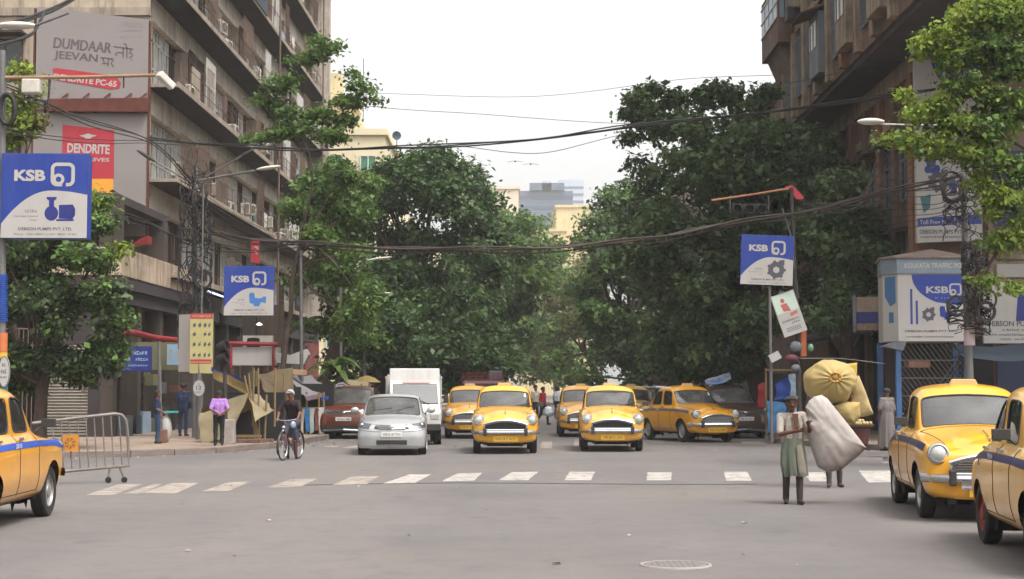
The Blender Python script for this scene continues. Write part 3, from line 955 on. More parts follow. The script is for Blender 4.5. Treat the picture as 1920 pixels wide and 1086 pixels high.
# ================================================================ BUILDINGS FURTHER DOWN THE STREET
M_YEL = mat('yellow_render', '#cdbd95', .9, var=.2, vscale=.5, streak=.3)
M_PALEY = mat('pale_yellow', '#d6caa8', .9, var=.2, vscale=.4)
M_CREAM2 = mat('far_cream', '#cfc2b2', .9, var=.2, vscale=.2)
M_BRICKR = mat('dull_red', '#7a3531', .9, var=.4, vscale=.6, streak=.4)
M_GREEN = mat('green_shutter', '#3f7a5c', .7, var=.3)
M_TOWER = mat('grey_glass', '#5d6878', .4, var=.15, vscale=.05)
M_TOWER2 = mat('pale_tower', '#aab3c2', .5, var=.1, vscale=.05)
def house(name, label, x0, x1, d0, d1, h, m, wm=M_PANED, fl=3.4, bay=2.6, roof=True, extra=None, faces='fr'):
    """a plain block in street coordinates with a grid of window openings on the front and on the street side"""
    side = 1 if x1 < 0 else -1
    xs = x1 if side > 0 else x0
    t = thing(name, label, 'building', S((x0 + x1) / 2, d0))
    o = t.location
    w2 = (x1 - x0) / 2
    mb = MB(); mb.span((-w2, 0, 0), (w2, d1 - d0, h)); mb.build('wall', m, t)
    mb = MB(); mb.span((-w2 - .25, -.25, h), (w2 + .25, d1 - d0 + .2, h + .5)); mb.build('cornice', m, t)
    wme = MB().box((0, 0, 0), (1, .12, 1)).mesh('window', wm)
    fme = MB()
    for x in (-.5, 0, .5): fme.box((x, -.09, 0), (.07, .06, 1.0))
    for z in (-.5, .5): fme.box((0, -.085, z), (1.1, .07, .06))
    fme = fme.mesh('window_frame', M_FRAMEW)
    cnt = 0
    z = 4.6
    while z < h - 2 and cnt < 130:
        if 'f' in faces:
            n = max(1, int((x1 - x0) / bay))
            for i in range(n):
                x = -w2 + (i + .5) * (x1 - x0) / n
                q = inst('window', wme, t, (x, -.02, z + .9), (0, 0, 0), (1.2, 1, 1.7)); inst('window_frame', fme, q); cnt += 1
        if 'r' in faces:
            n = min(10, int((d1 - d0) / bay))
            for i in range(n):
                y = (i + .5) * (d1 - d0) / n
                q = inst('window', wme, t, (side * (w2 + .02), y, z + .9), (0, 0, side * PI / 2), (1.3, 1, 1.7)); inst('window_frame', fme, q); cnt += 1
        z += fl
    return t
house('terrace_house', 'narrow dull red house squeezed behind the far end of the cream block', -24, -13.6, 93, 100, 21, M_BRICKR)
yh = house('terrace_house', 'tall pale yellow house with stepped roof behind the thin leaning tree', -22, -11.6, 122, 150, 21.6, M_PALEY, M_GREEN, faces='f')
mb = MB(); mb.span((-5.2, 1, 22.1), (2.3, 20, 24.6)); mb.span((-2.5, .6, 24.6), (2.6, 8, 24.9)); mb.span((.2, 2, 24.9), (1.5, 4, 27.0)); mb.span((-5.2, 3, 24.6), (-1.6, 10, 26.6)); mb.build('rooftop_block', M_YEL, yh)
t = thing('satellite_dish', 'grey round satellite dish on the yellow house roof seen against the sky', 'satellite dish', P(744, 262, 124))
mb = MB(); mb.lathe([(.001, -.12), (.2, -.09), (.34, 0), (.36, 0.01), (.2, -.07), (.001, -.1)], 20, T=M4((0, -.2, .3), RX(PI / 2 + .3))); mb.build('dish', M_TOWER, t, True)
mb = MB(); mb.tube([(0, 0, -1.9), (0, 0, .2)], .04, 6); mb.build('mast', M_POLE, t)
t = thing('roof_antenna', 'thin antenna mast rising from the yellow house roof above the trees', 'antenna', P(681, 215, 124))
mb = MB(); mb.tube([(0, 0, -.5), (0, 0, 4.6)], .035, 5); mb.build('mast', M_POLE, t)
house('terrace_house', 'cream street house half hidden behind the large dark tree', -24, -12.5, 160, 200, 19, M_CREAM2)
house('terrace_house', 'yellow street house deep in the shade of the avenue', -24, -12, 205, 262, 21, M_YEL)
house('terrace_house', 'brown street house just beyond the overhanging corner block', 11.4, 26, 68, 100, 15, M_BROWN)
house('terrace_house', 'tan street house behind the right row of trees', 11.6, 26, 104, 150, 17, M_TAN)
house('terrace_house', 'faded yellow house in the gap between the two rows of trees', -1.8, 6.6, 292, 330, 31, M_YEL, fl=3.6)
house('far_block', 'plain cream gable block above the treetops beside the grey tower', -7.6, -2.1, 268, 300, 36.0, M_CREAM2, faces='')
house('far_block', 'low yellow block with grey roof sheds right of the grey tower', 5.0, 12, 300, 340, 36.5, M_YEL, faces='')
def tower(label, px0, px1, py, D, m, parts=()):
    a, b = P(px0, py, D), P(px1, py, D)
    t = thing('office_tower', label, 'tower', ((a.x + b.x) / 2, D, 0))
    w = (b.x - a.x) / 2
    mb = MB(); mb.span((-w, 0, 0), (w, 25, a.z)); mb.build('shaft', m, t)
    mb = MB()
    z = 8
    while z < a.z - 2:
        mb.span((-w - .05, -.15, z), (w + .05, -.01, z + 1.5)); z += 4.2
    mb.build('window_band', M_TOWER if m is M_TOWER2 else mat('tower_band', '#4a5566', .3, var=.1), t)
    for (q0, q1, top, mm) in parts:
        c, d = P(q0, top, D), P(q1, top, D)
        mb = MB(); mb.span((c.x - t.location.x, -1.5, 0 if top > py else a.z), (d.x - t.location.x, 10, c.z)); mb.build('block', mm, t)
    return t
tower('blue-grey stepped office tower above the trees at the end of the street', 971, 1074, 358, 640, M_TOWER, ((993, 1058, 344, M_TOWER), (1016, 1034, 340, M_TOWER2)))
tower('palest tallest tower fading in the haze behind the grey one', 1046, 1094, 337, 900, M_TOWER2)
# ================================================================ VEHICLES
def pchip(y, q):
    """monotone cubic through y at 0..K-1 (first axis), sampled at q"""
    y = np.asarray(y, float); K = y.shape[0]
    d = np.diff(y, axis=0)
    m = np.zeros_like(y)
    a, b = d[:-1], d[1:]
    ok = a * b > 0
    mm = np.zeros_like(a); mm[ok] = 2 * a[ok] * b[ok] / (a[ok] + b[ok])
    m[1:-1] = mm; m[0] = d[0]; m[-1] = d[-1]
    i = np.clip(np.floor(q).astype(int), 0, K - 2); t = (q - i).reshape((-1,) + (1,) * (y.ndim - 1))
    y0, y1, m0, m1 = y[i], y[i + 1], m[i], m[i + 1]
    return (2*t**3 - 3*t**2 + 1) * y0 + (t**3 - 2*t**2 + t) * m0 + (-2*t**3 + 3*t**2) * y1 + (t**3 - t**2) * m1
class Shell:
    """car body: net of stations (nose to tail) by section points (sill to roof centre); x forward, y to the side, z up"""
    def __init__(s, net, zs=1.0):
        s.net = np.array(net, float)
        s.net[:, :, 2] *= zs
    def ev(s, us, vs):
        A = pchip(s.net, np.asarray(us))                     # (nu, V, 3)
        mir = A[:, -2:-4:-1].copy(); mir[:, :, 1] *= -1
        A = np.concatenate([A, mir], 1)
        B = pchip(np.swapaxes(A, 0, 1), np.asarray(vs))      # (nv, nu, 3)
        return np.swapaxes(B, 0, 1)
    def pt(s, u, v):
        return Vector(s.ev([u], [v])[0, 0])
    def nrm(s, us, vs):
        e = 1e-3
        us, vs = np.asarray(us, float), np.asarray(vs, float)
        du = s.ev(np.clip(us + e, 0, s.net.shape[0] - 1.001), vs) - s.ev(np.clip(us - e, 0, None), vs)
        dv = s.ev(us, vs + e) - s.ev(us, np.clip(vs - e, 0, None))
        n = np.cross(du, dv)
        l = np.linalg.norm(n, axis=2, keepdims=True); l[l < 1e-12] = 1
        n = n / l
        return n
    def patch(s, mb, u0, u1, v0, v1, off, nu=16, nv=5, mi=0, both=True, inset=0.0):
        us, vs = np.linspace(u0, u1, nu), np.linspace(v0, v1, nv)
        p = s.ev(us, vs); n = s.nrm(us, vs)
        q = p + n * off
        mb.grid([[Vector(x) for x in r] for r in q])
        if both:
            q = q.copy(); q[:, :, 1] *= -1
            mb.grid([[Vector(x) for x in r] for r in q], flip=True)
        return mb
    def line(s, mb, pts, r, off=0.0, both=True, n=5):
        P_ = []
        for (u, v) in pts:
            P_.append(Vector(s.ev([u], [v])[0, 0] + s.nrm([u], [v])[0, 0] * off))
        mb.tube(P_, r, n)
        if both:
            mb.tube([Vector((p.x, -p.y, p.z)) for p in P_], r, n)
    def body(s, wins, wheels, nper=6, vper=(3, 7, 7, 4, 3, 4, 4, 5)):
        S_, V = s.net.shape[:2]
        ub, vb = set(), set()
        for w in wins: ub |= {round(w[1], 4), round(w[2], 4)}; vb |= {round(w[3], 4), round(min(w[4], V - 1), 4)}
        us, vs = [], []
        for i in range(S_ - 1):
            n = nper
            x0, x1 = s.net[i, 1, 0], s.net[i + 1, 1, 0]
            for (wx, wz, wr) in wheels:
                if min(x0, x1) - .05 < wx + wr and max(x0, x1) + .05 > wx - wr: n = max(n, int(abs(x1 - x0) / .035))
            us += [i + k / n for k in range(n)]
        us.append(S_ - 1)
        for j in range(V - 1):
            vs += [j + k / vper[min(j, len(vper) - 1)] for k in range(vper[min(j, len(vper) - 1)])]
        vs.append(V - 1)
        def merge(a, b):
            a = [x for x in a if all(abs(x - y) > .06 for y in b)] + list(b)
            for e in (0,):
                if all(abs(x - e) > 1e-6 for x in a): a.append(e)
            return np.array(sorted(a))
        us, vs = merge(us, ub), merge(vs, vb)
        if vs[-1] < V - 1: vs = np.append(vs, V - 1)
        if us[-1] < S_ - 1: us = np.append(us, S_ - 1)
        A = s.ev(us, vs); NN = s.nrm(us, vs)
        nu, nv = len(us), len(vs)
        hole = np.zeros((nu - 1, nv - 1), bool)
        vlow = vs < 4.0
        X, Z = A[:, :, 0].copy(), A[:, :, 2].copy()
        arcs = []
        for (wx, wz, wr) in wheels:
            d = np.hypot(X - wx, Z - wz)
            cd = (d[:-1, :-1] + d[1:, :-1] + d[:-1, 1:] + d[1:, 1:]) / 4
            h = (cd < wr) & (vs[:-1] < 4.0)[None, :] & (us[:-1] > 1.5)[:, None]
            hole |= h
            on = np.zeros((nu, nv), bool); off_ = np.zeros((nu, nv), bool)
            for (di, dj) in ((0, 0), (1, 0), (0, 1), (1, 1)):
                on[di:nu - 1 + di, dj:nv - 1 + dj] |= h
                off_[di:nu - 1 + di, dj:nv - 1 + dj] |= ~h
            b = on & off_
            for i, j in zip(*np.nonzero(b)):
                if d[i, j] > 1e-6 and j > 0:
                    f = wr / d[i, j]
                    A[i, j, 0] = wx + (X[i, j] - wx) * f
                    A[i, j, 2] = wz + (Z[i, j] - wz) * f
        gid = -np.ones((nu - 1, nv - 1), int)
        for k, w in enumerate(wins):
            uc, vc = (us[:-1] + us[1:]) / 2, (vs[:-1] + vs[1:]) / 2
            gid[np.ix_((uc > w[1]) & (uc < w[2]), (vc > w[3]) & (vc < w[4]))] = k
        body = MB(); panes = [(MB(), MB()) for _ in wins]; trims = MB()
        for sg in (1, -1):
            V_ = [Vector((p[0], p[1] * sg, p[2])) for r in A for p in r]
            Vg = [Vector(((p + n * -.010)[0], (p + n * -.010)[1] * sg, (p + n * -.010)[2])) for p, n in zip(A.reshape(-1, 3), NN.reshape(-1, 3))]
            bf = []; gf = [[] for _ in wins]
            for i in range(nu - 1):
                for j in range(nv - 1):
                    if hole[i, j]: continue
                    q = [i * nv + j, (i + 1) * nv + j, (i + 1) * nv + j + 1, i * nv + j + 1]
                    if sg > 0: pass
                    k = gid[i, j]
                    if k < 0:
                        bf.append(q if sg > 0 else q[::-1]); continue
                    # chamfer the window corners
                    e = (i == 0 or gid[i - 1, j] != k, i == nu - 2 or gid[i + 1, j] != k, gid[i, j - 1] != k, (j == nv - 2 and False) or (j < nv - 2 and gid[i, j + 1] != k))
                    c = None
                    if e[0] and e[2]: c = 0
                    elif e[1] and e[2]: c = 1
                    elif e[1] and e[3]: c = 2
                    elif e[0] and e[3]: c = 3
                    if c is None:
                        gf[k].append(q if sg > 0 else q[::-1])
                    else:
                        t1 = [q[c - 1], q[c], q[(c + 1) % 4]]; t2 = [q[(c + 1) % 4], q[(c + 2) % 4], q[c - 1]]
                        bf.append(t1 if sg > 0 else t1[::-1]); gf[k].append(t2 if sg > 0 else t2[::-1])
            body.add(V_, bf)
            for k in range(len(wins)):
                panes[k][0 if (sg > 0 or wins[k][4] > V - 1.01) else 1].add(Vg, gf[k])
        # trims: outline of each window
        for k, w in enumerate(wins):
            u0, u1, v0, v1 = w[1:5]
            ctr = v1 > V - 1 - 1e-6
            c = .06 if not ctr else .05
            cu = min(.25, (u1 - u0) * .2); cv = min(.2, (v1 - v0) * .2)
            pts = []
            if ctr:
                path = [(u1, V - 1), (u1, v0 + cv), (u1 - cu * .3, v0 + cv * .3), (u1 - cu, v0), (u0 + cu, v0), (u0 + cu * .3, v0 + cv * .3), (u0, v0 + cv), (u0, V - 1)]
            else:
                path = [(u0 + cu, v0), (u1 - cu, v0), (u1 - cu * .3, v0 + cv * .3), (u1, v0 + cv), (u1, v1 - cv), (u1 - cu * .3, v1 - cv * .3), (u1 - cu, v1), (u0 + cu, v1), (u0 + cu * .3, v1 - cv * .3), (u0, v1 - cv), (u0, v0 + cv), (u0 + cu * .3, v0 + cv * .3), (u0 + cu, v0)]
            dense = []
            for a, b in zip(path[:-1], path[1:]):
                for t in np.linspace(0, 1, 6)[:-1]: dense.append((a[0] + (b[0] - a[0]) * t, a[1] + (b[1] - a[1]) * t))
            dense.append(path[-1])
            s.line(trims, dense, .011, -.002)
        return body, panes, trims
def clean(mb):
    """drop unused vertices"""
    used = sorted({i for f in mb.f for i in f}); ix = {o: n for n, o in enumerate(used)}
    mb.v = [mb.v[i] for i in used]; mb.f = [tuple(ix[i] for i in f) for f in mb.f]
    return mb
def flip_mesh(me):
    bm = bmesh.new(); bm.from_mesh(me); bmesh.ops.recalc_face_normals(bm, faces=bm.faces); bm.to_mesh(me); bm.free()

# ---- paints
def paint(name, col, dirt=0.35, metal=0.0, rough=0.34):
    m = mat(name, col, rough, metal, var=.16, vscale=1.6, coat=.9, grime=dirt, grimecol=(.16, .10, .05), spec=.5)
    return m
M_TAXI = paint('taxi_yellow', (0.72, 0.335, 0.012), .30)
TPAINT = [M_TAXI, paint('taxi_yellow_faded', (0.70, 0.36, 0.035), .5, rough=.42), paint('taxi_yellow_deep', (0.66, 0.29, 0.010), .42, rough=.38)]
M_STRIPE = mat('stripe_blue', '#2b4a9e', .5, var=.3, vscale=5, grime=.3)
M_STRIPEN = mat('stripe_navy', '#27264f', .5, var=.3, vscale=5, grime=.3)
M_STRIPEG = mat('stripe_grey', '#565463', .5, var=.3, vscale=5, grime=.3)
M_CHROME = mat('chrome', '#b9bbbd', .22, metal=.9, var=.25, vscale=6, grime=.25, grimecol=(.2, .17, .14))
M_TYRE = mat('tyre', (.018, .017, .017), .85, var=.4, vscale=6, grime=.35, grimecol=(.09, .075, .065))
M_RIMS = mat('steel_rim', '#a5a29d', .45, metal=.5, var=.4, vscale=6, grime=.4)
M_RIMR = mat('red_rim', '#7c2c22', .5, metal=.2, var=.4, vscale=6, grime=.4)
M_UNDER = mat('underbody', (.02, .018, .016), .9, var=.3)
M_TRIM = mat('rubber_trim', (.03, .027, .025), .6, var=.2)
M_SEAT = mat('seat_cloth', '#4a4038', .9, var=.3)
M_LENS = mat('lamp_lens', '#a9aaa4', .12, var=.3, vscale=9, spec=.8, coat=.6)
M_AMBER = mat('amber_lens', '#b5521c', .2, var=.2, spec=.6)
M_PLATEY = mat('plate_yellow', '#d0a233', .6, var=.15, grime=.3)
M_PLATEW = mat('plate_white', '#c9c7c2', .6, var=.1, grime=.3)
M_INK = mat('ink', (.03, .025, .03), .7, var=.1)
M_GLASS = glass_mat('car_glass')
M_GLASSD = glass_mat('car_glass_dark', tint=(.16, .17, .17), dust=.07)
M_STICK = mat('sticker', '#d8d8d4', .6, var=.1)
def wheel(r, w, rim, parent, loc, side, hub=True, spokes=0):
    """wheel whose outer face points along side * y"""
    T = M4((0, 0, 0), RX(-side * PI / 2))
    t = MB()
    t.lathe([(r * .62, -w / 2), (r * .92, -w / 2), (r, -w * .36), (r, w * .36), (r * .93, w / 2), (r * .66, w / 2), (r * .62, w * .38)], 28, T=T)
    for k in range(28):
        a = 2 * PI * k / 28
        for q in (-1, 1):
            t.box((0, 0, 0), (.001, .001, .001)) if False else None
    o = t.build('wheel', M_TYRE, parent, True, loc=loc)
    m = MB()
    m.lathe([(r * .66, w * .40), (r * .60, w * .46), (r * .58, w * .30), (r * .50, w * .20), (r * .34, w * .34), (r * .26, w * .36), (r * .25, w * .44), (r * .12, w * .50), (.001, w * .51)], 24, T=T)
    if spokes:
        for k in range(spokes):
            a = 2 * PI * k / spokes
            m.bar(T @ Vector((r * .2 * math.cos(a), r * .2 * math.sin(a), w * .42)), T @ Vector((r * .62 * math.cos(a), r * .62 * math.sin(a), w * .46)), .05, .03)
    m.build('rim', rim, o, True)
    return o
def wheel_wells(wheels, yi=.40, yo=.74):
    mb = MB()
    for (wx, wz, wr) in wheels:
        for sg in (1, -1):
            T = M4((wx, 0, wz), RX(-sg * PI / 2))
            prof = [(wr + .004, yo - .03), (wr + .03, yo - .06), (wr + .03, yi), (.001, yi)]
            mb.lathe(prof, 28, T=M4((wx, 0, wz), RX(-sg * PI / 2)))
    # keep only the upper part
    keep = [f for f in mb.f if sum(mb.v[i][2] for i in f) / len(f) > .20]
    mb.m = [0] * len(keep); mb.f = keep
    return clean(mb)
def interior(parent, x0, x1, zf, zs, yw, m=None):
    mb = MB()
    mb.span((x0, -yw, zf - .05), (x1, yw, zf))
    for (x, y) in ((.0, .33), (.0, -.33)):
        mb.box((x, y, zf + .28), (.5, .5, .22)); mb.box((x - .26, y, zf + .62), (.14, .48, .6), R=RY(-.2)); 
    mb.box((x0 + .55, 0, zf + .28), (.55, 1.15, .24)); mb.box((x0 + .28, 0, zf + .62), (.16, 1.15, .6), R=RY(-.25))
    mb.box((x1 - .12, 0, zs - .12), (.30, yw * 1.9, .2))
    o = mb.build('interior', m or M_SEAT, parent, bevel=.03)
    w = MB()
    w.tube([Vector((x1 - .33 + .06 * math.sin(a), .36 + .19 * math.cos(a), zs - .02 + .18 * math.sin(a))) for a in np.linspace(0, 2 * PI, 17)[:-1]], .014, 6, closed=True)
    w.build('steering_wheel', M_TRIM, parent)
    return o

def pane_meshes(w, pair):
    out = []
    for p in pair:
        if not p.f: continue
        me = clean(p).mesh(w[0], M_GLASS if 'screen' in w[0] else M_GLASSD, True, 60, merge=.0008)
        d = sum((f.normal.dot(f.center - Vector((-.3, 0, .7))) * f.area) for f in me.polygons)
        if d < 0: me.flip_normals()
        out.append(me)
    return out
# ---- the yellow taxi -----------------------------------------------------------
ZS = 1.0
TNET = [
 # v0 sill in, v1 sill, v2 side, v3 side up, v4 shoulder, v5 belt, v6 glass top / rail, v7 roof edge, v8 centre
 [(2.03,0,.27),(2.06,0,.33),(2.10,0,.55),(2.11,0,.74),(2.10,0,.82),(2.08,0,.865),(2.05,0,.905),(2.00,0,.94),(1.94,0,.965)],
 [(2.01,.38,.28),(2.05,.42,.34),(2.08,.45,.56),(2.08,.46,.74),(2.06,.45,.82),(2.03,.38,.855),(2.00,.29,.89),(1.95,.17,.945),(1.86,0,.985)],
 [(1.93,.62,.30),(1.97,.69,.36),(1.99,.75,.60),(1.98,.755,.78),(1.95,.70,.90),(1.93,.56,.88),(1.91,.42,.885),(1.86,.24,.955),(1.77,0,1.01)],
 [(1.72,.66,.28),(1.72,.75,.34),(1.72,.81,.60),(1.72,.81,.80),(1.72,.745,.955),(1.72,.58,.95),(1.72,.45,.955),(1.68,.25,1.02),(1.62,0,1.06)],
 [(1.30,.68,.28),(1.30,.765,.34),(1.30,.83,.60),(1.30,.83,.84),(1.30,.77,.985),(1.30,.62,1.00),(1.30,.47,1.03),(1.28,.26,1.09),(1.26,0,1.115)],
 [(.95,.68,.28),(.95,.765,.34),(.95,.83,.60),(.95,.83,.85),(.95,.77,.995),(.97,.68,1.04),(.98,.56,1.08),(1.02,.30,1.125),(1.06,0,1.145)],
 [(.74,.68,.28),(.74,.765,.34),(.74,.83,.60),(.74,.83,.86),(.74,.77,1.00),(.74,.715,1.06),(.80,.66,1.095),(.87,.36,1.14),(.91,0,1.155)],
 [(.42,.68,.28),(.42,.765,.34),(.42,.83,.60),(.42,.83,.86),(.42,.775,1.005),(.50,.72,1.07),(.36,.625,1.48),(.345,.44,1.54),(.335,0,1.565)],
 [(.12,.68,.28),(.12,.765,.34),(.12,.83,.60),(.12,.83,.86),(.12,.775,1.005),(.16,.72,1.07),(.12,.635,1.525),(.12,.49,1.625),(.12,0,1.675)],
 [(-.25,.68,.28),(-.25,.765,.34),(-.25,.83,.60),(-.25,.83,.86),(-.25,.775,1.005),(-.25,.72,1.07),(-.25,.64,1.535),(-.25,.50,1.645),(-.25,0,1.70)],
 [(-.72,.68,.28),(-.72,.765,.34),(-.72,.83,.60),(-.72,.825,.86),(-.72,.77,1.00),(-.78,.71,1.065),(-.72,.60,1.49),(-.72,.48,1.62),(-.72,0,1.68)],
 [(-1.05,.68,.28),(-1.05,.765,.34),(-1.05,.825,.60),(-1.05,.82,.85),(-1.05,.76,.985),(-1.14,.685,1.05),(-1.04,.565,1.41),(-1.05,.40,1.50),(-1.06,0,1.54)],
 [(-1.42,.68,.29),(-1.42,.76,.35),(-1.42,.815,.60),(-1.42,.80,.83),(-1.42,.73,.955),(-1.42,.63,1.01),(-1.43,.52,1.09),(-1.46,.30,1.13),(-1.48,0,1.145)],
 [(-1.78,.66,.31),(-1.78,.73,.37),(-1.78,.78,.60),(-1.78,.76,.79),(-1.78,.68,.90),(-1.78,.55,.955),(-1.79,.42,.99),(-1.80,.23,1.01),(-1.81,0,1.02)],
 [(-2.05,.58,.34),(-2.08,.64,.40),(-2.10,.66,.58),(-2.08,.63,.72),(-2.05,.56,.80),(-2.03,.45,.84),(-2.02,.34,.865),(-2.01,.18,.88),(-2.00,0,.885)],
 [(-2.10,0,.36),(-2.14,0,.42),(-2.17,0,.58),(-2.15,0,.70),(-2.12,0,.77),(-2.09,0,.80),(-2.07,0,.82),(-2.05,0,.835),(-2.04,0,.845)],
]
TSH = Shell(TNET, ZS)
TWH = [(1.30, .33, .385), (-1.16, .33, .35)]
TWINS = [('windscreen', 6.10, 6.92, 6.12, 8.0), ('front_door_window', 7.06, 8.78, 5.14, 5.94), ('rear_door_window', 9.14, 10.72, 5.14, 5.94), ('rear_window', 11.15, 11.9, 6.3, 8.0)]
_tb = TSH.body(TWINS, TWH)
TAXI = {}
me = clean(_tb[0]).mesh('body', M_TAXI, True, 50, merge=.0008); flip_mesh(me); TAXI['body'] = me
for w, p in zip(TWINS, _tb[1]):
    TAXI[w[0]] = pane_meshes(w, p)
def add_bumper(mb, x, z, hw, back, h=.105, rise=0.0):
    pts = []
    for t in np.linspace(-1, 1, 25):
        a = abs(t)
        pts.append((x - (max(0, a - .55) / .45) ** 2.2 * back, t * hw, z + rise * (1 - a)))
    sec = [(.0, -h / 2), (.035, -h * .38), (.05, 0), (.035, h * .38), (0, h / 2)]
    rows = [[Vector((p[0] + (sx if x > 0 else -sx), p[1], p[2] + sz)) for sx, sz in sec] for p in pts]
    mb.grid(rows, flip=(x > 0))
def make_taxi(label, stripe=None, rim=M_RIMS, plate='WB 04 E 4173', sign=True, mirror=(1,), grille='dark', number=None, sticker=True, detail=True, group='yellow taxis', slats=7):
    t = thing('yellow_taxi', label, 'taxi', group=group)
    def part(name, me, p=t):
        for q in (me if isinstance(me, list) else [me]): inst(name, q, p)
    bo = inst('body', TAXI['body'], t)
    TAXI['n'] = TAXI.get('n', -1) + 1
    bo.material_slots[0].link = 'OBJECT'; bo.material_slots[0].material = TPAINT[TAXI['n'] % 3]
    for w in TWINS: part(w[0], TAXI[w[0]])
    if 'trim' not in TAXI:
        TAXI['trim'] = _tb[2].mesh('window_trim', M_TRIM, True)
        TAXI['well'] = []
        for w_ in TWH:
            q = wheel_wells([w_])
            for sg in (1, -1):
                h = MB(); h.v = list(q.v); h.f = [f for f in q.f if q.v[f[0]][1] * sg > 0]; h.m = [0] * len(h.f); TAXI['well'].append(clean(h).mesh('wheel_well', M_UNDER, True))
        mb = MB(); mb.span((-1.95, -.58, .24), (1.9, .58, .33)); mb.box((1.25, 0, .22), (.25, .9, .10)); mb.tube([(-1.2, -.6, .30), (-1.2, .6, .30)], .05, 6); mb.ball((-1.2, 0, .30), .13); mb.tube([(1.3, -.65, .28), (1.3, .65, .28)], .035, 6)
        for y in (-.48, -.2, .15, .44): mb.box((1.9, y, .255), (.2, .1, .07))
        mb.tube([(1.0, .3, .2), (-2.1, .35, .22)], .03, 6)
        mb.span((.95, -.6, .33), (1.9, .6, .75)); mb.span((-2.0, -.5, .33), (-1.2, .5, .8))
        TAXI['under'] = mb.mesh('underbody', M_UNDER)
        mb = MB()
        for path in ([(6.35, 1.2), (6.5, 2.5), (6.35, 3.9), (6.4, 4.9)], [(8.95, 1.2), (8.95, 2.5), (8.95, 4.0), (8.95, 5.05)], [(11.0, 2.9), (11.25, 3.6), (11.1, 4.3), (11.0, 5.0)], [(6.4, 1.25), (8, 1.25), (10.2, 1.25)]):
            dn = []
            for a, b in zip(path[:-1], path[1:]):
                for q in np.linspace(0, 1, 8): dn.append((a[0] + (b[0] - a[0]) * q, a[1] + (b[1] - a[1]) * q))
            TSH.line(mb, dn, .006, .0)
        # bonnet shut line and boot shut line
        dn = [(u, 5.35) for u in np.linspace(2.2, 5.6, 20)]; TSH.line(mb, dn, .005, .0)
        dn = [(5.6, v) for v in np.linspace(5.35, 8, 14)]; TSH.line(mb, dn, .005, .0)
        dn = [(u, 5.6) for u in np.linspace(12.2, 13.8, 10)]; TSH.line(mb, dn, .005, .0)
        tmp = build_each(mb, 'panel_seam', M_UNDER); TAXI['seam'] = [o.data for o in tmp]
        for o in tmp: bpy.data.objects.remove(o)
        TAXI['bumper'] = []
        for a in ((2.13, .535, .84, .34), (-2.16, .54, .78, .22)):
            mb = MB(); add_bumper(mb, *a); TAXI['bumper'].append(mb.mesh('bumper', M_CHROME, True))
        TAXI['guard'] = []
        for y in (-.50, .50):
            mb = MB(); mb.box((2.17, y, .545), (.075, .085, .19)); mb.box((2.08, y, .5), (.2, .05, .07))
            TAXI['guard'].append(mb.mesh('bumper_guard', M_TRIM, bevel=.015))
        # lamp
        T = M4((0, 0, 0), RY(PI / 2 - .06))
        mb = MB(); mb.lathe([(.118, -.06), (.124, .02), (.116, .045), (.098, .05), (.095, .03)], 28, T=T); TAXI['lamp_rim'] = mb.mesh('lamp_rim', M_CHROME, True)
        mb = MB(); mb.lathe([(.097, .028), (.07, .055), (.035, .068), (.001, .072)], 28, T=T)
        TAXI['lamp'] = mb.mesh('headlight', M_LENS, True)
        mb = MB(); mb.lathe([(.06, -.04), (.062, .02), (.05, .05), (.001, .06)], 18, T=T); TAXI['ind'] = mb.mesh('indicator', M_AMBER, True)
        # handles, boot handle
        TAXI['handle'] = []
        for u in (8.55, 10.45):
            for sg in (1, -1):
                mb = MB(); p = TSH.pt(u, 4.35); p.y *= sg
                mb.bar(p + Vector((-.09, sg * .035, .0)), p + Vector((.09, sg * .035, .0)), .022, .03); mb.box(p + Vector((.06, sg * .012, 0)), (.05, .05, .03))
                TAXI['handle'].append(mb.mesh('door_handle', M_CHROME, bevel=.006))
        TAXI['wiper'] = []
        for y in (.25, -.05):
            mb = MB(); v0 = 8 - (y + .32) * 2.6
            TSH.line(mb, [(6.04, v0 if v0 < 8 else 16 - v0), (6.22, v0 - .55)], .008, .014, both=False); TSH.line(mb, [(6.14 + .05 * k, v0 - .1 - .22 * k) for k in range(6)], .011, .016, both=False)
            TAXI['wiper'].append(mb.mesh('wiper', M_TRIM))
        mb = MB(); mb.ball((1.84, 0, 1.0 * ZS), (.08, .018, .022)); mb.box((1.6, 0, 1.068 * ZS), (.4, .014, .010), R=RY(.17)); TAXI['ornament'] = mb.mesh('bonnet_ornament', M_CHROME, True)
        mb = MB(); mb.lathe([(.001, .27), (.10, .26), (.17, .22), (.2, .15)], 12)
    for k, n in (('trim', 'window_trim'), ('well', 'wheel_well'), ('under', 'underbody'), ('seam', 'panel_seam'), ('bumper', 'bumper'), ('guard', 'bumper_guard'), ('handle', 'door_handle'), ('wiper', 'wiper'), ('ornament', 'bonnet_ornament')):
        part(n, TAXI[k])
    interior(t, -1.25, .85, .42, 1.06, .66) if 'int' not in TAXI else None
    for sg in (1, -1):
        o = inst('headlight', TAXI['lamp'], t, (2.0, sg * .645, .83)); o.scale = (1.1, 1.1, 1.1); inst('lamp_rim', TAXI['lamp_rim'], o)
        inst('indicator', TAXI['ind'], t, (1.965, sg * .665, .655))
        for (wx, wz, wr) in TWH:
            if ('wheel', rim.name) not in TAXI:
                o = wheel(.325, .175, rim, t, (wx, sg * .70, .325), 1)
                TAXI[('wheel', rim.name)] = (o.data, o.children[0].data)
                if sg < 0: o.rotation_euler = (0, 0, PI)
            else:
                a, b = TAXI[('wheel', rim.name)]
                o = inst('wheel', a, t, (wx, sg * .70, .325), (0, 0, 0 if sg > 0 else PI)); inst('rim', b, o)
    # grille
    mb = MB()
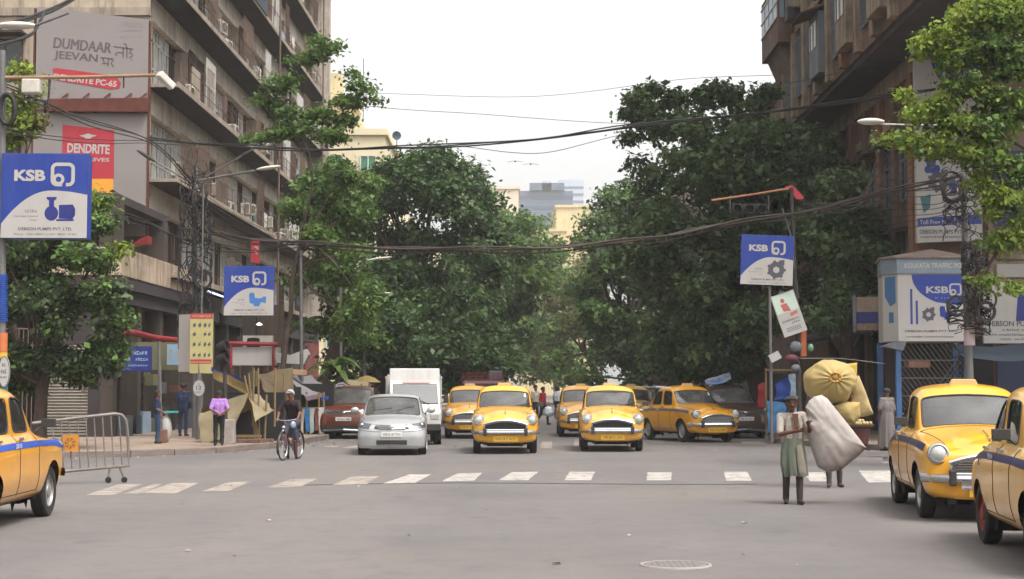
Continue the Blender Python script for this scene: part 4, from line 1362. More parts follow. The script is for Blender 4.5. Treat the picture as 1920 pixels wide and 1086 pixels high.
    arch = [(y, .595) for y in np.linspace(-.50, .50, 3)] + [(.52, .66)] + [(y, .70 + .095 * (1 - (y / .52) ** 2)) for y in np.linspace(.50, -.50, 13)] + [(-.52, .66)]
    T = Matrix(((0, 1, 0, 0), (1, 0, 0, 0), (0, 0, 1, 0), (0, 0, 0, 1)))
    mb.prism(arch, 2.05, 2.125, T=T)
    g = mb.build('grille', M_UNDER if grille == 'dark' else M_SLATE, t)
    mb = MB()
    mb.tube([(2.135, y, z) for y, z in arch], .017, 6, closed=True)
    mb.tube([(2.16, y, .72 + .105 * (1 - (y / .56) ** 2)) for y in np.linspace(-.54, .54, 15)], .024, 6)
    mb.build('grille_surround', M_CHROME, g, True)
    mb = MB()
    if grille == 'dark':
        for y in np.linspace(-.46, .46, 19): mb.box((2.128, y, .675), (.012, .008, .16))
        mb.box((2.132, 0, .70), (.014, .02, .2))
    else:
        for z in np.linspace(.615, .74, slats): mb.box((2.135, 0, z), (.03, .96 - (z - .6) * .8, .011))
    mb.build('grille_slat', M_CHROME if grille != 'dark' else M_TRIM, g)
    # plates
    pb = MB(); pb.box((2.105, 0, .375), (.02, .60, .135)); o = pb.build('number_plate', M_PLATEY, t, bevel=.006)
    if plate:
        q = MB(); write(q, plate, 0, .335, .075, .50, -.0, T=Matrix(((0, -1, 0, 2.118), (1, 0, 0, 0), (0, 0, 1, 0), (0, 0, 0, 1))))
        q.build('plate_lettering', M_INK, o)
    pb = MB(); pb.box((-2.16, 0, .72), (.02, .50, .12)); pb.build('number_plate', M_PLATEY, t, bevel=.006)
    if sign:
        q = MB(); q.prism([(-.19, 0), (.19, 0), (.15, .085), (-.15, .085)], -.06, .06, T=M4((.05, 0, 1.665 * ZS), RZ(PI / 2))); q.build('roof_sign', mat('sign_cream', '#c9a873', .6, var=.2), t, bevel=.008)
    if stripe:
        q = MB(); TSH.patch(q, 2.75, 13.6, 3.30, 3.82, .004, 90, 4); q.build('side_stripe', stripe, t, True)
        for sg in (1, -1):
            q = MB(); R = Matrix(((-sg, 0, 0, 0), (0, -1 * sg, 0, 0), (0, 0, 1, 0), (0, 0, 0, 1)))
            R = M4((7.0 * 0 + .0, sg * .838, 0), Matrix(((-sg, 0, 0), (0, -sg, 0), (0, 0, 1))))
            write(q, 'TAXI' if number is None else number, -.32 * -sg, .925, .055, .24, 0, T=R); q.build('stripe_lettering', M_STICK, t)
    for sg in mirror:
        q = MB(); p = Vector((.62, sg * .76, 1.10 * ZS))
        q.tube([p, p + Vector((.06, sg * .08, .06))], .012, 5); q.box(p + Vector((.07, sg * .15, .10)), (.06, .17, .105)); q.build('mirror', M_TRIM, t, bevel=.03)
    if sticker:
        q = MB(); TSH.patch(q, 6.62, 6.80, 6.55, 6.72, .002, 4, 3, both=False); q.build('sticker', M_STICK, t)
    return t
def drive(o, px, py, back, yaw, side=0.0):
    """ground pixel (px, py) is under the car's nose middle; back = distance nose to origin"""
    g = G(px, py)
    a = -PI / 2 + yaw
    f = Vector((math.cos(a), math.sin(a), 0)); l = Vector((-f.y, f.x, 0))
    o.location = g - f * back + l * side
    o.rotation_euler = (0, 0, a)
t = make_taxi('yellow taxi with dark open grille and white windscreen sticker, stopped beside the silver car', plate='WB 04 E 4173')
drive(t, 947, 850, 1.45, rad(1))
t = make_taxi('yellow taxi in front of the crossing, its dark grille under a thin chrome strip, with no other car overlapping its bumper', plate='WB 04 D 2291', sticker=False)
t['label'] = 'yellow taxi with black grille and plain windscreen, foremost of the middle pair'
drive(t, 1147, 846, 1.45, rad(-1.5))
t = make_taxi('yellow taxi with chrome-barred grille tucked behind the white truck and the stickered taxi', plate='WB 04 C 6130', grille='bars')
drive(t, 880, 822, 1.45, rad(1))
t = make_taxi('yellow taxi with silver grille half hidden behind the black-grilled taxi', plate=None, grille='bars', sticker=False, mirror=())
drive(t, 1093, 819, 1.45, rad(0))
t = make_taxi('mostly hidden yellow taxi showing one door behind the middle pair of taxis', plate=None, sticker=False)
drive(t, 1186, 810, 1.45, rad(-2))
t = make_taxi('yellow taxi with grey side stripe turning aside in front of the brown hatchback', stripe=M_STRIPEG, plate='WB 19 A 3305', grille='bars', mirror=(), slats=4)
drive(t, 1327, 829, 1.45, rad(19))
t = make_taxi('yellow taxi with navy stripe and cream roof sign, standing beside the carrying man', stripe=M_STRIPEN, plate='WB 04 F 1187', grille='bars', mirror=(-1,), slats=5)
TN1 = t
t = make_taxi('closest yellow taxi with red wheels, cut off at the frame behind another taxi', stripe=M_STRIPEN, rim=M_RIMR, grille='bars', mirror=(-1,), number='9814')
TN2 = t
t = make_taxi('yellow taxi with bright blue stripe driving away by the metal barrier', stripe=M_STRIPE, number='2013', mirror=(-1, 1))
TL = t
def place_by_front_wheel(o, px, py, yaw, side, wx=1.30):
    """stand the front wheel of the given side (+1 left, -1 right of the car) on the photo pixel"""
    g = G(px, py); a = -PI / 2 + yaw
    f = Vector((math.cos(a), math.sin(a), 0)); l = Vector((-f.y, f.x, 0))
    o.location = g - f * wx - l * side * .78
    o.rotation_euler = (0, 0, a)
place_by_front_wheel(TN1, 1724, 970, rad(-6.6), -1)
place_by_front_wheel(TN2, 1842, 1019, rad(-7), -1, -1.16)
place_by_front_wheel(TL, 92, 968, rad(182), -1)

# ---- modern cars ---------------------------------------------------------------
SNET = [
 [(1.96,0,.20),(2.00,0,.26),(2.02,0,.44),(2.00,0,.60),(1.96,0,.70),(1.90,0,.77),(1.82,0,.82),(1.74,0,.855),(1.68,0,.875)],
 [(1.94,.50,.18),(1.965,.54,.24),(1.975,.55,.44),(1.95,.55,.61),(1.90,.53,.72),(1.84,.46,.80),(1.77,.34,.85),(1.70,.18,.88),(1.62,0,.90)],
 [(1.76,.75,.18),(1.78,.80,.25),(1.78,.82,.46),(1.74,.815,.63),(1.66,.79,.78),(1.60,.70,.86),(1.56,.52,.895),(1.50,.28,.92),(1.45,0,.935)],
 [(1.22,.74,.20),(1.22,.80,.27),(1.22,.835,.50),(1.22,.835,.68),(1.22,.80,.84),(1.20,.70,.92),(1.18,.52,.955),(1.16,.28,.98),(1.14,0,.99)],
 [(.90,.74,.20),(.90,.80,.27),(.90,.835,.50),(.90,.835,.70),(.90,.81,.88),(.88,.76,.96),(.94,.69,.985),(1.02,.38,1.01),(1.06,0,1.02)],
 [(.45,.74,.20),(.45,.80,.27),(.45,.835,.50),(.45,.84,.72),(.45,.815,.92),(.58,.76,1.01),(.18,.625,1.42),(.20,.42,1.47),(.21,0,1.49)],
 [(-.15,.74,.20),(-.15,.80,.27),(-.15,.835,.50),(-.15,.84,.74),(-.15,.815,.95),(-.15,.755,1.03),(-.15,.62,1.47),(-.15,.44,1.53),(-.15,0,1.555)],
 [(-.65,.74,.20),(-.65,.80,.27),(-.65,.835,.50),(-.65,.84,.75),(-.65,.81,.96),(-.65,.75,1.04),(-.65,.59,1.45),(-.65,.40,1.51),(-.65,0,1.53)],
 [(-1.15,.74,.20),(-1.15,.80,.27),(-1.15,.835,.50),(-1.15,.835,.76),(-1.15,.80,.97),(-1.20,.73,1.04),(-1.08,.56,1.36),(-1.08,.37,1.42),(-1.08,0,1.44)],
 [(-1.55,.73,.22),(-1.55,.79,.29),(-1.55,.82,.50),(-1.55,.81,.76),(-1.55,.76,.96),(-1.55,.68,1.02),(-1.54,.52,1.06),(-1.52,.3,1.08),(-1.5,0,1.09)],
 [(-1.90,.68,.25),(-1.92,.73,.32),(-1.93,.75,.5),(-1.92,.74,.75),(-1.88,.68,.94),(-1.86,.58,1.0),(-1.84,.44,1.03),(-1.82,.24,1.04),(-1.8,0,1.05)],
 [(-1.98,0,.27),(-2.02,0,.34),(-2.04,0,.5),(-2.03,0,.75),(-1.98,0,.92),(-1.95,0,.98),(-1.92,0,1.0),(-1.9,0,1.02),(-1.88,0,1.03)],
]
def suv_net():
    n = [[list(p) for p in r] for r in SNET]
    A = np.array(n)
    z = A[:, :, 2]
    A[:, :, 2] = np.where(z < .3, z * 1.25, z * 1.07 + .02)
    # blunter nose, taller tail (hatchback)
    A[9, 6:, 2] += .32; A[9, 5, 2] += .08; A[9, 6:, 0] -= .12
    A[8, 6:, 2] += .06
    A[10, 6:, 2] += .16; A[10, 5, 2] += .04
    A[11, 6:, 2] += .12
    A[0:3, 3:, 2] += .05
    return A
MODERN_WH = [(1.22, .31, .345), (-1.2, .31, .345)]
def modern_car(key, name, label, cat, net, paintm, grille_style, rim, plate_m=M_PLATEW, plate='', wscale=1.0, detail=True):
    sh = Shell(net, wscale)
    wins = [('windscreen', 4.08, 4.94, 6.08, 8.0), ('front_door_window', 5.12, 5.92, 5.14, 5.92), ('rear_door_window', 6.1, 7.7, 5.14, 5.92), ('rear_window', 8.15, 8.9, 6.2, 8.0)]
    b, panes, trim = sh.body(wins, MODERN_WH)
    t = thing(name, label, cat)
    me = clean(b).mesh('body', paintm, True, 50, merge=.0008); flip_mesh(me); inst('body', me, t)
    for w, p in zip(wins, panes):
        for me in pane_meshes(w, p): inst(w[0], me, t)
    trim.build('window_trim', M_TRIM, t, True)
    build_each(wheel_wells(MODERN_WH, .42, .76), 'wheel_well', M_UNDER, t, True)
    mb = MB(); mb.span((-1.85, -.62, .17), (1.7, .62, .3)); mb.span((.85, -.6, .3), (1.65, .6, .7)); mb.span((-1.85, -.6, .3), (-1.3, .6, .8)); mb.build('underbody', M_UNDER, t)
    interior(t, -1.25, .95, .34, .98, .66)
    for sg in (1, -1):
        for (wx, wz, wr) in MODERN_WH:
            o = wheel(.305, .19, rim, t, (wx, sg * .735, .305), sg, spokes=5)
        q = MB(); sh.patch(q, 1.0, 2.45, 3.45, 4.85, .006, 12, 6, both=False)
        if sg < 0:
            q.v = [(x, -y, z) for x, y, z in q.v]; q.f = [f[::-1] for f in q.f]
        h = q.build('headlight', mat('lens_grey', '#4d4e55', .15, var=.4, vscale=7, coat=.8), t, True)
        q = MB(); q.ball(sh.pt(1.6, 4.2) * 1 + Vector((.0, 0, 0)) if sg > 0 else Vector((sh.pt(1.6, 4.2).x, -sh.pt(1.6, 4.2).y, sh.pt(1.6, 4.2).z)), .055); q.build('bulb', M_CHROME, h, True)
        q = MB(); p = Vector((.72, sg * .80, 1.02)); q.tube([p, p + Vector((.02, sg * .08, .02))], .02, 5); q.ball(p + Vector((.03, sg * .14, .05)), (.06, .11, .075)); q.build('mirror', paintm, t, True)
        q = MB()
        for u in (5.95, 7.4):
            pp = sh.pt(u, 3.9); q.box((pp.x, sg * (pp.y + .012), pp.z), (.18, .03, .025))
        q.build('door_handle', paintm, t, bevel=.008)
        q = MB(); sh.patch(q, 10.05, 10.7, 3.2, 4.6, .006, 5, 4, both=False)
        if sg < 0:
            q.v = [(x, -y, z) for x, y, z in q.v]; q.f = [f[::-1] for f in q.f]
        q.build('tail_light', M_RED, t, True)
    q = MB()
    for u in (5.98,):
        sh.line(q, [(u, v) for v in np.linspace(1.0, 5.0, 18)], .005)
    sh.line(q, [(4.45, v) for v in np.linspace(1.2, 4.8, 16)], .005)
    sh.line(q, [(u, 5.1) for u in np.linspace(2.2, 4.0, 12)], .004)
    sh.line(q, [(u, 4.9) for u in np.linspace(0.0, 1.2, 8)], .004)
    build_each(q, 'panel_seam', M_UNDER, t)
    if grille_style == 'sedan':
        q = MB(); sh.patch(q, 0, .72, 3.55, 4.55, .012, 8, 5); g = q.build('grille', M_TRIM, t, True)
        q = MB()
        for v in (3.6, 4.05, 4.5):
            sh.line(q, [(u, v) for u in np.linspace(0, .70 - abs(v - 4.05) * .35, 9)], .022, .016)
        q.ball(sh.pt(0, 4.05) + Vector((.03, 0, 0)), (.02, .075, .06)); q.build('grille_bar', M_CHROME, g, True)
        q = MB(); sh.patch(q, 0, .62, 1.2, 1.75, .008, 10, 4); q.build('air_intake', M_TRIM, t, True)
        q = MB(); sh.line(q, [(u, 2.95 + .1 * u * u) for u in np.linspace(0, 2.6, 18)], .008); sh.line(q, [(u, 1.05 - .1 * u) for u in np.linspace(0, 1.9, 14)], .012); q.build('bumper_crease', M_SLATE, t)
        q = MB(); sh.patch(q, 0, 1.9, .55, .95, .02, 16, 3); q.build('bumper_lip', M_CHROME if False else paintm, t, True)
        pz = sh.pt(0, 2.55)
    else:
        q = MB(); sh.patch(q, 0, .9, 3.5, 4.3, .012, 10, 5); g = q.build('grille', M_TRIM, t, True)
        q = MB()
        sh.line(q, [(u, 4.3) for u in np.linspace(0, 1.2, 12)], .030, .014); q.ball(sh.pt(0, 4.0) + Vector((.03, 0, 0)), (.02, .07, .05)); q.build('grille_bar', M_CHROME, g, True)
        q = MB(); sh.patch(q, 0, 1.95, .0, 1.7, .014, 16, 4); q.build('lower_bumper', M_TRIM, t, True)
        q = MB(); sh.line(q, [(u, .8) for u in np.linspace(0, 1.3, 12)], .035, .02); q.build('skid_bar', M_CHROME, t, True)
        q = MB(); sh.patch(q, 2.2, 10, .0, .95, .012, 40, 3); 
        pz = sh.pt(0, 2.6)
        q = MB()
        for sg in (1, -1): q.tube([(-.9, sg * .5, 1.67), (-.8, sg * .5, 1.72), (.1, sg * .5, 1.72), (.2, sg * .5, 1.66)], .018, 6)
        q.build('roof_rail', M_CHROME, t)
    pb = MB(); pb.box((pz.x + .015, 0, pz.z), (.02, .50, .115)); o = pb.build('number_plate', plate_m, t, bevel=.005)
    if plate:
        q = MB(); write(q, plate, 0, pz.z - .035, .07, .42, 0, T=Matrix(((0, -1, 0, pz.x + .028), (1, 0, 0, 0), (0, 0, 1, 0), (0, 0, 0, 1)))); q.build('plate_lettering', M_INK, o)
    q = MB()
    q.bar((.93, .1, 1.06), (.80, .55, 1.17), .012, .02); q.bar((.95, -.5, 1.06), (.86, -.02, 1.12), .012, .02); q.build('wiper', M_TRIM, t)
    return t
M_SILVER = mat('silver_paint', '#a3a2a1', .32, metal=.4, var=.08, coat=.6, grime=.15)
M_COPPER = mat('copper_paint', '#64301c', .32, metal=.35, var=.1, coat=.6, grime=.2)
M_BRONZE = mat('brown_paint', '#4a2f28', .32, metal=.35, var=.1, coat=.6, grime=.2)
M_WHITEP = mat('white_paint', '#cfcdca', .4, var=.1, coat=.4, grime=.25)
M_MAROON = mat('maroon_paint', '#4d1a1e', .35, metal=.2, var=.1, coat=.5, grime=.2)
t = modern_car('sedan', 'silver_sedan', 'silver sedan with chrome barred grille leading the cars beside the cyclist', 'car', SNET, M_SILVER, 'sedan', M_RIMS, plate='WB 02 AF 7514', wscale=.945)
drive(t, 735, 853, 1.55, rad(3))
SUV = suv_net()
t = modern_car('suv', 'crossover', 'copper brown crossover with black lower bumper parked by the tarpaulin stalls', 'car', SUV, M_COPPER, 'suv', M_RIMS, plate='WB 06 K 4480')
drive(t, 648, 823, 1.6, rad(-4))
t = modern_car('hatch', 'hatchback', 'dark brown hatchback standing by the kerb behind the turning taxi', 'car', SUV, M_BRONZE, 'suv', M_RIMS, plate='WB 20 1967')
drive(t, 1392, 822, 1.6, rad(10))
t = modern_car('van_b', 'hatchback', 'pale car queueing behind the turning taxi, beside a maroon car', 'car', SUV, M_WHITEP, 'suv', M_RIMS)
drive(t, 1238, 790, 1.6, rad(0))
t = modern_car('car_c', 'hatchback', 'maroon car glimpsed between the middle taxis and the pale car', 'car', SUV, M_MAROON, 'suv', M_RIMS)
drive(t, 1212, 802, 1.6, rad(0))
t = modern_car('car_d', 'hatchback', 'white car furthest back in the queue right of the middle taxis', 'car', SNET, M_WHITEP, 'sedan', M_RIMS)
drive(t, 1221, 773, 1.6, rad(0))

# ---- white pick-up truck ---------------------------------------------------------
M_TRUCK = mat('truck_white', '#b9b5b0', .45, var=.12, vscale=2, coat=.3, grime=.3, streak=.15)
tr = thing('cargo_truck', 'small white cargo truck with tall wind board behind the silver sedan', 'truck')
prof = [(1.55, .42), (1.62, .60), (1.60, .92), (1.42, 1.06), (1.30, 1.12), (.86, 1.72), (.70, 1.84), (-.10, 1.86), (-.14, .42)]
mb = MB()
T = Matrix(((1, 0, 0, 0), (0, 1, 0, 0), (0, 0, 1, 0), (0, 0, 0, 1)))
mb.prism(prof, -.73, .73); mb.build('cab', M_TRUCK, tr, bevel=.05)
def slab(mbx, a, b, y0, y1, off, tops=(1, 1)):
    """thin panel on the sloping line a-b of the side profile, from y0 to y1"""
    a, b = Vector((a[0], 0, a[1])), Vector((b[0], 0, b[1]))
    d = (b - a).normalized(); n = Vector((d.z, 0, -d.x)) * (1 if d.z > 0 else -1)
    n = Vector((abs(n.x), 0, abs(n.z)))
    q = [a + n * off, b + n * off]
    k = .96
    mbx.add([Vector((q[0].x, y0, q[0].z)), Vector((q[0].x, y1, q[0].z)), Vector((q[1].x, y1 * k, q[1].z)), Vector((q[1].x, y0 * k, q[1].z))], [(0, 1, 2, 3)])
    a_, b_, c_ = [Vector(v) for v in mbx.v[-4:-1]]
    if (b_ - a_).cross(c_ - b_).x < 0: mbx.f[-1] = mbx.f[-1][::-1]
mb = MB(); slab(mb, (1.255, 1.175), (.875, 1.69), -.64, .64, .008); mb.build('windscreen', M_GLASSD, tr)
mb = MB(); slab(mb, (1.20, 1.25), (.90, 1.66), -.60, .60, .003); mb.build('cab_shade_panel', mat('cab_shade', '#2d3135', .8, var=.4), tr)  # dark panel under the glass, painted shade of the cab's inside
mb = MB(); mb.tube([(1.27, -.65, 1.17), (1.27, .65, 1.17), (.865, .62, 1.705), (.865, -.62, 1.705)], .014, 6, closed=True); mb.build('windscreen_trim', M_TRIM, tr)
mb = MB(); mb.bar((1.29, .4, 1.15), (1.15, -.1, 1.34), .02, .02); mb.build('wiper', M_TRIM, tr)
for sg in (1, -1):
    mb = MB(); mb.prism([(1.05, 1.15), (.72, 1.62), (.05, 1.66), (.05, 1.12)], sg * .732, sg * .737); mb.build('door_window', M_GLASSD, tr)
    mb = MB(); mb.tube([(1.1, sg * .735, .5), (1.12, sg * .735, 1.1), (.72, sg * .735, 1.68), (0, sg * .735, 1.7), (0, sg * .735, .5)], .006, 5, closed=True); mb.box((.12, sg * .74, .98), (.14, .02, .03)); mb.build('door_seam', M_TRIM, tr)
    mb = MB(); mb.tube([(1.1, sg * .74, 1.15), (1.15, sg * .84, 1.25)], .012, 5); mb.box((1.16, sg * .88, 1.30), (.05, .13, .24)); mb.build('mirror', M_TRIM, tr, bevel=.02)
    mb = MB(); mb.box((1.60, sg * .55, .80), (.06, .26, .18)); o = mb.build('headlight', M_LENS, tr, bevel=.03)
    for wx in (1.0, -1.35):
        wheel(.29, .18, M_RIMS, tr, (wx, sg * .62, .29), sg)
    mb = MB(); mb.lathe([(.36, .0), (.36, .02), (.001, .02)], 20, T=M4((1.0, sg * .72, .31), RX(-sg * PI / 2)), ang=2 * PI); mb.build('wheel_arch', M_UNDER, tr)
mb = MB(); mb.box((1.62, 0, .50), (.08, 1.44, .2)); mb.build('bumper', M_TRIM, tr, bevel=.03)
mb = MB(); mb.box((1.645, 0, .86), (.03, .62, .12)); mb.build('grille', M_TRIM, tr, bevel=.02)
mb = MB(); mb.box((1.665, 0, .50), (.015, .42, .1)); mb.build('number_plate', M_PLATEY, tr)
mb = MB(); mb.prism([(.70, 1.82), (.62, 2.16), (.52, 2.18), (.52, 1.82)], -.72, .72); mb.build('wind_board', M_TRUCK, tr, bevel=.015)
mb = MB(); slab(mb, (.845, 1.735), (.735, 1.815), -.35, .45, .035); mb.build('visor_strip', mat('pink_strip', '#cf9a94', .6, var=.2), tr)
mb = MB(); mb.span((-2.35, -.78, .62), (-.2, .78, .70)); mb.span((-.24, -.78, .7), (-.2, .78, 2.0))
for sg in (1, -1):
    mb.span((-2.35, sg * .78 - .02, .7), (-.2, sg * .78 + .02, 1.92))
mb.span((-2.37, -.78, .7), (-2.33, .78, 1.92)); mb.build('cargo_body', M_TRUCK, tr)
mb = MB()
for sg in (1, -1):
    for x in np.linspace(-2.3, -.25, 6): mb.box((x, sg * .805, 1.3), (.05, .03, 1.22))
    mb.box((-1.28, sg * .81, 1.92), (2.16, .05, .06))
mb.build('stake', M_TRUCK, tr)
mb = MB(); mb.span((-2.3, -.35, .42), (1.2, .35, .62)); mb.tube([(-1.35, -.6, .29), (-1.35, .6, .29)], .05, 6); mb.span((.5, -.6, .3), (1.5, .6, .45)); mb.build('chassis', M_UNDER, tr)
drive(tr, 778, 834, 1.25, rad(5))
# minibus whose roof rack shows over the hidden taxi
M_RACK = mat('rack_red', '#6b2a28', .7, var=.4)
g = P(908, 716, 62)
t = thing('minibus', 'maroon minibus whose red and grey roof rack shows above the taxi behind the truck', 'minibus', (g.x, g.y, 0))
mb = MB()
for z in (0, .12, .24):
    mb.bar((-.85, 0, z + 1.95), (.75, 0, z + 1.95), .03); mb.bar((-.85, 1.2, z + 1.95), (.75, 1.2, z + 1.95), .03)
for x in np.linspace(-.85, .75, 9): mb.bar((x, 0, 1.95), (x, 0, 2.21), .025); mb.bar((x, 0, 1.95), (x, 1.2, 1.95), .025)
mb.build('roof_rack', M_RACK, t)
mb = MB(); mb.span((.2, .1, 1.97), (.7, 1.0, 2.29)); mb.build('rack_crate', M_SLATE, t)
mb = MB(); mb.span((-.95, -.2, .35), (.85, 3.8, 1.92)); mb.build('body', M_MAROON, t, bevel=.15)
mb = MB(); mb.span((-.8, -.215, 1.15), (.7, -.195, 1.72)); mb.build('windscreen', M_GLASSD, t)
for sg in (1, -1):
    for y in (.5, 3.0):
        o = wheel(.30, .18, M_RIMS, t, (sg * .8 - .05, y, .30), sg); o.rotation_euler = (0, 0, -PI / 2)
# ================================================================ PEOPLE
M_SKIN = mat('skin_brown', '#6e4530', .6, var=.15, vscale=8)
M_SKIN2 = mat('skin_dark', '#5a3626', .6, var=.15, vscale=8)
M_HAIR = mat('hair_black', (.012, .010, .010), .7, var=.3, vscale=30)
def cloth(name, col, **k): return mat(name, col, .9, var=k.pop('var', .25), vscale=k.pop('vscale', 6), bump=.25, bscale=20, **k)
def person(name, label, loc, face, H, joints=None, shirt='#444444', legs='#333333', shoe='#2a211c', skin=None, sleeve=0.5, voxel=.014, hair=True, fingers=False, group=None, bulk=1.0, bare_leg=0.0, clothes_long=False, cap=None):
    """one continuous figure grown from tapered limbs; modelled 1.7 m tall facing -Y, x to the picture's right; face = turn about z"""
    J = dict(pel=(0, 0, .93), chest=(0, .0, 1.24), neck=(0, .0, 1.43), head=(0, -.015, 1.575),
             ls=(.17, 0, 1.38), le=(.225, .02, 1.12), lh=(.235, -.05, .88), rs=(-.17, 0, 1.38), re=(-.225, .02, 1.12), rh=(-.235, -.05, .88),
             lp=(.085, 0, .90), lk=(.10, -.02, .50), la=(.10, .02, .09), lt=(.115, -.13, .035), rp=(-.085, 0, .90), rk=(-.10, -.02, .50), ra=(-.10, .02, .09), rt=(-.115, -.13, .035))
    J.update(joints or {})
    J = {k: Vector(v) for k, v in J.items()}
    sk = skin or M_SKIN
    mats = [sk, cloth('cloth_' + shirt, shirt), cloth('cloth_' + legs, legs), mat('shoe_' + shoe, shoe, .7, var=.2), M_HAIR]
    caps = []
    def c(a, b, r0, r1, m): caps.append((J[a] if isinstance(a, str) else Vector(a), J[b] if isinstance(b, str) else Vector(b), r0, r1, m))
    right = (J['ls'] - J['rs']).normalized()
    fw = right.cross(Vector((0, 0, 1))); fw = -fw if fw.y > 0 else fw
    k = bulk
    for s in (-1, 1):
        o = right * .062 * s
        c(J['pel'] + o + Vector((0, 0, -.02)), J['chest'] + o * 1.1, .105 * k, .115 * k, 1)
        c(J['chest'] + o * 1.1, J['neck'] + o * 1.2 + Vector((0, 0, -.10)), .115 * k, .085, 1)
        c(J['pel'] + o, J['pel'] + o + Vector((0, 0, -.06)), .108 * k, .105 * k, 2)
    c('neck', J['neck'] + Vector((0, 0, -.06)), .052, .075, 1)
    c(J['neck'] + Vector((0, 0, .0)), J['head'] + Vector((0, .01, -.04)), .050, .052, 0)
    hd = J['head']
    up = (hd - J['neck']).normalized()
    c(hd + up * .035 - fw * .02, hd - up * .02 - fw * .005, .088, .080, 0)
    c(hd - up * .02 + fw * .02, hd - up * .085 + fw * .045, .066, .045, 0)
    c(hd - up * .005 + fw * .085, hd - up * .035 + fw * .103, .010, .015, 0)       # nose
    for s in (-1, 1):
        c(hd + right * .083 * s - up * .03, hd + right * .087 * s + up * .01, .013, .017, 0)   # ears
    for s, (a, e, h) in ((1, ('ls', 'le', 'lh')), (-1, ('rs', 're', 'rh'))):
        c(J['neck'] + Vector((0, 0, -.07)), a, .07, .068 * k, 1)
        m = J[a].lerp(J[e], sleeve * 2 if sleeve < .5 else 1)
        c(J[a], m, .063 * k, .056 * k, 1)
        if sleeve < .5: c(m, J[e], .043, .040, 0)
        if sleeve > .5:
            m2 = J[e].lerp(J[h], (sleeve - .5) * 2); c(J[e], m2, .05, .044, 1); c(m2, J[h], .033, .027, 0)
        else:
            c(J[e], J[h], .042, .027, 0)
        d = (J[h] - J[e]).normalized()
        c(J[h], J[h] + d * .075, .030, .032, 0)
        n = d.orthogonal().normalized(); 
        w = d.cross(Vector((0, 1, 0))); w = w.normalized() if w.length > .1 else n
        if fingers:
            for q, L in ((-1.5, .055), (-.5, .07), (.5, .075), (1.5, .065)):
                b = J[h] + d * .085 + w * q * .018
                mid = b + d * L * .55 + fw * .008
                c(b, mid, .0095, .009, 0); c(mid, mid + d * L * .4 + fw * .022, .009, .0075, 0)
            tb = J[h] + d * .03 - w * s * .03
            c(tb, tb + d * .035 - w * s * .028 + fw * .01, .012, .010, 0); c(tb + d * .035 - w * s * .028 + fw * .01, tb + d * .07 - w * s * .03 + fw * .018, .010, .008, 0)
        else:
            c(J[h] + d * .075, J[h] + d * .13 + fw * .02, .030, .018, 0); c(J[h] + d * .03, J[h] + d * .07 + fw * .05, .015, .011, 0)
    for (p, kn, an, to) in (('lp', 'lk', 'la', 'lt'), ('rp', 'rk', 'ra', 'rt')):
        c(p, kn, .092 * k, .064 * k, 2)
        if bare_leg:
            m = J[kn].lerp(J[an], 1 - bare_leg); c(kn, m, .062, .058, 2); c(m, an, .048, .038, 0)
        else:
            c(kn, an, .064 * k, .052 * k, 2)
        hl = J[an] + (J[an] - J[to]) * .25; hl.z = .04
        c(J[an] + Vector((0, 0, -.03)), hl, .04, .038, 3); c(hl, J[to], .038, .034, 3)
        c(J[an], J[an] + Vector((0, 0, -.035)), .04, .042, 3 if not bare_leg else 0)
    mb = MB()
    for (a, b, r0, r1, m) in caps:
        d = b - a; L = d.length
        if L < 1e-5: d = Vector((0, 0, 1)); L = 1e-5
        R = d.normalized().to_track_quat('Z', 'Y').to_matrix()
        prof = [(r0 * math.sin(t), -r0 * math.cos(t)) for t in np.linspace(0.02, PI / 2, 5)] + [(r1 * math.cos(t), L + r1 * math.sin(t)) for t in np.linspace(0, PI / 2 - .02, 5)]
        mb.lathe(prof, 10, T=M4(a, R))
        n = len(mb.v); K = 10
        base = n - len(prof) * K
        mb.f.append(tuple(base + i for i in range(K))[::-1]); mb.m.append(0)
        mb.f.append(tuple(n - K + i for i in range(K))); mb.m.append(0)
    me = mb.mesh('body', sk)
    ob = bpy.data.objects.new('body', me); COL.objects.link(ob)
    md = ob.modifiers.new('r', 'REMESH'); md.mode = 'VOXEL'; md.voxel_size = voxel
    sm = ob.modifiers.new('s', 'SMOOTH'); sm.factor = .5; sm.iterations = 3
    new = bpy.data.meshes.new_from_object(ob.evaluated_get(bpy.context.evaluated_depsgraph_get()))
    bpy.data.objects.remove(ob); bpy.data.meshes.remove(me)
    new.name = 'body'
    co = np.empty(len(new.vertices) * 3, np.float32); new.vertices.foreach_get('co', co); co = co.reshape(-1, 3)
    # material of the nearest limb
    best = np.full(len(co), 1e9); bm_ = np.zeros(len(co), int)
    for (a, b, r0, r1, m) in caps:
        A, D = np.array(a), np.array(b - a); L2 = max(1e-9, D @ D)
        t = np.clip(((co - A) @ D) / L2, 0, 1)
        dist = np.linalg.norm(co - (A + t[:, None] * D), axis=1) - (r0 + (r1 - r0) * t)
        w = dist < best; best[w] = dist[w]; bm_[w] = m
    new.materials.clear()
    for m in mats: new.materials.append(m)
    loops = np.empty(len(new.loops), np.int32); new.loops.foreach_get('vertex_index', loops)
    st = np.empty(len(new.polygons), np.int32); new.polygons.foreach_get('loop_start', st)
    new.polygons.foreach_set('material_index', bm_[loops[st]].astype(np.int32))
    new.polygons.foreach_set('use_smooth', [True] * len(new.polygons))
    # cloth folds
    nz = np.array([mnoise.noise(Vector(p) * 9) for p in co]) if len(co) < 30000 else 0
    no = np.empty(len(co) * 3, np.float32); new.vertices.foreach_get('normal', no); no = no.reshape(-1, 3)
    isc = ((bm_ == 1) | (bm_ == 2)).astype(np.float32)
    co2 = co + no * (isc * nz * .010)[:, None]
    new.vertices.foreach_set('co', co2.astype(np.float32).ravel()); new.update()
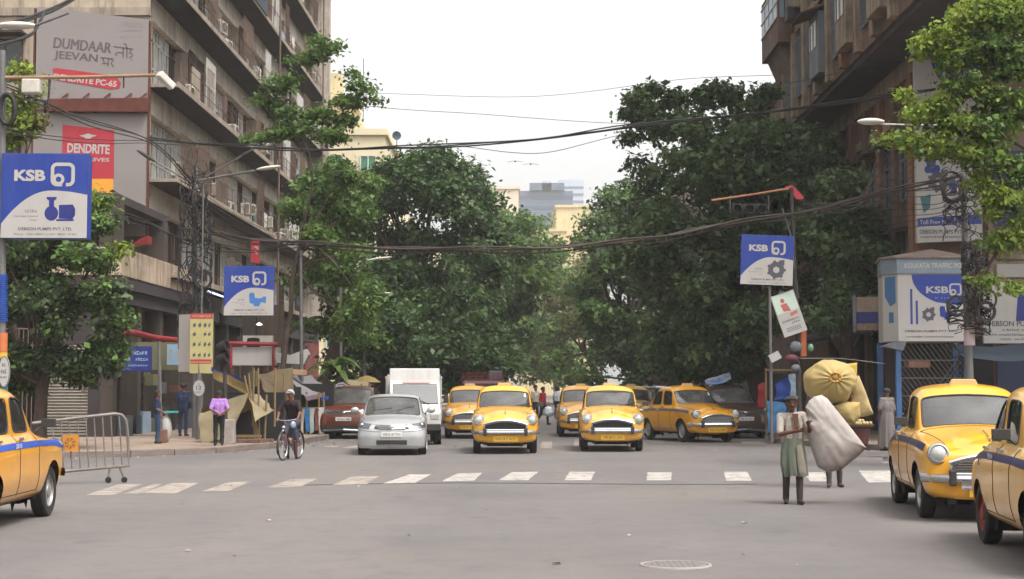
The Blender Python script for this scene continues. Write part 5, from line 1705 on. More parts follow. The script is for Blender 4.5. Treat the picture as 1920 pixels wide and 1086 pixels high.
    t = thing(name, label, 'person', loc, face, group)
    s = H / 1.70
    t.scale = (s, s, s)
    inst('body', new, t)
    if hair:
        q = MB(); R = Matrix((right, -fw, up)).transposed()
        rows = []
        for i, th in enumerate(np.linspace(0, PI * .62, 9)):
            row = []
            for j in range(21):
                a = 2 * PI * j / 20
                f = max(0, -math.sin(a))          # open towards the face
                tt = min(th, PI * (.62 - .30 * f))
                r = .098 + .007 * math.sin(7 * a + 3 * th) * (tt > .1)
                p = Vector((r * math.sin(tt) * math.cos(a), r * 1.08 * math.sin(tt) * math.sin(a), r * 1.03 * math.cos(tt)))
                row.append(hd + up * .03 - fw * .018 + R @ p)
            rows.append(row)
        q.grid(rows, flip=True); q.build('hair', M_HAIR if cap is None else cap, t, True)
        if cap is not None:
            q = MB(); q.ball(hd + up * .045 + fw * .13, (.075, .07, .012)); q.build('cap_peak', cap, t, True)
    q = MB()
    for sgn in (-1, 1):
        e = hd + right * .033 * sgn + fw * .083 + up * .005
        q.ball(e, (.014, .009, .009), 8, 6); 
    q.build('eye', M_INK, t, True)
    q = MB()
    for sgn in (-1, 1):
        e = hd + right * .035 * sgn + fw * .086 + up * .027; q.bar(e - right * .02, e + right * .02, .010, .007)
    q.bar(hd + fw * .093 - up * .062 - right * .02, hd + fw * .093 - up * .062 + right * .02, .012, .008)
    q.build('brow_and_mouth', M_INK, t)
    return t
def skirt(parent, rings, name, m, folds=9, amp=.018, n=48):
    """wrapped cloth: rings of (centre, rx, ry)"""
    rows = []
    K = len(rings)
    for i, (c, rx, ry) in enumerate(rings):
        row = []
        for j in range(n + 1):
            a = 2 * PI * (j % n) / n
            f = 1 + amp * (i / (K - 1)) / max(rx, .05) * (math.sin(folds * a + .6 * i) + .6 * math.sin(folds * 1.7 * a + 1.3 + .3 * i) * 1.0)
            row.append(Vector((c[0] + rx * f * math.cos(a), c[1] + ry * f * math.sin(a), c[2] + .012 * math.sin(3 * a + 1) * (i == K - 1))))
        rows.append(row)
    mb = MB(); mb.grid(rows)
    return mb.build(name, m, parent, True, merge=.0005)
def puff(outline, depth, loc3, name, m, parent=None, rings=9, amp=.02, seed=1, freq=3.0, fold=None):
    """pillow-like sack from an (x, z) outline in local space"""
    out = []
    for a, b in zip(outline, outline[1:] + outline[:1]):
        for t in np.linspace(0, 1, 7)[:-1]: out.append(Vector(a).lerp(Vector(b), t))
    c = sum(out, Vector((0, 0))) / len(out)
    mb = MB()
    for sg in (-1, 1):
        rows = []
        for i in range(rings + 1):
            t = i / rings
            row = []
            for p in out + out[:1]:
                q = c.lerp(p, t)
                d = depth / 2 * (1 - t ** 3.2) ** .6 if t < 1 else 0
                w = mnoise.noise(Vector((q.x * freq, q.y * freq, seed + sg))) * amp + mnoise.noise(Vector((q.x * freq * 2.7, q.y * freq * 2.7, seed * 2 + sg))) * amp * .5
                if fold:
                    al, ac = q.x * fold[0] + q.y * fold[1], -q.x * fold[1] + q.y * fold[0]
                    w = w * .35 + .030 * mnoise.noise(Vector((al * 1.1, ac * 5.0, seed + sg))) + .014 * mnoise.noise(Vector((al * 2.5, ac * 13, seed + sg)))
                row.append(Vector((q.x, sg * d + w * (1 if t < 1 else .6), q.y)))
            rows.append(row)
        mb.grid(rows, flip=(sg < 0))
    return mb.build(name, m, parent, True, merge=.0006, loc=loc3)
# ---- the man carrying a white sack
gp = G(1487, 945)
sp = gp.y / FPX
J = dict(neck=(-.02, -.05, 1.44), head=(-.02, -.10, 1.575), chest=(-.01, -.02, 1.25), rs=(-.19, -.03, 1.37), ls=(.16, -.03, 1.39),
         re=(-.23, -.20, 1.10), rh=(-.02, -.34, 1.15), le=(.26, -.10, 1.15), lh=(.20, -.30, 1.25),
         lk=(.09, -.10, .50), la=(.085, -.12, .10), lt=(.10, -.28, .04), rk=(-.10, .0, .50), ra=(-.10, .06, .09), rt=(-.13, -.10, .035))
man = person('person', 'man in a pale open shirt and green wrapped cloth with a white sack', gp, 0, 1.52, J, shirt='#968d84', legs='#39322f', shoe='#2c211b', skin=M_SKIN2, sleeve=.42, voxel=.0085, fingers=True)
M_LUNGI = cloth('lungi_green', '#62685a', var=.35, vscale=3)
skirt(man, [((0, -.02, 1.03), .155, .145), ((0, -.02, .96), .17, .155), ((.0, -.03, .80), .185, .175), ((.005, -.05, .64), .19, .18), ((.02, -.065, .50), .18, .175), ((.03, -.07, .44), .165, .165)], 'lungi', M_LUNGI, 7, .034)
lw = puff([(.0, .46), (.08, .50), (.13, .22), (.15, .02), (.09, -.05), (.03, .04)], .04, Vector((.02, -.225, .46)), 'lungi_fold', cloth('lungi_pale', '#857c70', var=.3), man, amp=.02, seed=21, fold=(.3, .95))
mb = MB(); mb.prism([(-.03, 1.42), (.07, 1.42), (.05, 1.15), (.03, 1.12)], -.158, -.150); mb.build('open_shirt_front', M_SKIN2, man)
mb = MB(); mb.tube([(-.10, -.115, 1.40), (-.12, -.155, 1.25), (-.11, -.165, 1.08)], .012, 6); mb.tube([(.06, -.12, 1.41), (.09, -.165, 1.2), (.07, -.165, 1.05)], .010, 6); mb.build('shirt_placket', cloth('cloth_grey_edge', '#7f776d'), man, True)
mb = MB(); mb.ball((-.02, -.085, 1.655), (.100, .108, .042)); mb.ball((.02, -.06, 1.675), (.075, .08, .035)); mb.build('head_cloth', cloth('head_cloth', '#3d3a33'), man, True)
M_SACKW = mat('sack_white', '#a59d97', .85, var=.3, vscale=2.5, bump=.4, bscale=7, grime=.45, grimecol=(.28, .22, .19))
c0 = P(1560, 815, gp.y - .02)
def px2(px, py): return ((px - 1560) * sp, -(py - 815) * sp)
ol = [px2(1518, 752), px2(1528, 744), px2(1541, 741), px2(1552, 748), px2(1568, 768), px2(1592, 798), px2(1624, 840), px2(1606, 857), px2(1580, 878), px2(1553, 886), px2(1533, 876), px2(1522, 845), px2(1513, 815), px2(1508, 792), px2(1515, 778), px2(1511, 764)]
sk_ = puff(ol, .34, c0, 'sack', M_SACKW, amp=.04, seed=4, rings=16, freq=4.5, fold=(.62, -.78))
tag(sk_, 'large half empty white woven sack slung beside the man in green cloth', 'sack')
# ---- second porter under a yellow bundle
g2 = G(1563, 914)
s2 = g2.y / FPX
J2 = dict(pel=(0, 0, .93), chest=(.02, -.03, 1.22), neck=(.02, -.06, 1.38), head=(.02, -.09, 1.50), ls=(.19, 0, 1.35), rs=(-.16, 0, 1.35), le=(.33, -.06, 1.46), lh=(.33, -.10, 1.66), re=(-.30, -.05, 1.45), rh=(-.27, -.08, 1.64),
          lk=(.11, -.03, .50), la=(.13, .06, .09), lt=(.16, -.09, .035), rk=(-.12, -.10, .49), ra=(-.11, -.14, .10), rt=(-.16, -.30, .05))
person('person', 'porter walking under a huge yellow bundle, his legs showing below the white sack', g2, 0, 1.45, J2, shirt='#6d5a58', legs='#3c3634', shoe='#3a2f2b', skin=M_SKIN2, sleeve=.45, voxel=.014)
M_BUND = mat('bundle_yellow', '#a28d58', .8, var=.3, vscale=2, bump=.35, bscale=9, grime=.3, grimecol=(.30, .23, .10))
b0 = P(1556, 715, g2.y - .05)
bt = thing('bundle', 'huge round yellow cloth bundle knotted in front on the porter’s head', 'bundle', b0)
bt['label'] = 'huge round yellow cloth bundle with a knot in front, carried on a head'
rx, rz = 48 * s2, 40 * s2
rows = []
for i, th in enumerate(np.linspace(0.0, PI, 26)):
    row = []
    for j in range(73):
        a = 2 * PI * (j % 72) / 72
        pl = math.exp(-th * 2.4) * .05 * math.sin(13 * a + 1.5 * math.sin(2 * a)) + .010 * math.sin(9 * a + 3 * math.sin(3 * a)) * math.sin(th)
        r = 1 + pl + .03 * mnoise.noise(Vector((5 * math.cos(a) * math.sin(th), 5 * math.sin(a) * math.sin(th), 5 * math.cos(th) + 3))) + .09 * mnoise.noise(Vector((2 * math.cos(a) * math.sin(th), 2 * math.sin(a) * math.sin(th), 2 * math.cos(th))))
        dd = .85 + .10 * max(0, 1 - th / .5) * 0
        x = rx * r * math.sin(th) * math.cos(a); z = rz * r * math.sin(th) * math.sin(a)
        if z < 0: z *= 1.12
        row.append(Vector((x, -.42 * r * math.cos(th) + (.07 if th < .12 else 0), z + .04 * math.cos(th))))
    rows.append(row)
mb = MB(); mb.grid(rows, flip=True); mb.build('cloth', M_BUND, bt, True, merge=.0006)
mb = MB()
for k in range(9):
    a = 2 * PI * k / 9 + .2
    mb.add([(0, -.37, .06), (.10 * math.cos(a - .3), -.46, .06 + .075 * math.sin(a - .3)), (.13 * math.cos(a), -.43, .06 + .1 * math.sin(a)), (.10 * math.cos(a + .3), -.45, .06 + .075 * math.sin(a + .3))], [(0, 1, 2, 3)])
mb.ball((0, -.40, .06), (.06, .05, .05), 10, 6); mb.build('knot', mat('knot_ochre', '#a8803c', .8, var=.3), bt)
lo = puff([(-.22, .0), (.0, .06), (.30, .03), (.31, -.2), (.18, -.33), (-.02, -.28), (-.18, -.17)], .45, P(1578, 758, g2.y - .02), 'bundle', M_BUND, amp=.05, seed=9)
tag(lo, 'smaller sagging yellow sack hanging under the huge round bundle', 'bundle')
fl = puff([(-.10, .34), (.02, .36), (.14, .05), (.25, -.28), (.05, -.33), (-.16, -.28), (-.12, .0)], .14, P(1609, 745, g2.y + .1), 'cloth_bag', mat('bag_tan', '#a28d62', .85, var=.3, vscale=4), amp=.03, seed=3)
tag(fl, 'narrow tan cloth bag hanging at the side of the yellow bundle', 'bag')
sq = puff([(-.13, -.2), (.11, -.2), (.12, .17), (-.12, .14)], .10, P(1594, 699, g2.y + .35), 'cloth_bag', mat('bag_lemon', '#a48c38', .8, var=.25), amp=.02, seed=6)
tag(sq, 'lemon yellow square packet poking up behind the round bundle', 'bag')
# ---- cyclist
gc = G(545, 862)
bike = thing('bicycle', 'upright black roadster bicycle ridden towards the camera at the kerb side', 'bicycle', gc, rad(-12))
SB = .92
bike.scale = (SB, SB, SB)
M_BLK = mat('bike_black', (.02, .018, .018), .5, var=.3)
M_BIKER = mat('bike_red', '#6a1d18', .5, var=.3, grime=.3)
def bwheel(y, n):
    mb = MB(); mb.tube([(0, y + .33 * math.cos(a), .34 + .33 * math.sin(a)) for a in np.linspace(0, 2 * PI, 33)[:-1]], .018, 8, closed=True)
    o = mb.build('wheel', M_TYRE, bike, True)
    mb = MB(); mb.tube([(0, y + .305 * math.cos(a), .34 + .305 * math.sin(a)) for a in np.linspace(0, 2 * PI, 33)[:-1]], .010, 6, closed=True)
    for a in np.linspace(0, 2 * PI, 19)[:-1]: mb.tube([(.012 * (-1) ** int(a * 10), y, .34), (0, y + .305 * math.cos(a), .34 + .305 * math.sin(a))], .0022, 4, caps=False)
    mb.tube([(-.04, y, .34), (.04, y, .34)], .018, 8); mb.build('rim', M_CHROME, o, True)
bwheel(-.55, 0); bwheel(.55, 1)
mb = MB()
hd_, bb, st_ = Vector((0, -.40, .86)), Vector((0, .06, .30)), Vector((0, .22, .84))
for a, b in ((hd_, st_), (hd_ + Vector((0, -.03, -.12)), bb), (bb, st_), (bb, (.04, .55, .34)), (bb, (-.04, .55, .34)), (st_, (.05, .55, .34)), (st_, (-.05, .55, .34))): mb.tube([a, b], .014, 7)
mb.tube([hd_ + Vector((0, .01, .06)), hd_ + Vector((0, -.03, -.16))], .019, 8)
for sg in (-1, 1): mb.tube([(sg * .02, -.43, .70), (sg * .055, -.47, .62), (sg * .05, -.55, .34)], .011, 7)
mb.build('frame', M_BIKER, bike, True)
mb = MB(); mb.tube([(-.27, -.20, .98), (-.26, -.34, 1.0), (-.10, -.42, .97), (.10, -.42, .97), (.26, -.34, 1.0), (.27, -.20, .98)], .012, 8); mb.tube([(0, -.41, .97), (0, -.40, .86)], .012, 8); mb.build('handlebar', M_CHROME, bike, True)
mb = MB(); mb.ball((0, .26, .93), (.09, .14, .035)); mb.tube([(0, .24, .9), (0, .20, .8)], .012, 6); mb.build('saddle', M_BLK, bike, True)
mb = MB()
for y in (-.55, .55):
    rows = [[Vector((x, y + r * math.cos(a), .34 + r * math.sin(a))) for x, r in ((-.03, .365), (0, .38), (.03, .365))] for a in np.linspace(.1 if y < 0 else -.3, PI + (.5 if y < 0 else -.3), 16)]
    mb.grid(rows)
mb.build('mudguard', M_BLK, bike, True)
mb = MB(); mb.tube([(-.12, .06, .17), (-.05, .06, .17), (-.05, .06, .43), (.05, .06, .43), (.12, .06, .43)], .01, 6); mb.box((-.13, .06, .17), (.09, .07, .025)); mb.box((.13, .06, .43), (.09, .07, .025)); mb.lathe([(.09, 0), (.09, .008), (.001, .008)], 16, T=M4((.04, .06, .30), RY(PI / 2))); mb.build('crank', M_CHROME, bike)
mb = MB(); mb.ball((0, -.50, .80), (.05, .06, .05)); mb.build('lamp', M_CHROME, bike, True)
Jc = dict(pel=(0, .24, .98), chest=(0, .08, 1.27), neck=(0, -.02, 1.46), head=(0, -.06, 1.60), ls=(.18, 0, 1.40), rs=(-.18, 0, 1.40), le=(.27, -.08, 1.18), lh=(.26, -.22, 1.03), re=(-.28, -.08, 1.18), rh=(-.26, -.22, 1.03),
          lp=(.09, .22, .95), rp=(-.09, .22, .95), lk=(.13, -.16, .84), la=(.12, .04, .50), lt=(.13, -.10, .46), rk=(-.13, -.10, .62), ra=(-.12, .10, .25), rt=(-.13, -.06, .20))
cyc = person('person', 'cyclist in a dark maroon t-shirt and light cap riding a black bicycle', gc, rad(-12), 1.70 * SB, Jc, shirt='#2b1a1e', legs='#3d4a60', shoe='#4a2f26', sleeve=.45, voxel=.014, bare_leg=0, cap=cloth('cap_pale', '#9aa0a8'))
mb = MB(); mb.ball((.13, -.20, .86), (.07, .06, .085)); mb.ball((-.13, -.155, .66), (.065, .05, .08)); mb.build('knee_patch', cloth('jeans_worn', '#aab4c0'), cyc, True)
# ---- pedestrians
def stand(px, py, z=0.14): return G(px, py, z)
person('person', 'man in a lilac shirt and black trousers with hands behind his back', stand(410, 836), rad(195), 1.42, dict(le=(.26, .12, 1.12), lh=(.03, .16, .98), re=(-.26, .12, 1.12), rh=(-.05, .17, .97)), shirt='#9a6fb0', legs='#1d1a1d', sleeve=.45, bulk=1.12)
person('person', 'man in a navy t-shirt and jeans standing sideways in front of the dark shops', stand(294, 832), rad(100), 1.42, dict(rh=(-.30, -.22, .98), lh=(.22, -.10, .9), rk=(-.10, -.06, .5), ra=(-.1, .0, .09)), shirt='#1d2a4d', legs='#2c4560', sleeve=.42)
person('person', 'man in dark blue clothes standing inside the dark shop doorway', stand(343, 818), rad(170), 1.62, dict(lh=(.12, -.16, 1.02), rh=(-.12, -.18, 1.02)), shirt='#27304d', legs='#232a40', sleeve=.95)
gr = G(1018, 797)
person('person', 'pedestrian in a red t-shirt crossing between the taxis with a white bag', gr, rad(60), 1.64, dict(lk=(.09, -.18, .50), la=(.09, -.20, .10), lt=(.1, -.34, .05), rk=(-.09, .05, .48), ra=(-.09, .28, .14), rt=(-.1, .17, .04)), shirt='#a31d27', legs='#20232e', sleeve=.42, voxel=.02)
bg_ = puff([(-.16, .18), (.0, .24), (.16, .18), (.22, -.05), (.12, -.22), (-.12, -.22), (-.22, -.05)], .3, P(1028, 772, gr.y), 'carrier_bag', mat('bag_plastic', '#c9cacd', .4, var=.2), amp=.04, seed=12)
tag(bg_, 'white plastic carrier bag held by the pedestrian in red', 'bag')
person('person', 'pedestrian in a cream shirt walking just behind the one in red', G(1004, 792), rad(40), 1.72, shirt='#b9b2a4', legs='#2b2624', sleeve=.45, voxel=.022)
person('person', 'far pedestrian in a white shirt walking left of the silver grilled taxi', G(1045, 786), rad(150), 1.66, shirt='#c4c6c8', legs='#2c2e36', sleeve=.45, voxel=.025)
wm = person('person', 'woman in a grey draped wrap with a turquoise border walking along the right pavement', stand(1664, 846), rad(205), 1.48, dict(lh=(.2, -.12, .95), le=(.24, 0, 1.14)), shirt='#6d6562', legs='#655d5a', sleeve=.6, voxel=.018, bulk=1.1)
skirt(wm, [((0, 0, 1.05), .17, .15), ((0, 0, .9), .20, .18), ((0, 0, .55), .22, .20), ((0, 0, .12), .25, .23)], 'sari_skirt', cloth('sari_grey', '#6b6360', vscale=3), 9, .02)
mb = MB(); mb.tube([(-.20, -.06, 1.25), (-.24, -.04, .95), (-.24, -.05, .6), (-.26, -.06, .2)], .025, 6); mb.build('sari_border', cloth('turquoise', '#3aa08e'), wm, True)
person('person', 'man in a red cap mostly hidden between the carrying man and the bundle', stand(1528, 838), rad(10), 1.55, shirt='#3b3033', legs='#26211f', sleeve=.45, voxel=.02, cap=cloth('cap_red', '#9c2a22'))
# ================================================================ TREES
def leafm(name, col, col2, isl=.5, tr=.33):
    return mat(name, col, .55, var=.3, vscale=.9, col2=col2, island=isl, translucent=tr, spec=.35)
L_DARK = leafm('leaf_dark', (.078, .140, .036), (.038, .076, .024))
L_MID = leafm('leaf_mid', (.118, .195, .036), (.060, .110, .028))
L_GREY = leafm('leaf_grey', (.108, .162, .058), (.056, .092, .036))
L_LIME = leafm('leaf_lime', (.25, .32, .040), (.12, .19, .032), .4, .48)
L_BROWNGREEN = leafm('leaf_brown_green', (.060, .088, .030), (.030, .050, .019))  # darker brown-green foliage colour of the left street tree
L_FRESH = leafm('leaf_fresh', (.135, .215, .045), (.07, .125, .034), .4, .4)
L_YELL = leafm('leaf_yellow', (.17, .15, .045), (.08, .095, .03), .4, .3)
M_BARK = mat('bark', '#4a3d33', .9, var=.5, vscale=4, bump=.5, bscale=14)
M_BARKG = mat('bark_grey', '#75695c', .9, var=.4, vscale=4, bump=.5, bscale=14)
def crown_mesh(lobes, n, size, mats, seed, flat=.5, shell=.55, aspect=.55, droop=.15):
    """leaf blades scattered through ellipsoid lobes (centre, (rx, ry, rz), weight, material)"""
    r = np.random.default_rng(seed)
    w = np.array([l[2] if len(l) > 2 else l[1][0] * l[1][1] * l[1][2] for l in lobes], float) ** (1 if len(lobes[0]) > 2 else .8)
    w /= w.sum()
    # twig clusters inside each lobe, then leaves round each twig
    ncl = max(1, n // 15)
    li = r.choice(len(lobes), ncl, p=w)
    C = np.array([l[0] for l in lobes])[li]; R = np.array([l[1] for l in lobes])[li]
    d = r.normal(size=(ncl, 3)); d /= np.linalg.norm(d, axis=1, keepdims=True)
    rr = (shell + (1 - shell) * r.random(ncl)) * (1 + .13 * r.normal(size=ncl))
    inner = r.random(ncl) < .22
    rr[inner] = r.random(inner.sum()) ** .5 * .8
    cl = C + d * R * rr[:, None]
    k = 15
    c = np.repeat(cl, k, 0)
    c = c + r.normal(size=c.shape) * size * np.array([2.0, 2.0, 1.1])
    N = len(c)
    outd = np.repeat(d, k, 0)
    nrm = r.normal(size=(N, 3)) * .75 + outd * .5 + np.array([0, 0, .75])
    nrm /= np.linalg.norm(nrm, axis=1, keepdims=True)
    t = r.normal(size=(N, 3)) + outd * .6 + np.array([0, 0, -droop * 2])
    t -= nrm * (t * nrm).sum(1, keepdims=True); t /= np.linalg.norm(t, axis=1, keepdims=True)
    b = np.cross(nrm, t)
    s = size * (.5 + 1.1 * r.random((N, 1)) ** 1.6) * np.repeat(.75 + .5 * r.random((ncl, 1)), k, 0)
    v0 = c - t * s; v2 = c + t * s
    v1 = c + b * s * aspect + nrm * s * .18; v3 = c - b * s * aspect + nrm * s * .18
    V = np.stack([v0, v1, v2, v3], 1).reshape(-1, 3)
    me = bpy.data.meshes.new('crown')
    me.vertices.add(len(V)); me.vertices.foreach_set('co', V.astype(np.float32).ravel())
    me.loops.add(N * 4); me.loops.foreach_set('vertex_index', np.arange(N * 4, dtype=np.int32))
    me.polygons.add(N); me.polygons.foreach_set('loop_start', (np.arange(N) * 4).astype(np.int32))
    mi = np.array([l[3] if len(l) > 3 else 0 for l in lobes])[np.repeat(li, k)]
    flip = np.repeat(r.random(ncl) < .35, k)
    if len(mats) > 1: mi = np.where(flip, np.repeat(r.integers(0, min(2, len(mats)), ncl), k), mi)
    for m in mats: me.materials.append(m)
    me.polygons.foreach_set('material_index', mi.astype(np.int32))
    me.update(calc_edges=True); me.validate()
    return me
def limb(mb, a, b, r0, r1, seed, n=7, bend=.12):
    r = random.Random(seed)
    a, b = Vector(a), Vector(b); L = (b - a).length
    o = Vector((r.uniform(-1, 1), r.uniform(-1, 1), r.uniform(-.3, .6))) * L * bend
    pts, rs = [], []
    for i in range(n):
        t = i / (n - 1)
        pts.append(a.lerp(b, t) + o * math.sin(PI * t) + Vector((r.uniform(-1, 1), r.uniform(-1, 1), 0)) * L * .012)
        rs.append(r0 + (r1 - r0) * t)
    mb.tube(pts, rs, 8)
    return pts
def tree(name, label, base, lobes, n, size, mats, trunk_r, fork, seed, bark=M_BARK, limbs=9, crownname='crown', group=None, **kw):
    """base = world point; lobes and fork in world coordinates"""
    t = thing(name, label, 'tree', base, 0, group)
    b = Vector(base)
    lb = [((Vector(l[0]) - b)[:],) + tuple(l[1:]) for l in lobes]
    me = crown_mesh(lb, int(n * 1.7), size * .76, mats, seed, **kw)
    inst(crownname, me, t)
    mb = MB(); f = Vector(fork) - b
    limb(mb, (0, 0, -.05), f, trunk_r * 1.25, trunk_r * .8, seed, 9, .05)
    order = sorted(lb, key=lambda l: -(l[1][0] * l[1][2]))[:limbs]
    mb.build('trunk', bark, t, True)
    mb = MB()
    for i, l in enumerate(order):
        p = limb(mb, f * random.Random(seed + i).uniform(.75, 1), Vector(l[0]), trunk_r * .45, trunk_r * .10, seed + i)
        for q in range(3):
            rr_ = random.Random(seed * 7 + i * 5 + q)
            e = Vector(l[0]) + Vector((rr_.uniform(-.8, .8) * l[1][0], rr_.uniform(-.8, .8) * l[1][1], rr_.uniform(-.5, .9) * l[1][2]))
            limb(mb, p[3 + q], e, trunk_r * .14, trunk_r * .03, seed + i * 3 + q, 5)
    mb.build('branch', bark, t, True)
    return t
def lob(px, py, D, rpx, rpy=None, dy=None, m=0, w=None):
    s = D / FPX
    r = (rpx * s, (dy if dy else rpx * s * 1.0), (rpy or rpx) * s)
    l = [P(px, py, D)[:], r, (w if w else (r[0] * r[2]) ** 1.0), m]
    return tuple(l)
def fill(px0, px1, py0, py1, D, n, r0, r1, seed, dd=3.0, m=0, test=None):
    r = random.Random(seed); out = []
    k = 0
    while len(out) < n and k < 4000:
        k += 1
        px, py = r.uniform(px0, px1), r.uniform(py0, py1)
        if test and not test(px, py): continue
        rp = r.uniform(r0, r1) * .86
        out.append(lob(px, py, D + r.uniform(-dd, dd), rp, rp * r.uniform(.6, .9), m=m if not isinstance(m, tuple) else r.choice(m)))
    return out
def ell(cx, cy, a, b): return lambda x, y: ((x - cx) / a) ** 2 + ((y - cy) / b) ** 2 < 1
# --- dark tree in front of the corner shops, left
D = 38
lo = fill(0, 240, 420, 720, D, 30, 26, 48, 1, 1.0, 0, lambda x, y: ((x - 95) / 135) ** 2 + ((y - 580) / 165) ** 2 < 1 and not (x > 150 and y > 690))
lo += [lob(185, 420, D - .5, 34, 22, m=1), lob(225, 470, D - .5, 22, 16, m=2), lob(190, 380, D, 22, 16, m=2), lob(150, 480, D - 1, 40, 24, m=1), lob(215, 600, D - .8, 36, 22, m=1), lob(60, 560, D - 1.2, 36, 30, m=0)]
lo += fill(0, 215, 650, 735, D, 14, 24, 36, 15, 1.0, 0) + [lob(-40, 520, D, 60, 90), lob(-30, 660, D, 50, 60)]
tree('street_tree', 'dark dense street tree hanging over the steel shutter behind the hanging pump board', P(75, 862, D), lo, 20000, .095, [L_BROWNGREEN, L_MID, L_LIME], .16, P(85, 690, D), 3, shell=.5)
# --- light leafy shoots at the far left behind the mast
D = 41
lo = [lob(40, 140, D, 20, 16), lob(30, 195, D, 30, 22), lob(48, 235, D, 26, 22), lob(20, 260, D, 22, 26), lob(36, 120, D, 14, 10), lob(62, 170, D, 14, 12), lob(70, 228, D, 16, 14, m=1), lob(190, 375, D, 16, 14, m=1)]
tree('sapling', 'thin pale green shoots growing beside the tall grey billboard', P(12, 846, D), lo, 2200, .095, [L_LIME, L_YELL], .07, P(22, 330, D), 5, limbs=6, shell=.3)
# --- thin leaning tree in front of the cream block
D = 50
lo = [lob(600, 80, D, 34, 16), lob(600, 100, D, 36, 16), lob(565, 112, D, 38, 18), lob(628, 88, D, 18, 12), lob(520, 160, D, 40, 22), lob(505, 190, D, 36, 20), lob(548, 150, D, 26, 16), lob(680, 165, D, 42, 22), lob(655, 190, D, 40, 22), lob(705, 190, D, 18, 14), lob(660, 140, D, 22, 14),
      lob(565, 240, D, 55, 26), lob(620, 255, D, 50, 22), lob(520, 250, D, 36, 18), lob(480, 262, D, 40, 12), lob(540, 215, D, 40, 20), lob(640, 225, D, 40, 20), lob(600, 215, D, 40, 24),
      lob(645, 330, D + 2, 48, 34, m=1), lob(600, 380, D + 2, 56, 38, m=1), lob(650, 400, D + 2, 40, 40, m=1), lob(560, 400, D + 1, 44, 30, m=1), lob(620, 460, D + 2, 52, 44, m=1), lob(640, 520, D + 2, 32, 36, m=1), lob(590, 440, D, 36, 26, m=1), lob(540, 385, D, 26, 14), lob(690, 350, D + 3, 26, 26, m=1)]
tree('leaning_tree', 'thin leaning tree with feathery tufts rising in front of the cream block', P(522, 826, D), [(l[0], (l[1][0] * .8, l[1][1] * .8, l[1][2] * .62), l[2], l[3]) for l in lo] + [lob(*q, m=q[2] and 1) for q in ()] + fill(545, 690, 470, 640, 52, 16, 24, 36, 77, 1.5, (0, 1, 1)), 13000, .105, [L_FRESH, L_MID], .085, P(568, 430, D), 8, bark=M_BARK, limbs=16, shell=.3, droop=.3)
# --- banana-like fresh plant at the stalls
D = 58
t = thing('banana_plant', 'bright green broad-leaved plant rising behind the grey stall roofs', 'plant', G(625, 812))
t.location = (P(625, 700, D).x, D, 0.1)
mb = MB(); r_ = random.Random(4)
for k in range(46):
    a = r_.uniform(0, 2 * PI); L = r_.uniform(.9, 1.7); z0 = r_.uniform(.8, 2.4)
    el = r_.uniform(.2, 1.2)
    pts = []
    for i in range(6):
        s = i / 5
        pts.append(Vector((math.cos(a) * L * s * math.cos(el * (1 - .3 * s)), math.sin(a) * L * s * math.cos(el * (1 - .3 * s)), z0 + L * (math.sin(el) * s - .75 * s * s))))
    rows = []
    for i, p in enumerate(pts):
        w = .17 * math.sin(PI * (.12 + .86 * i / 5)) 
        sd = Vector((-math.sin(a), math.cos(a), 0)) * w
        rows.append([p - sd + Vector((0, 0, .05)), p, p + sd + Vector((0, 0, .05))])
    mb.grid(rows)
mb.build('leaf', L_FRESH, t)
mb = MB()
for k in range(6): mb.tube([(r_.uniform(-.2, .2), r_.uniform(-.2, .2), 0), (r_.uniform(-.4, .4), r_.uniform(-.3, .3), 2.4)], .07, 6)
mb.build('stem', M_BARKG, t)
# --- avenue, left row
D = 72
lo = fill(640, 940, 300, 700, D, 60, 38, 62, 12, 3.5, (0, 0, 0, 1), lambda x, y: ((x - 800) / 150) ** 2 + ((y - 430) / 150) ** 2 < 1 or (660 < x < 935 and 430 < y < 700))
lo += [lob(770, 305, D, 44, 26), lob(730, 330, D, 40, 30), lob(870, 330, D, 44, 30), lob(905, 380, D, 40, 34), lob(820, 300, D, 40, 26), lob(690, 420, D, 40, 40)]
tree('avenue_tree', 'largest dark tree of the left row, its rounded crown against the sky', S(-8.6, D, .1), lo, 30000, .17, [L_DARK, L_GREY], .42, P(790, 610, D), 21, limbs=14, shell=.5)
D = 62
lo = fill(590, 700, 310, 640, D, 22, 26, 44, 31, 2, 0, lambda x, y: True)
tree('avenue_tree', 'mid green tree squeezed between the leaning tree and the largest dark crown', S(-9.0, D, .1), lo, 9000, .15, [L_MID, L_DARK], .25, P(640, 620, D), 33, limbs=9)
D = 66
lo = fill(640, 900, 590, 715, D, 22, 26, 44, 35, 3, (0, 0, 1), lambda x, y: not (x > 820 and y > 690)) + [lob(850, 640, D - 2, 34, 40, m=1), lob(870, 560, D - 2, 32, 34, m=1)]
tree('avenue_tree', 'low dark tree filling the shade behind the white truck', S(-8.2, D, .1), lo, 9000, .15, [L_DARK, L_GREY], .25, P(760, 690, D), 36, limbs=6)
D = 98
lo = fill(860, 1010, 400, 700, D, 34, 30, 50, 41, 5, (0, 0, 1), lambda x, y: x < 1000 - max(0, (y - 560)) * .1) + [lob(980, 420, D + 10, 30, 24, m=1), lob(1000, 465, D + 10, 38, 26, m=1), lob(940, 430, D, 34, 30)]
tree('avenue_tree', 'second tree of the left row, its lighter crown below the cream gable', S(-7.4, D, .1), lo, 15000, .22, [L_DARK, L_FRESH], .35, P(930, 640, D), 43, limbs=10)
D = 150
lo = fill(930, 1060, 470, 710, D, 34, 22, 40, 51, 10, (0, 1, 1)) + fill(930, 1040, 400, 480, D + 8, 9, 20, 32, 53, 4, 0)
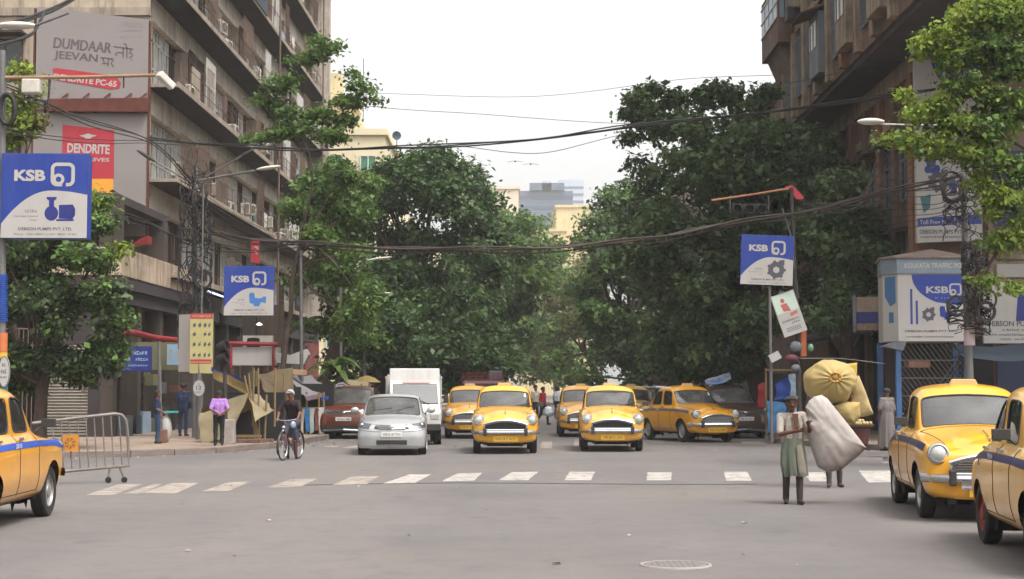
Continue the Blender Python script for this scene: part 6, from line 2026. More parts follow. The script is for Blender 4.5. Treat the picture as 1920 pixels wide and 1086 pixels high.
tree('avenue_tree', 'hazy tree in the left row far down the avenue', S(-5.0, D, .1), lo, 11000, .28, [L_FRESH, L_MID], .35, P(985, 660, D), 53, limbs=8)
# --- avenue, right row
D = 57
lo = fill(1190, 1560, 230, 700, D, 85, 36, 60, 61, 3, 0, lambda x, y: ((x - 1370) / 190) ** 2 + ((y - 420) / 215) ** 2 < 1 or (1210 < x < 1470 and 420 < y < 690))
lo += [lob(1215, 200, D, 26, 22), lob(1235, 240, D, 34, 28), lob(1330, 190, D, 30, 18), lob(1300, 230, D, 46, 26), lob(1400, 205, D, 34, 18), lob(1430, 190, D, 16, 24), lob(1390, 240, D, 50, 30), lob(1480, 260, D, 50, 34), lob(1540, 280, D, 40, 34), lob(1200, 310, D, 22, 20), lob(1270, 200, D, 22, 14), lob(1205, 230, D, 14, 16)] + [lob(*q, D, r1, r1 * .8, w=.25) for *q, r1 in ((1192, 186, 11), (1222, 172, 10), (1342, 168, 12), (1374, 178, 12), (1438, 172, 12), (1262, 184, 12), (1182, 262, 10), (1310, 182, 10), (1186, 215, 9))]
tree('avenue_tree', 'broad grey-green tree in front of the overhanging block, widest on the right', S(8.9, D, .1), lo, 40000, .155, [L_GREY, L_DARK], .45, P(1400, 640, D), 63, limbs=16, shell=.5)
D = 50
lo = fill(1530, 1690, 330, 620, D, 26, 26, 44, 71, 1.5, 0, lambda x, y: x < 1680 - abs(y - 470) * .3)
tree('avenue_tree', 'dark leafy tree between the leaning sign post and the police booth', S(10.3, D, .1), lo, 11000, .135, [L_GREY, L_DARK], .22, P(1585, 640, D), 73, limbs=8, shell=.4)
D = 92
lo = fill(1095, 1230, 360, 700, D, 34, 30, 48, 81, 5, (0, 0, 1), lambda x, y: x > 1100 + max(0, y - 600) * .5) + [lob(1140, 375, D, 28, 24), lob(1180, 380, D, 30, 26), lob(1160, 640, D - 3, 34, 26, m=1), lob(1130, 590, D - 3, 30, 30, m=1)]
tree('avenue_tree', 'second tree of the right row, thinning out beside the blue-grey tower', S(8.9, D, .1), lo, 15000, .20, [L_GREY, L_FRESH], .35, P(1170, 640, D), 83, limbs=10, shell=.4)
D = 140
lo = fill(1040, 1130, 470, 710, D, 26, 20, 34, 91, 8, (0, 1, 0), lambda x, y: x > 1060 or y > 560)
tree('avenue_tree', 'small hazy tree of the right row far down the avenue', S(7.0, D, .1), lo, 8000, .26, [L_MID, L_YELL], .3, P(1090, 650, D), 93, limbs=7)
D = 225
lo = fill(985, 1100, 490, 725, D, 30, 22, 36, 95, 8, (0, 0, 1))
tree('avenue_tree', 'yellowish tree closing the vista beyond the taxis', S(4.0, D, .1), lo, 7000, .36, [L_YELL, L_MID], .4, P(1040, 680, D), 97, limbs=6)
D = 66
lo = fill(1230, 1420, 560, 715, D, 24, 24, 40, 98, 3, (0, 0, 1))
tree('avenue_tree', 'low dark tree shading the taxi that turns aside', S(9.6, D, .1), lo, 9000, .15, [L_DARK, L_MID], .25, P(1330, 690, D), 99, limbs=6)
D = 105
lo = fill(1200, 1330, 380, 720, D, 22, 34, 52, 101, 6, 0)
tree('avenue_tree', 'dark tree behind the broad grey-green one', S(10.5, D, .1), lo, 8000, .24, [L_DARK, L_MID], .3, P(1260, 660, D), 103, limbs=6)
D = 118
lo = fill(1110, 1250, 600, 722, D, 16, 26, 40, 121, 4, (0, 0, 1))
tree('avenue_tree', 'low hazy tree above the roof of the queueing pale car', S(9.8, D, .1), lo, 5000, .24, [L_MID, L_DARK], .25, P(1190, 700, D), 123, limbs=5)
D = 84
lo = fill(700, 880, 560, 722, D, 20, 30, 48, 105, 5, 0)
tree('avenue_tree', 'dark tree standing behind the largest left crown', S(-9.5, D, .1), lo, 8000, .2, [L_DARK, L_GREY], .3, P(780, 690, D), 107, limbs=6)
# --- near leafy boughs at the right edge
D = 31
def boughs(seed):
    lo = [lob(1840, 30, D, 70, 34), lob(1905, 20, D, 60, 40), lob(1760, 72, D, 44, 26), lob(1740, 90, D, 30, 18), lob(1850, 90, D, 70, 34, m=1), lob(1790, 110, D, 50, 26), lob(1900, 120, D, 50, 40, m=1),
          lob(1820, 160, D, 60, 26, m=1), lob(1890, 200, D, 60, 36, m=1), lob(1760, 195, D, 40, 22), lob(1700, 180, D, 16, 14), lob(1730, 215, D, 44, 16), lob(1790, 230, D, 60, 24), lob(1850, 245, D, 56, 30, m=1),
          lob(1690, 262, D, 44, 13), lob(1740, 275, D, 56, 18), lob(1800, 285, D, 60, 20), lob(1860, 300, D, 50, 26, m=1), lob(1650, 264, D, 20, 8), lob(1910, 330, D, 30, 30, m=1), lob(1880, 370, D, 46, 24), lob(1915, 410, D, 30, 30), lob(1840, 345, D, 30, 14), lob(1860, 400, D, 24, 14), lob(1900, 450, D, 40, 22),
          lob(1870, 460, D, 30, 14), lob(1850, 530, D, 26, 12), lob(1900, 540, D, 30, 10)]
    return lo
tr_ = thing('street_tree', 'bright lime green boughs reaching in over the tall pump board', 'tree', (P(2010, 860, D).x, D, .1))
b = tr_.location
lo = [((Vector(l[0]) - b)[:],) + tuple(l[1:]) for l in boughs(0)]
inst('crown', crown_mesh(lo, 24000, .060, [L_LIME, L_MID], 111, shell=.25, droop=.2), tr_)
mb = MB(); limb(mb, (0, 0, -.05), P(1985, 420, D) - b, .2, .14, 1, 9, .03); limb(mb, P(1985, 420, D) - b, P(1930, 60, D) - b, .14, .06, 2, 8, .04); mb.build('trunk', M_BARK, tr_, True)
mb = MB()
for k, (a, c) in enumerate((((1985, 430), (1890, 350)), ((1960, 260), (1850, 150)), ((1850, 150), (1760, 90)), ((1970, 330), (1800, 285)), ((1800, 285), (1660, 264)), ((1945, 150), (1870, 40)), ((1985, 480), (1880, 455)), ((1880, 455), (1840, 530)), ((1960, 300), (1760, 210)), ((1905, 400), (1860, 250)))):
    limb(mb, P(*a, D) - b, P(*c, D) - b, .05, .018, k + 40, 7, .08)
mb.build('branch', M_BARK, tr_, True)
# ================================================================ BOARDS, POLES, CABLES, STALLS
def arcpts(cx, cz, rx, rz, a0, a1, n=24):
    return [(cx + rx * math.cos(a), cz + rz * math.sin(a)) for a in np.linspace(a0, a1, n)]
def flat(mb, poly, y, mi=0):
    mb.add([(x, y, z) for x, z in poly], [tuple(range(len(poly)))], mi)
def logo(mb, x, z, s, y, mi=0):
    """rounded square ring with the curled pump foot at its lower left corner"""
    r = .22 * s; h = s / 2
    path = []
    for (cx, cz, a0) in ((h - r, h - r, 0), (-h + r, h - r, PI / 2), (-h + r, -h + r, PI)):
        path += [(x + cx + r * math.cos(a), z + cz + r * math.sin(a)) for a in np.linspace(a0, a0 + PI / 2, 8)]
    path += [(x - .02 * s, z - h)]
    mb.ribbon(path, .17 * s, y, mi)
    path = [(x + .16 * s, z - h), (x + h - r, z - h)] + [(x + h - r + r * math.cos(a), z - h + r + r * math.sin(a)) for a in np.linspace(-PI / 2, 0, 8)] + [(x + h, z + h - r)]
    mb.ribbon(path, .17 * s, y, mi)
    mb.ribbon(arcpts(x - .20 * s, z - .24 * s, .21 * s, .21 * s, 0, 2 * PI, 20)[:-1], .15 * s, y - .001, mi, closed=True)
def pump(mb, x, z, s, y, kind=0):
    if kind == 0:       # horizontal pump with motor
        flat(mb, [(x - .02 * s, z - .22 * s), (x + .42 * s, z - .24 * s), (x + .5 * s, z - .1 * s), (x + .5 * s, z + .1 * s), (x + .42 * s, z + .24 * s), (x - .02 * s, z + .22 * s)], y)
        flat(mb, arcpts(x - .26 * s, z - .05 * s, .22 * s, .24 * s, 0, 2 * PI, 18), y - .0005)
        flat(mb, [(x - .34 * s, z + .1 * s), (x - .18 * s, z + .1 * s), (x - .18 * s, z + .36 * s), (x - .10 * s, z + .42 * s), (x - .10 * s, z + .48 * s), (x - .42 * s, z + .48 * s), (x - .42 * s, z + .42 * s), (x - .34 * s, z + .36 * s)], y - .001)
        flat(mb, [(x - .1 * s, z - .3 * s), (x + .46 * s, z - .3 * s), (x + .46 * s, z - .24 * s), (x - .1 * s, z - .24 * s)], y)
    elif kind == 1:     # flanged elbow pump
        flat(mb, [(x - .45 * s, z - .15 * s), (x - .3 * s, z - .2 * s), (x + .3 * s, z - .12 * s), (x + .45 * s, z - .2 * s), (x + .48 * s, z + .2 * s), (x + .3 * s, z + .2 * s), (x + .2 * s, z + .1 * s), (x - .15 * s, z + .12 * s), (x - .2 * s, z + .4 * s), (x - .42 * s, z + .42 * s), (x - .48 * s, z + .3 * s)], y)
        flat(mb, [(x - .2 * s, z - .34 * s), (x + .1 * s, z - .34 * s), (x + .15 * s, z - .14 * s), (x - .25 * s, z - .18 * s)], y - .0005)
    else:               # round volute with lugs
        mb.ribbon(arcpts(x, z, .30 * s, .30 * s, 0, 2 * PI, 20)[:-1], .26 * s, y, 0, closed=True)
        for a in np.linspace(0, 2 * PI, 8)[:-1]: flat(mb, arcpts(x + .44 * s * math.cos(a), z + .44 * s * math.sin(a), .08 * s, .08 * s, 0, 2 * PI, 8), y - .0005)
        flat(mb, [(x + .1 * s, z + .2 * s), (x + .42 * s, z + .25 * s), (x + .42 * s, z + .55 * s), (x + .12 * s, z + .5 * s)], y - .0006)
def pump_board(label, p, w, h, kind, rotz=0.0, roll=0.0, depth=.1, colm=None, line1=('ULTRA', 'Centrifugal Industrial', 'Pumps')):
    t = thing('pump_advert', label, 'sign', p, rotz)
    t.rotation_euler = (0, roll, rotz)
    y = -depth / 2 - .004
    mb = MB(); mb.box((0, 0, 0), (w, depth, h)); mb.build('panel', M_BLUE, t, bevel=.006)
    mb = MB()
    z0 = -h / 2 + .004
    arch = [(w / 2 - .004, z0), (w / 2 - .004, h * .02)] + [(x * w, h * (.06 - .50 * (max(0, .08 - x)) ** 2 * 2.4 - .3 * max(0, x - .08) ** 2)) for x in np.linspace(.49, -.49, 30)] + [(-w / 2 + .004, z0)]
    flat(mb, arch[::-1], y); mb.build('white_field', M_WHITE, t)
    mb = MB()
    write(mb, 'KSB', -.17 * w, .17 * h, .135 * h, .36 * w, y - .002, bold=.045)
    logo(mb, .21 * w, .25 * h, .24 * h, y - .002); mb.build('brand_lettering', M_WHITE, t)
    mb = MB(); pump(mb, .18 * w, -.19 * h, .36 * w, y - .002, kind); mb.build('pump_picture', colm or M_SIGNB, t)
    mb = MB()
    write(mb, line1[0], -.15 * w, -.20 * h, .035 * h, .14 * w, y - .002); write(mb, line1[1], -.21 * w, -.255 * h, .022 * h, .28 * w, y - .002); write(mb, line1[2], -.12 * w, -.30 * h, .022 * h, .08 * w, y - .002)
    write(mb, 'DEBSON PUMPS PVT. LTD.', .02 * w, -.41 * h, .036 * h, .62 * w, y - .002, bold=.015)
    write(mb, 'Phone : 2231-7892 / 1129 / 98301 01961', .02 * w, -.465 * h, .022 * h, .72 * w, y - .002); mb.build('small_print', M_GREYT, t)
    return t
def board_at(label, px0, px1, py0, py1, D, **k):
    c = P((px0 + px1) / 2, (py0 + py1) / 2, D); s = D / FPX
    return pump_board(label, c, (px1 - px0) * s, (py1 - py0) * s, **k)
t = board_at('nearest blue and white pump advert board, hung on the mast at the frame edge', 7, 168, 289, 449, 26, kind=0, rotz=rad(2), depth=.30)
t = board_at('pump advert board with a pale blue pump, above the red piped balcony', 420, 514, 499, 592, 45, kind=1, colm=mat('pump_blue', '#3f6fae', .5, var=.15))
t = board_at('tilted pump advert board with a round grey pump, on the thin post', 1389, 1487, 441, 535, 42, kind=2, colm=M_GREYT, rotz=rad(-4), roll=rad(2.5))
# ---- hanging mast at the left edge
def pole(name, label, base, top, r0, r1, m, cat='pole', n=10):
    t = thing(name, label, cat, base)
    mb = MB(); mb.tube([(0, 0, 0), (top - Vector(base)) * .5, top - Vector(base)], [r0, (r0 + r1) / 2, r1], n); mb.build('post', m, t, True)
    return t
D = 26; s = D / FPX
b = P(3, 900, D); b.z = 0
t = pole('signal_mast', 'grey steel mast at the frame edge carrying the nearest pump board and a long arm', b, P(4, 95, D), .075, .06, M_POLE, 'mast')
mb = MB(); mb.tube([P(4, 146, D) - b, P(150, 145, D) - b, P(296, 141, D) - b], [.035, .032, .028], 8); mb.build('arm', mat('rusty_arm', '#94765a', .7, var=.5, vscale=6), t, True)
mb = MB()
for px in (44, 92, 232): mb.tube([P(px, 140, D) - b, P(px, 165, D) - b], .014, 5)
mb.tube([P(94, 150, D) - b, P(90, 200, D) - b], .02, 5); build_each(mb, 'bracket', M_POLED, t)
mb = MB(); mb.box(P(60, 163, D) - b, (.30, .22, .24)); mb.build('junction_box', M_ACW, t, bevel=.02)
mb = MB(); mb.bar(P(300, 140, D) - b + Vector((0, -.1, 0)), P(322, 160, D) - b + Vector((.0, .1, -.02)), .13, .12); o = mb.build('camera', M_ACW, t, bevel=.02)
mb = MB(); mb.tube([P(14 + 14 * math.cos(a), 205 + 28 * math.sin(a), D - .1) - b for a in np.linspace(0, 2 * PI, 20)[:-1]], .045, 6, closed=True); mb.build('cable_coil', M_BLACK, t, True)
mb = MB()
for k in range(22): mb.tube([P(4 + 9 * math.cos(a), 516 + k * 4.1, D) - b + Vector((0, -.09 * math.sin(a) * 1, 0)) for a in np.linspace(0, 2 * PI, 13)[:-1]], .012, 5, closed=True)
mb.build('light_rope', mat('rope_blue', '#1f4fa8', .5, var=.3), t, True)
mb = MB(); mb.lathe([(.085, 0), (.085, .32)], 14, T=M4(P(4, 660, D) - b)); mb.build('orange_band', mat('band_orange', '#b8673a', .6, var=.3), t, True)
mb = MB(); mb.lathe([(.085, 0), (.085, .10)], 14, T=M4(P(4, 672, D) - b)); mb.build('yellow_band', M_PLATEY, t, True)
mb = MB(); mb.lathe([(.088, 0), (.088, .32)], 14, T=M4(P(4, 760, D) - b)); mb.build('teal_band', mat('band_teal', '#25707a', .6, var=.3), t, True)
def disc_sign(label, p, r, lines, ax=1.0):
    t = thing('route_sign', label, 'sign', p)
    mb = MB(); poly = arcpts(0, 0, r * ax, r, 0, 2 * PI, 28)[:-1]; mb.prism(poly, -.015, .015); mb.build('plate', M_WHITE, t)
    mb = MB(); mb.ribbon(arcpts(0, 0, r * ax * .96, r * .96, 0, 2 * PI, 29)[:-1], .012, -.019, closed=True)
    for (tx, z, h, w) in lines:
        if isinstance(tx, int): scrawl(mb, 0, z, h, w, -.019, tx)
        else: write(mb, tx, 0, z, h, w, -.019, bold=.02)
    mb.build('lettering', M_GREYT, t)
    return t
disc_sign('oval white sign with small lettering on the mast at the frame edge', P(8, 697, D - .12), .265, ((2, .09, .06, .06), (3, -.03, .08, .10), (5, -.11, .035, .11)), .36)
t = thing('street_light', 'pale street lamp head poking in at the top left corner', 'street lamp', P(30, 48, 27))
mb = MB(); mb.ball((0, 0, 0), (.36, .12, .07), 14, 8); mb.build('lamp_head', M_ACW, t, True)
mb = MB(); mb.tube([(.34, 0, 0), (.9, .1, .25)], .025, 6); mb.build('arm', M_POLE, t)
# ---- tall billboard
D = 52; s = D / FPX
bb_ = P(171, 225, D)
t = thing('billboard', 'tall grey billboard with dark slogan lettering fixed to the corner of the cream block', 'billboard', bb_)
M_BILL = mat('billboard_grey', '#857d7a', .8, var=.1, vscale=.6, grime=.25, grimecol=(.25, .22, .20))
def bx_(px, py): return ((px - 171) * s, (225 - py) * s)
mb = MB(); mb.prism([bx_(66, 188), bx_(278, 188), bx_(280, 42), bx_(276, 34), bx_(70, 9), bx_(66, 12)], -.10, .10)
mb.build('upper_panel', M_BILL, t)
mb = MB(); mb.prism([bx_(61, 446), bx_(280, 446), bx_(280, 213), bx_(61, 213)], -.08, .10); mb.build('lower_panel', M_BILL, t)
mb = MB(); mb.prism([bx_(95, 212), bx_(280, 213), bx_(281, 186), bx_(95, 188)], -.35, -.12); mb.build('beam', M_RUST, t, bevel=.01)
mb = MB()
for px in (120, 160, 200, 240, 268): a = bx_(px, 186); c = bx_(px + 8, 176); mb.bar((a[0], -.3, a[1]), (c[0], -.12, c[1]), .05)
for x in (-.098, .098):
    pass
for px in (62, 280): a, c = bx_(px, 446), bx_(px, 12 if px < 100 else 36); mb.bar((a[0], .0, a[1]), (c[0], 0, c[1]), .05, .2)
mb.build('frame_bar', M_RUST, t)
mb = MB()
for y in (.5, 1.0):
    for px in (75, 170, 265): a, c = bx_(px, 440), bx_(px, 30); mb.bar((a[0], y, a[1]), (c[0], y, c[1]), .06)
    for py in (60, 160, 260, 360, 430): a, c = bx_(70, py), bx_(272, py); mb.bar((a[0], y, a[1]), (c[0], y, c[1]), .06)
for px in (75, 170, 265):
    for py in (60, 260, 430): a = bx_(px, py); mb.bar((a[0], .1, a[1]), (a[0], 1.1, a[1]), .06)
mb.build('rear_truss', M_RUST, t)
mb = MB()
def wr(txt, px, py, hpx, wpx, slope=.10, y=-.106, bold=.006, m=mb):
    a = bx_(px, py); Tm = M4((a[0], 0, a[1]), RY(math.atan(slope)))
    write(m, txt, 0, 0, hpx * s, wpx * s, y, bold=bold, align='l', T=Tm)
[(wr('DUMDAAR', 98 + d, 88, 20, 109, .10, bold=0, y=-.106 - d * .001), wr('JEEVAN', 99 + d, 112, 19, 82, .10, bold=0, y=-.106 - d * .001)) for d in (0, .8, 1.6)]; mb.build('slogan_lettering', mat('slogan_ink', '#5b5254', .7, var=.1), t)
# Devanagari words drawn as strokes
mb = MB()
def stroke(pts, w=2.6):
    mb.ribbon([bx_(*p) for p in pts], w * s, -.106)
stroke([(212, 86), (250, 91)]); stroke([(231, 88), (231, 107)]); stroke([(231, 98), (222, 97), (216, 100), (219, 104)]); stroke([(238, 89), (238, 108)]); stroke([(238, 89), (236, 82), (232, 80)])
stroke([(245, 90), (245, 95), (242, 98), (247, 99), (249, 103), (245, 107), (242, 106)]); stroke([(246, 111), (248, 111)])
stroke([(188, 107), (213, 110)]); stroke([(203, 109), (203, 124)]); stroke([(194, 108), (193, 113), (197, 115), (192, 118), (203, 119)]); stroke([(208, 110), (212, 114), (208, 117), (213, 125)])
mb.build('slogan_lettering', mat('slogan_ink', '#5b5254', .7, var=.1), t)
M_RED2 = mat('banner_red', '#a82c38', .6, var=.12, grime=.15)
mb = MB(); mb.prism([bx_(98, 129), bx_(105, 127), bx_(218, 142), bx_(228, 156), bx_(224, 166), bx_(210, 168), bx_(104, 150)], -.112, -.101); mb.build('red_flash', M_RED2, t)
mb = MB(); wr('DENDRITE PC-65', 100, 149, 12, 120, .125, -.116, .03, mb); mb.build('flash_lettering', M_WHITE, t)
mb = MB()
for (py, h, w) in ((44, 8, 40), (54, 4, 40), (66, 3, 40)): pass
wr('DENDRITE', 227, 46, 9, 40, .08, -.106, .02, mb); a = bx_(227, 57); scrawl(mb, a[0], a[1], 5 * s, 40 * s, -.106, 12, 'l'); a = bx_(227, 68); scrawl(mb, a[0], a[1], 3 * s, 40 * s, -.106, 16, 'l', seed=4)
mb.build('small_lettering', mat('slogan_faint', '#857b7a', .7, var=.1), t)
mb = MB(); mb.prism([bx_(119, 338), bx_(217, 338), bx_(216, 246), bx_(119, 235)], -.10, -.082); mb.build('banner_red', M_RED2, t)
mb = MB(); mb.prism([bx_(119, 404), bx_(216, 404), bx_(216, 338), bx_(119, 338)], -.10, -.082); mb.build('banner_yellow', mat('banner_amber', '#d9952e', .6, var=.15), t)
mb = MB(); wr('DENDRITE', 128, 288, 18, 80, .04, -.104, .035, mb); flat(mb, [bx_(x, y) for x, y in arcpts(167, 257, 8, 5, 0, 2 * PI, 14)], -.104)
flat(mb, [bx_(150, 256), bx_(160, 254), bx_(160, 259)], -.104); flat(mb, [bx_(184, 256), bx_(174, 254), bx_(174, 259)], -.104)
wr('ADHESIVES', 128, 304, 7, 80, .02, -.104, .02, mb); mb.build('banner_lettering', M_WHITE, t)
# red vertical shop sign and hanging cloth on the block
t = thing('shop_board', 'small red vertical sign with a white mark on the cream block above the balcony board', 'sign', P(479, 469, 62))
s = 62 / FPX
mb = MB(); mb.prism([(-8 * s, -22 * s), (8 * s, -26 * s), (8 * s, 19 * s), (-8 * s, 23 * s)], -.06, .06); mb.build('panel', M_RED2, t)
mb = MB(); mb.ribbon([(-2 * s, 6 * s), (4 * s, 5 * s), (4 * s, -1 * s), (-1 * s, -1 * s), (4 * s, -8 * s)], 3 * s, -.064); mb.build('mark', M_WHITE, t)
t = thing('awning', 'faded red cloth awning peeking out beside the foot of the billboard', 'awning', P(265, 456, 50))
mb = MB(); mb.prism([(-.28, -.10), (.28, -.02), (.28, .22), (.1, .16)], -.3, .3); mb.build('cloth', M_RED, t)
# ---- yellow chart board, route disc
D = 44.5; s = D / FPX
t = thing('chart_board', 'upright yellow chart board with rows of small dark symbols and red bars', 'sign', P(378, 644, D))
M_CHART = mat('chart_yellow', '#aba06c', .6, var=.15, grime=.2)
mb = MB(); mb.box((0, 0, 0), (42 * s, .12, 112 * s)); mb.build('panel', M_CHART, t)
mb = MB(); mb.box((-29 * s, .25, 1 * s), (.06, .75, 108 * s), R=RZ(.9)); mb.build('side_panel', M_WHITE, t)
mb = MB()
flat(mb, [(-21 * s, 46 * s), (21 * s, 46 * s), (21 * s, 56 * s), (-21 * s, 56 * s)], -.064)
flat(mb, [(-20 * s, -34 * s), (20 * s, -34 * s), (20 * s, -30 * s), (-20 * s, -30 * s)], -.064); flat(mb, [(-20 * s, -38 * s), (20 * s, -38 * s), (20 * s, -36 * s), (-20 * s, -36 * s)], -.064); mb.build('red_bar', M_RED2, t)
mb = MB()
r_ = random.Random(5)
for row, z in enumerate((34, 17, -2, -22)):
    for x in (-13, -3, 7, 15):
        if (row, x) in ((1, -3),): continue
        flat(mb, arcpts(x * s, z * s, r_.uniform(2.2, 3.6) * s, r_.uniform(2.5, 4.2) * s, 0, 2 * PI, 7), -.064)
        mb.ribbon([(x * s - 2 * s, (z - 4) * s), (x * s + 2 * s, (z + 5) * s)], 1.2 * s, -.065)
mb.build('symbols', M_GREYT, t)
mb = MB(); scrawl(mb, 0, 48.5 * s, 5 * s, 36 * s, -.068, 10); mb.build('lettering', M_CHART, t)
mb = MB(); mb.tube([(-2 * s, .12, -1.0), (-2 * s, .12, 60 * s)], .035, 8); mb.tube([(-2 * s, .12, 0), (-2 * s, .12, 300 * s)], .022, 6); mb.build('upright', M_POLE, t)
t = disc_sign('round white route disc numbered twelve below the yellow chart board', P(373, 728, D - .25), .24, ((2, .10, .05, .07), ('12', -.04, .11, .15), (6, -.13, .04, .18)), .72)
p0 = G(374, 830, .14); p0 = Vector((P(374, 800, D).x, D, .14))
t = pole('sign_post', 'stout grey post under the yellow chart board and route disc', p0, P(374, 640, D + .05), .11, .10, M_POLE)
# ---- lamp standard with three arms and its cable nest
D = 46; s = D / FPX
b = Vector((P(368, 700, D).x, D, .14))
t = pole('street_light', 'tall street lamp standard with three splayed arms behind a nest of black cables', b, P(364, 340, D), .10, .07, M_POLE, 'street lamp')
mb = MB(); mb.tube([P(364, 345, D) - b, P(312, 315, D) - b, P(268, 290, D) - b], .028, 7); mb.tube([P(364, 345, D) - b, P(420, 312, D) - b, P(455, 292, D) - b], .025, 7); mb.tube([P(366, 340, D) - b, P(420, 330, D) - b, P(478, 320, D) - b], .035, 7); build_each(mb, 'arm', M_POLE, t, True)
mb = MB(); mb.ball((0, 0, 0), (.36, .10, .055), 12, 8, T=RY(.55).to_4x4()); mb.v = [tuple(Vector(v) + (P(275, 293, D) - b)) for v in mb.v]; mb.build('lamp_head', M_POLED, t, True)
mb = MB(); mb.ball((0, 0, 0), (.38, .12, .06), 12, 8, T=RY(-.14).to_4x4()); mb.v = [tuple(Vector(v) + (P(503, 315, D) - b)) for v in mb.v]; mb.build('lamp_head', M_ACW, t, True)
mb = MB(); mb.ball((0, 0, 0), (.22, .08, .05), 12, 8, T=RY(-.5).to_4x4()); mb.v = [tuple(Vector(v) + (P(464, 287, D) - b)) for v in mb.v]; mb.build('lamp_head', M_POLED, t, True)
# cable nest
M_CABLE = mat('cable_black', (.022, .02, .02), .7, var=.2)
M_CABLEB = mat('cable_brown', (.048, .034, .029), .7, var=.3)
def nest(label, cx, cy, D, rx, ry, n, seed, coils=3):
    r_ = random.Random(seed)
    c = P(cx, cy, D); s = D / FPX
    t = thing('cable_nest', label, 'cables', c)
    mb = MB()
    for k in range(n):
        pts = []
        x, z = r_.gauss(0, .35) * rx * s, r_.uniform(-1, 1) * ry * s
        a = r_.uniform(0, 6.3)
        for i in range(7):
            pts.append((x, r_.uniform(-.2, .2), z)); a += r_.uniform(-1.3, 1.3)
            x += math.cos(a) * rx * s * .45; z += math.sin(a) * ry * s * .22
            x = max(-rx * s, min(rx * s, x))
        mb.tube(pts, r_.uniform(.008, .018), 5)
    mb.build('strand', M_CABLE, t, True)
    for k in range(coils):
        mb = MB(); x, z = r_.uniform(-.8, .8) * rx * s, r_.uniform(-.8, .8) * ry * s; R = r_.uniform(.16, .26)
        for q in range(4):
            rr = R + r_.uniform(-.03, .03); mb.tube([(x + rr * math.cos(a), -.2 - .02 * q, z + rr * math.sin(a) * 1.1) for a in np.linspace(0, 2 * PI, 19)[:-1]], .018, 5, closed=True)
        mb.build('coil', M_CABLE, t, True)
    return t
nest('tangled black cables and coils round the three-armed lamp standard', 366, 480, D - .3, 30, 100, 64, 3, 2)
nest('brown fan of service wires spread below the three-armed lamp', 366, 390, D - .35, 22, 50, 40, 14, 0)
# ---- traffic signal pole with concrete foot and heads
D = 41; s = D / FPX
b = Vector((P(424, 836, D).x, D, .14))
t = pole('traffic_signal', 'pole-mounted traffic signal with round hoods seen from the side by the lilac shirt', b, P(420, 640, D), .055, .05, M_POLED, 'traffic light')
mb = MB(); mb.box((.06, 0, .32), (.36, .4, .66), taper=.85); mb.build('concrete_foot', M_CONC, t, bevel=.03)
for k, py in enumerate((652, 674)):
    mb = MB(); mb.lathe([(.001, -.12), (.12, -.10), (.15, .0), (.16, .18), (.14, .18), (.12, .02)], 16, T=M4(P(415, py, D - .05) - b, RY(PI / 2 - .3) @ RX(.3))); mb.build('signal_hood', M_BLACK, t, True)
# two slim posts at the left pavement
D = 42.0
b = Vector((P(302, 838, D).x, D, .14)); pole('sign_post', 'slim grey post rising in front of the navy shirted man', b, P(298, 640, D), .05, .045, M_POLE)
t = thing('bollard_foot', 'stubby brick-red concrete stub at the foot of the slim grey post', 'bollard', (P(304, 838, D - .1).x, D - .1, .14))
mb = MB(); mb.box((0, 0, .18), (.26, .26, .36), taper=.9); mb.build('block', mat('stub_red', '#7a5648', .9, var=.4), t, bevel=.03)
t = thing('water_sack', 'white sack with a turquoise tray beside the slim grey post', 'sack', (P(311, 822, D + .3).x, D + .3, .14))
mb = MB(); mb.ball((0, 0, .36), (.16, .15, .38), 12, 8); mb.build('bag', M_WHITE, t, True)
mb = MB(); mb.box((.14, 0, .82), (.34, .3, .05)); mb.build('tray', mat('turquoise_tray', '#3aa0a0', .5, var=.2), t)
D = 50; b = Vector((P(566, 820, D).x, D, .14)); pole('lamp_post', 'thin grey lamp post in front of the grey stall roof behind the cyclist', b, P(564, 470, D), .07, .05, M_POLE)
D = 63; b = Vector((P(684, 800, D).x, D, .14)); t = pole('street_light', 'thin street lamp with a bracket arm above the copper crossover', b, P(682, 552, D), .07, .05, M_POLE, 'street lamp')
mb = MB(); mb.tube([P(682, 556, D) - b, P(706, 553, D) - b, P(733, 549, D) - b], .03, 6); mb.build('arm', M_POLE, t); mb = MB(); mb.ball(P(722, 550, D) - b, (.26, .08, .05)); mb.build('lamp_head', M_ACW, t, True)
D = 58; b = Vector((P(640, 810, D).x, D, .14)); t = pole('street_light', 'street lamp whose white head shows against the largest dark crown', b, P(638, 502, D), .07, .05, M_POLE, 'street lamp')
mb = MB(); mb.tube([P(638, 504, D) - b, P(665, 494, D) - b, P(690, 489, D) - b], .03, 6); mb.build('arm', M_POLE, t); mb = MB(); mb.ball((0, 0, 0), (.48, .1, .05), 12, 8, T=RY(-.13).to_4x4()); mb.v = [tuple(Vector(v) + (P(712, 485, D) - b)) for v in mb.v]; mb.build('lamp_head', M_ACW, t, True)
D = 120; b = Vector((P(1128, 770, D).x, D, .1)); pole('lamp_post', 'distant grey lamp post standing above the middle pair of taxis', b, P(1128, 612, D), .09, .07, M_POLE)
D = 75; b = Vector((P(1243, 790, D).x, D, .14)); t = pole('street_light', 'street lamp of the right row with its head among the leaves above the taxis', b, P(1290, 480, D), .08, .05, M_POLED, 'street lamp')
mb = MB(); mb.tube([P(1290, 482, D) - b, P(1240, 478, D) - b], .035, 6); mb.build('arm', M_POLED, t); mb = MB(); mb.ball((0, 0, 0), (.5, .12, .06), 12, 8, T=RY(.35).to_4x4()); mb.v = [tuple(Vector(v) + (P(1216, 470, D) - b)) for v in mb.v]; mb.build('lamp_head', M_ACW, t, True)
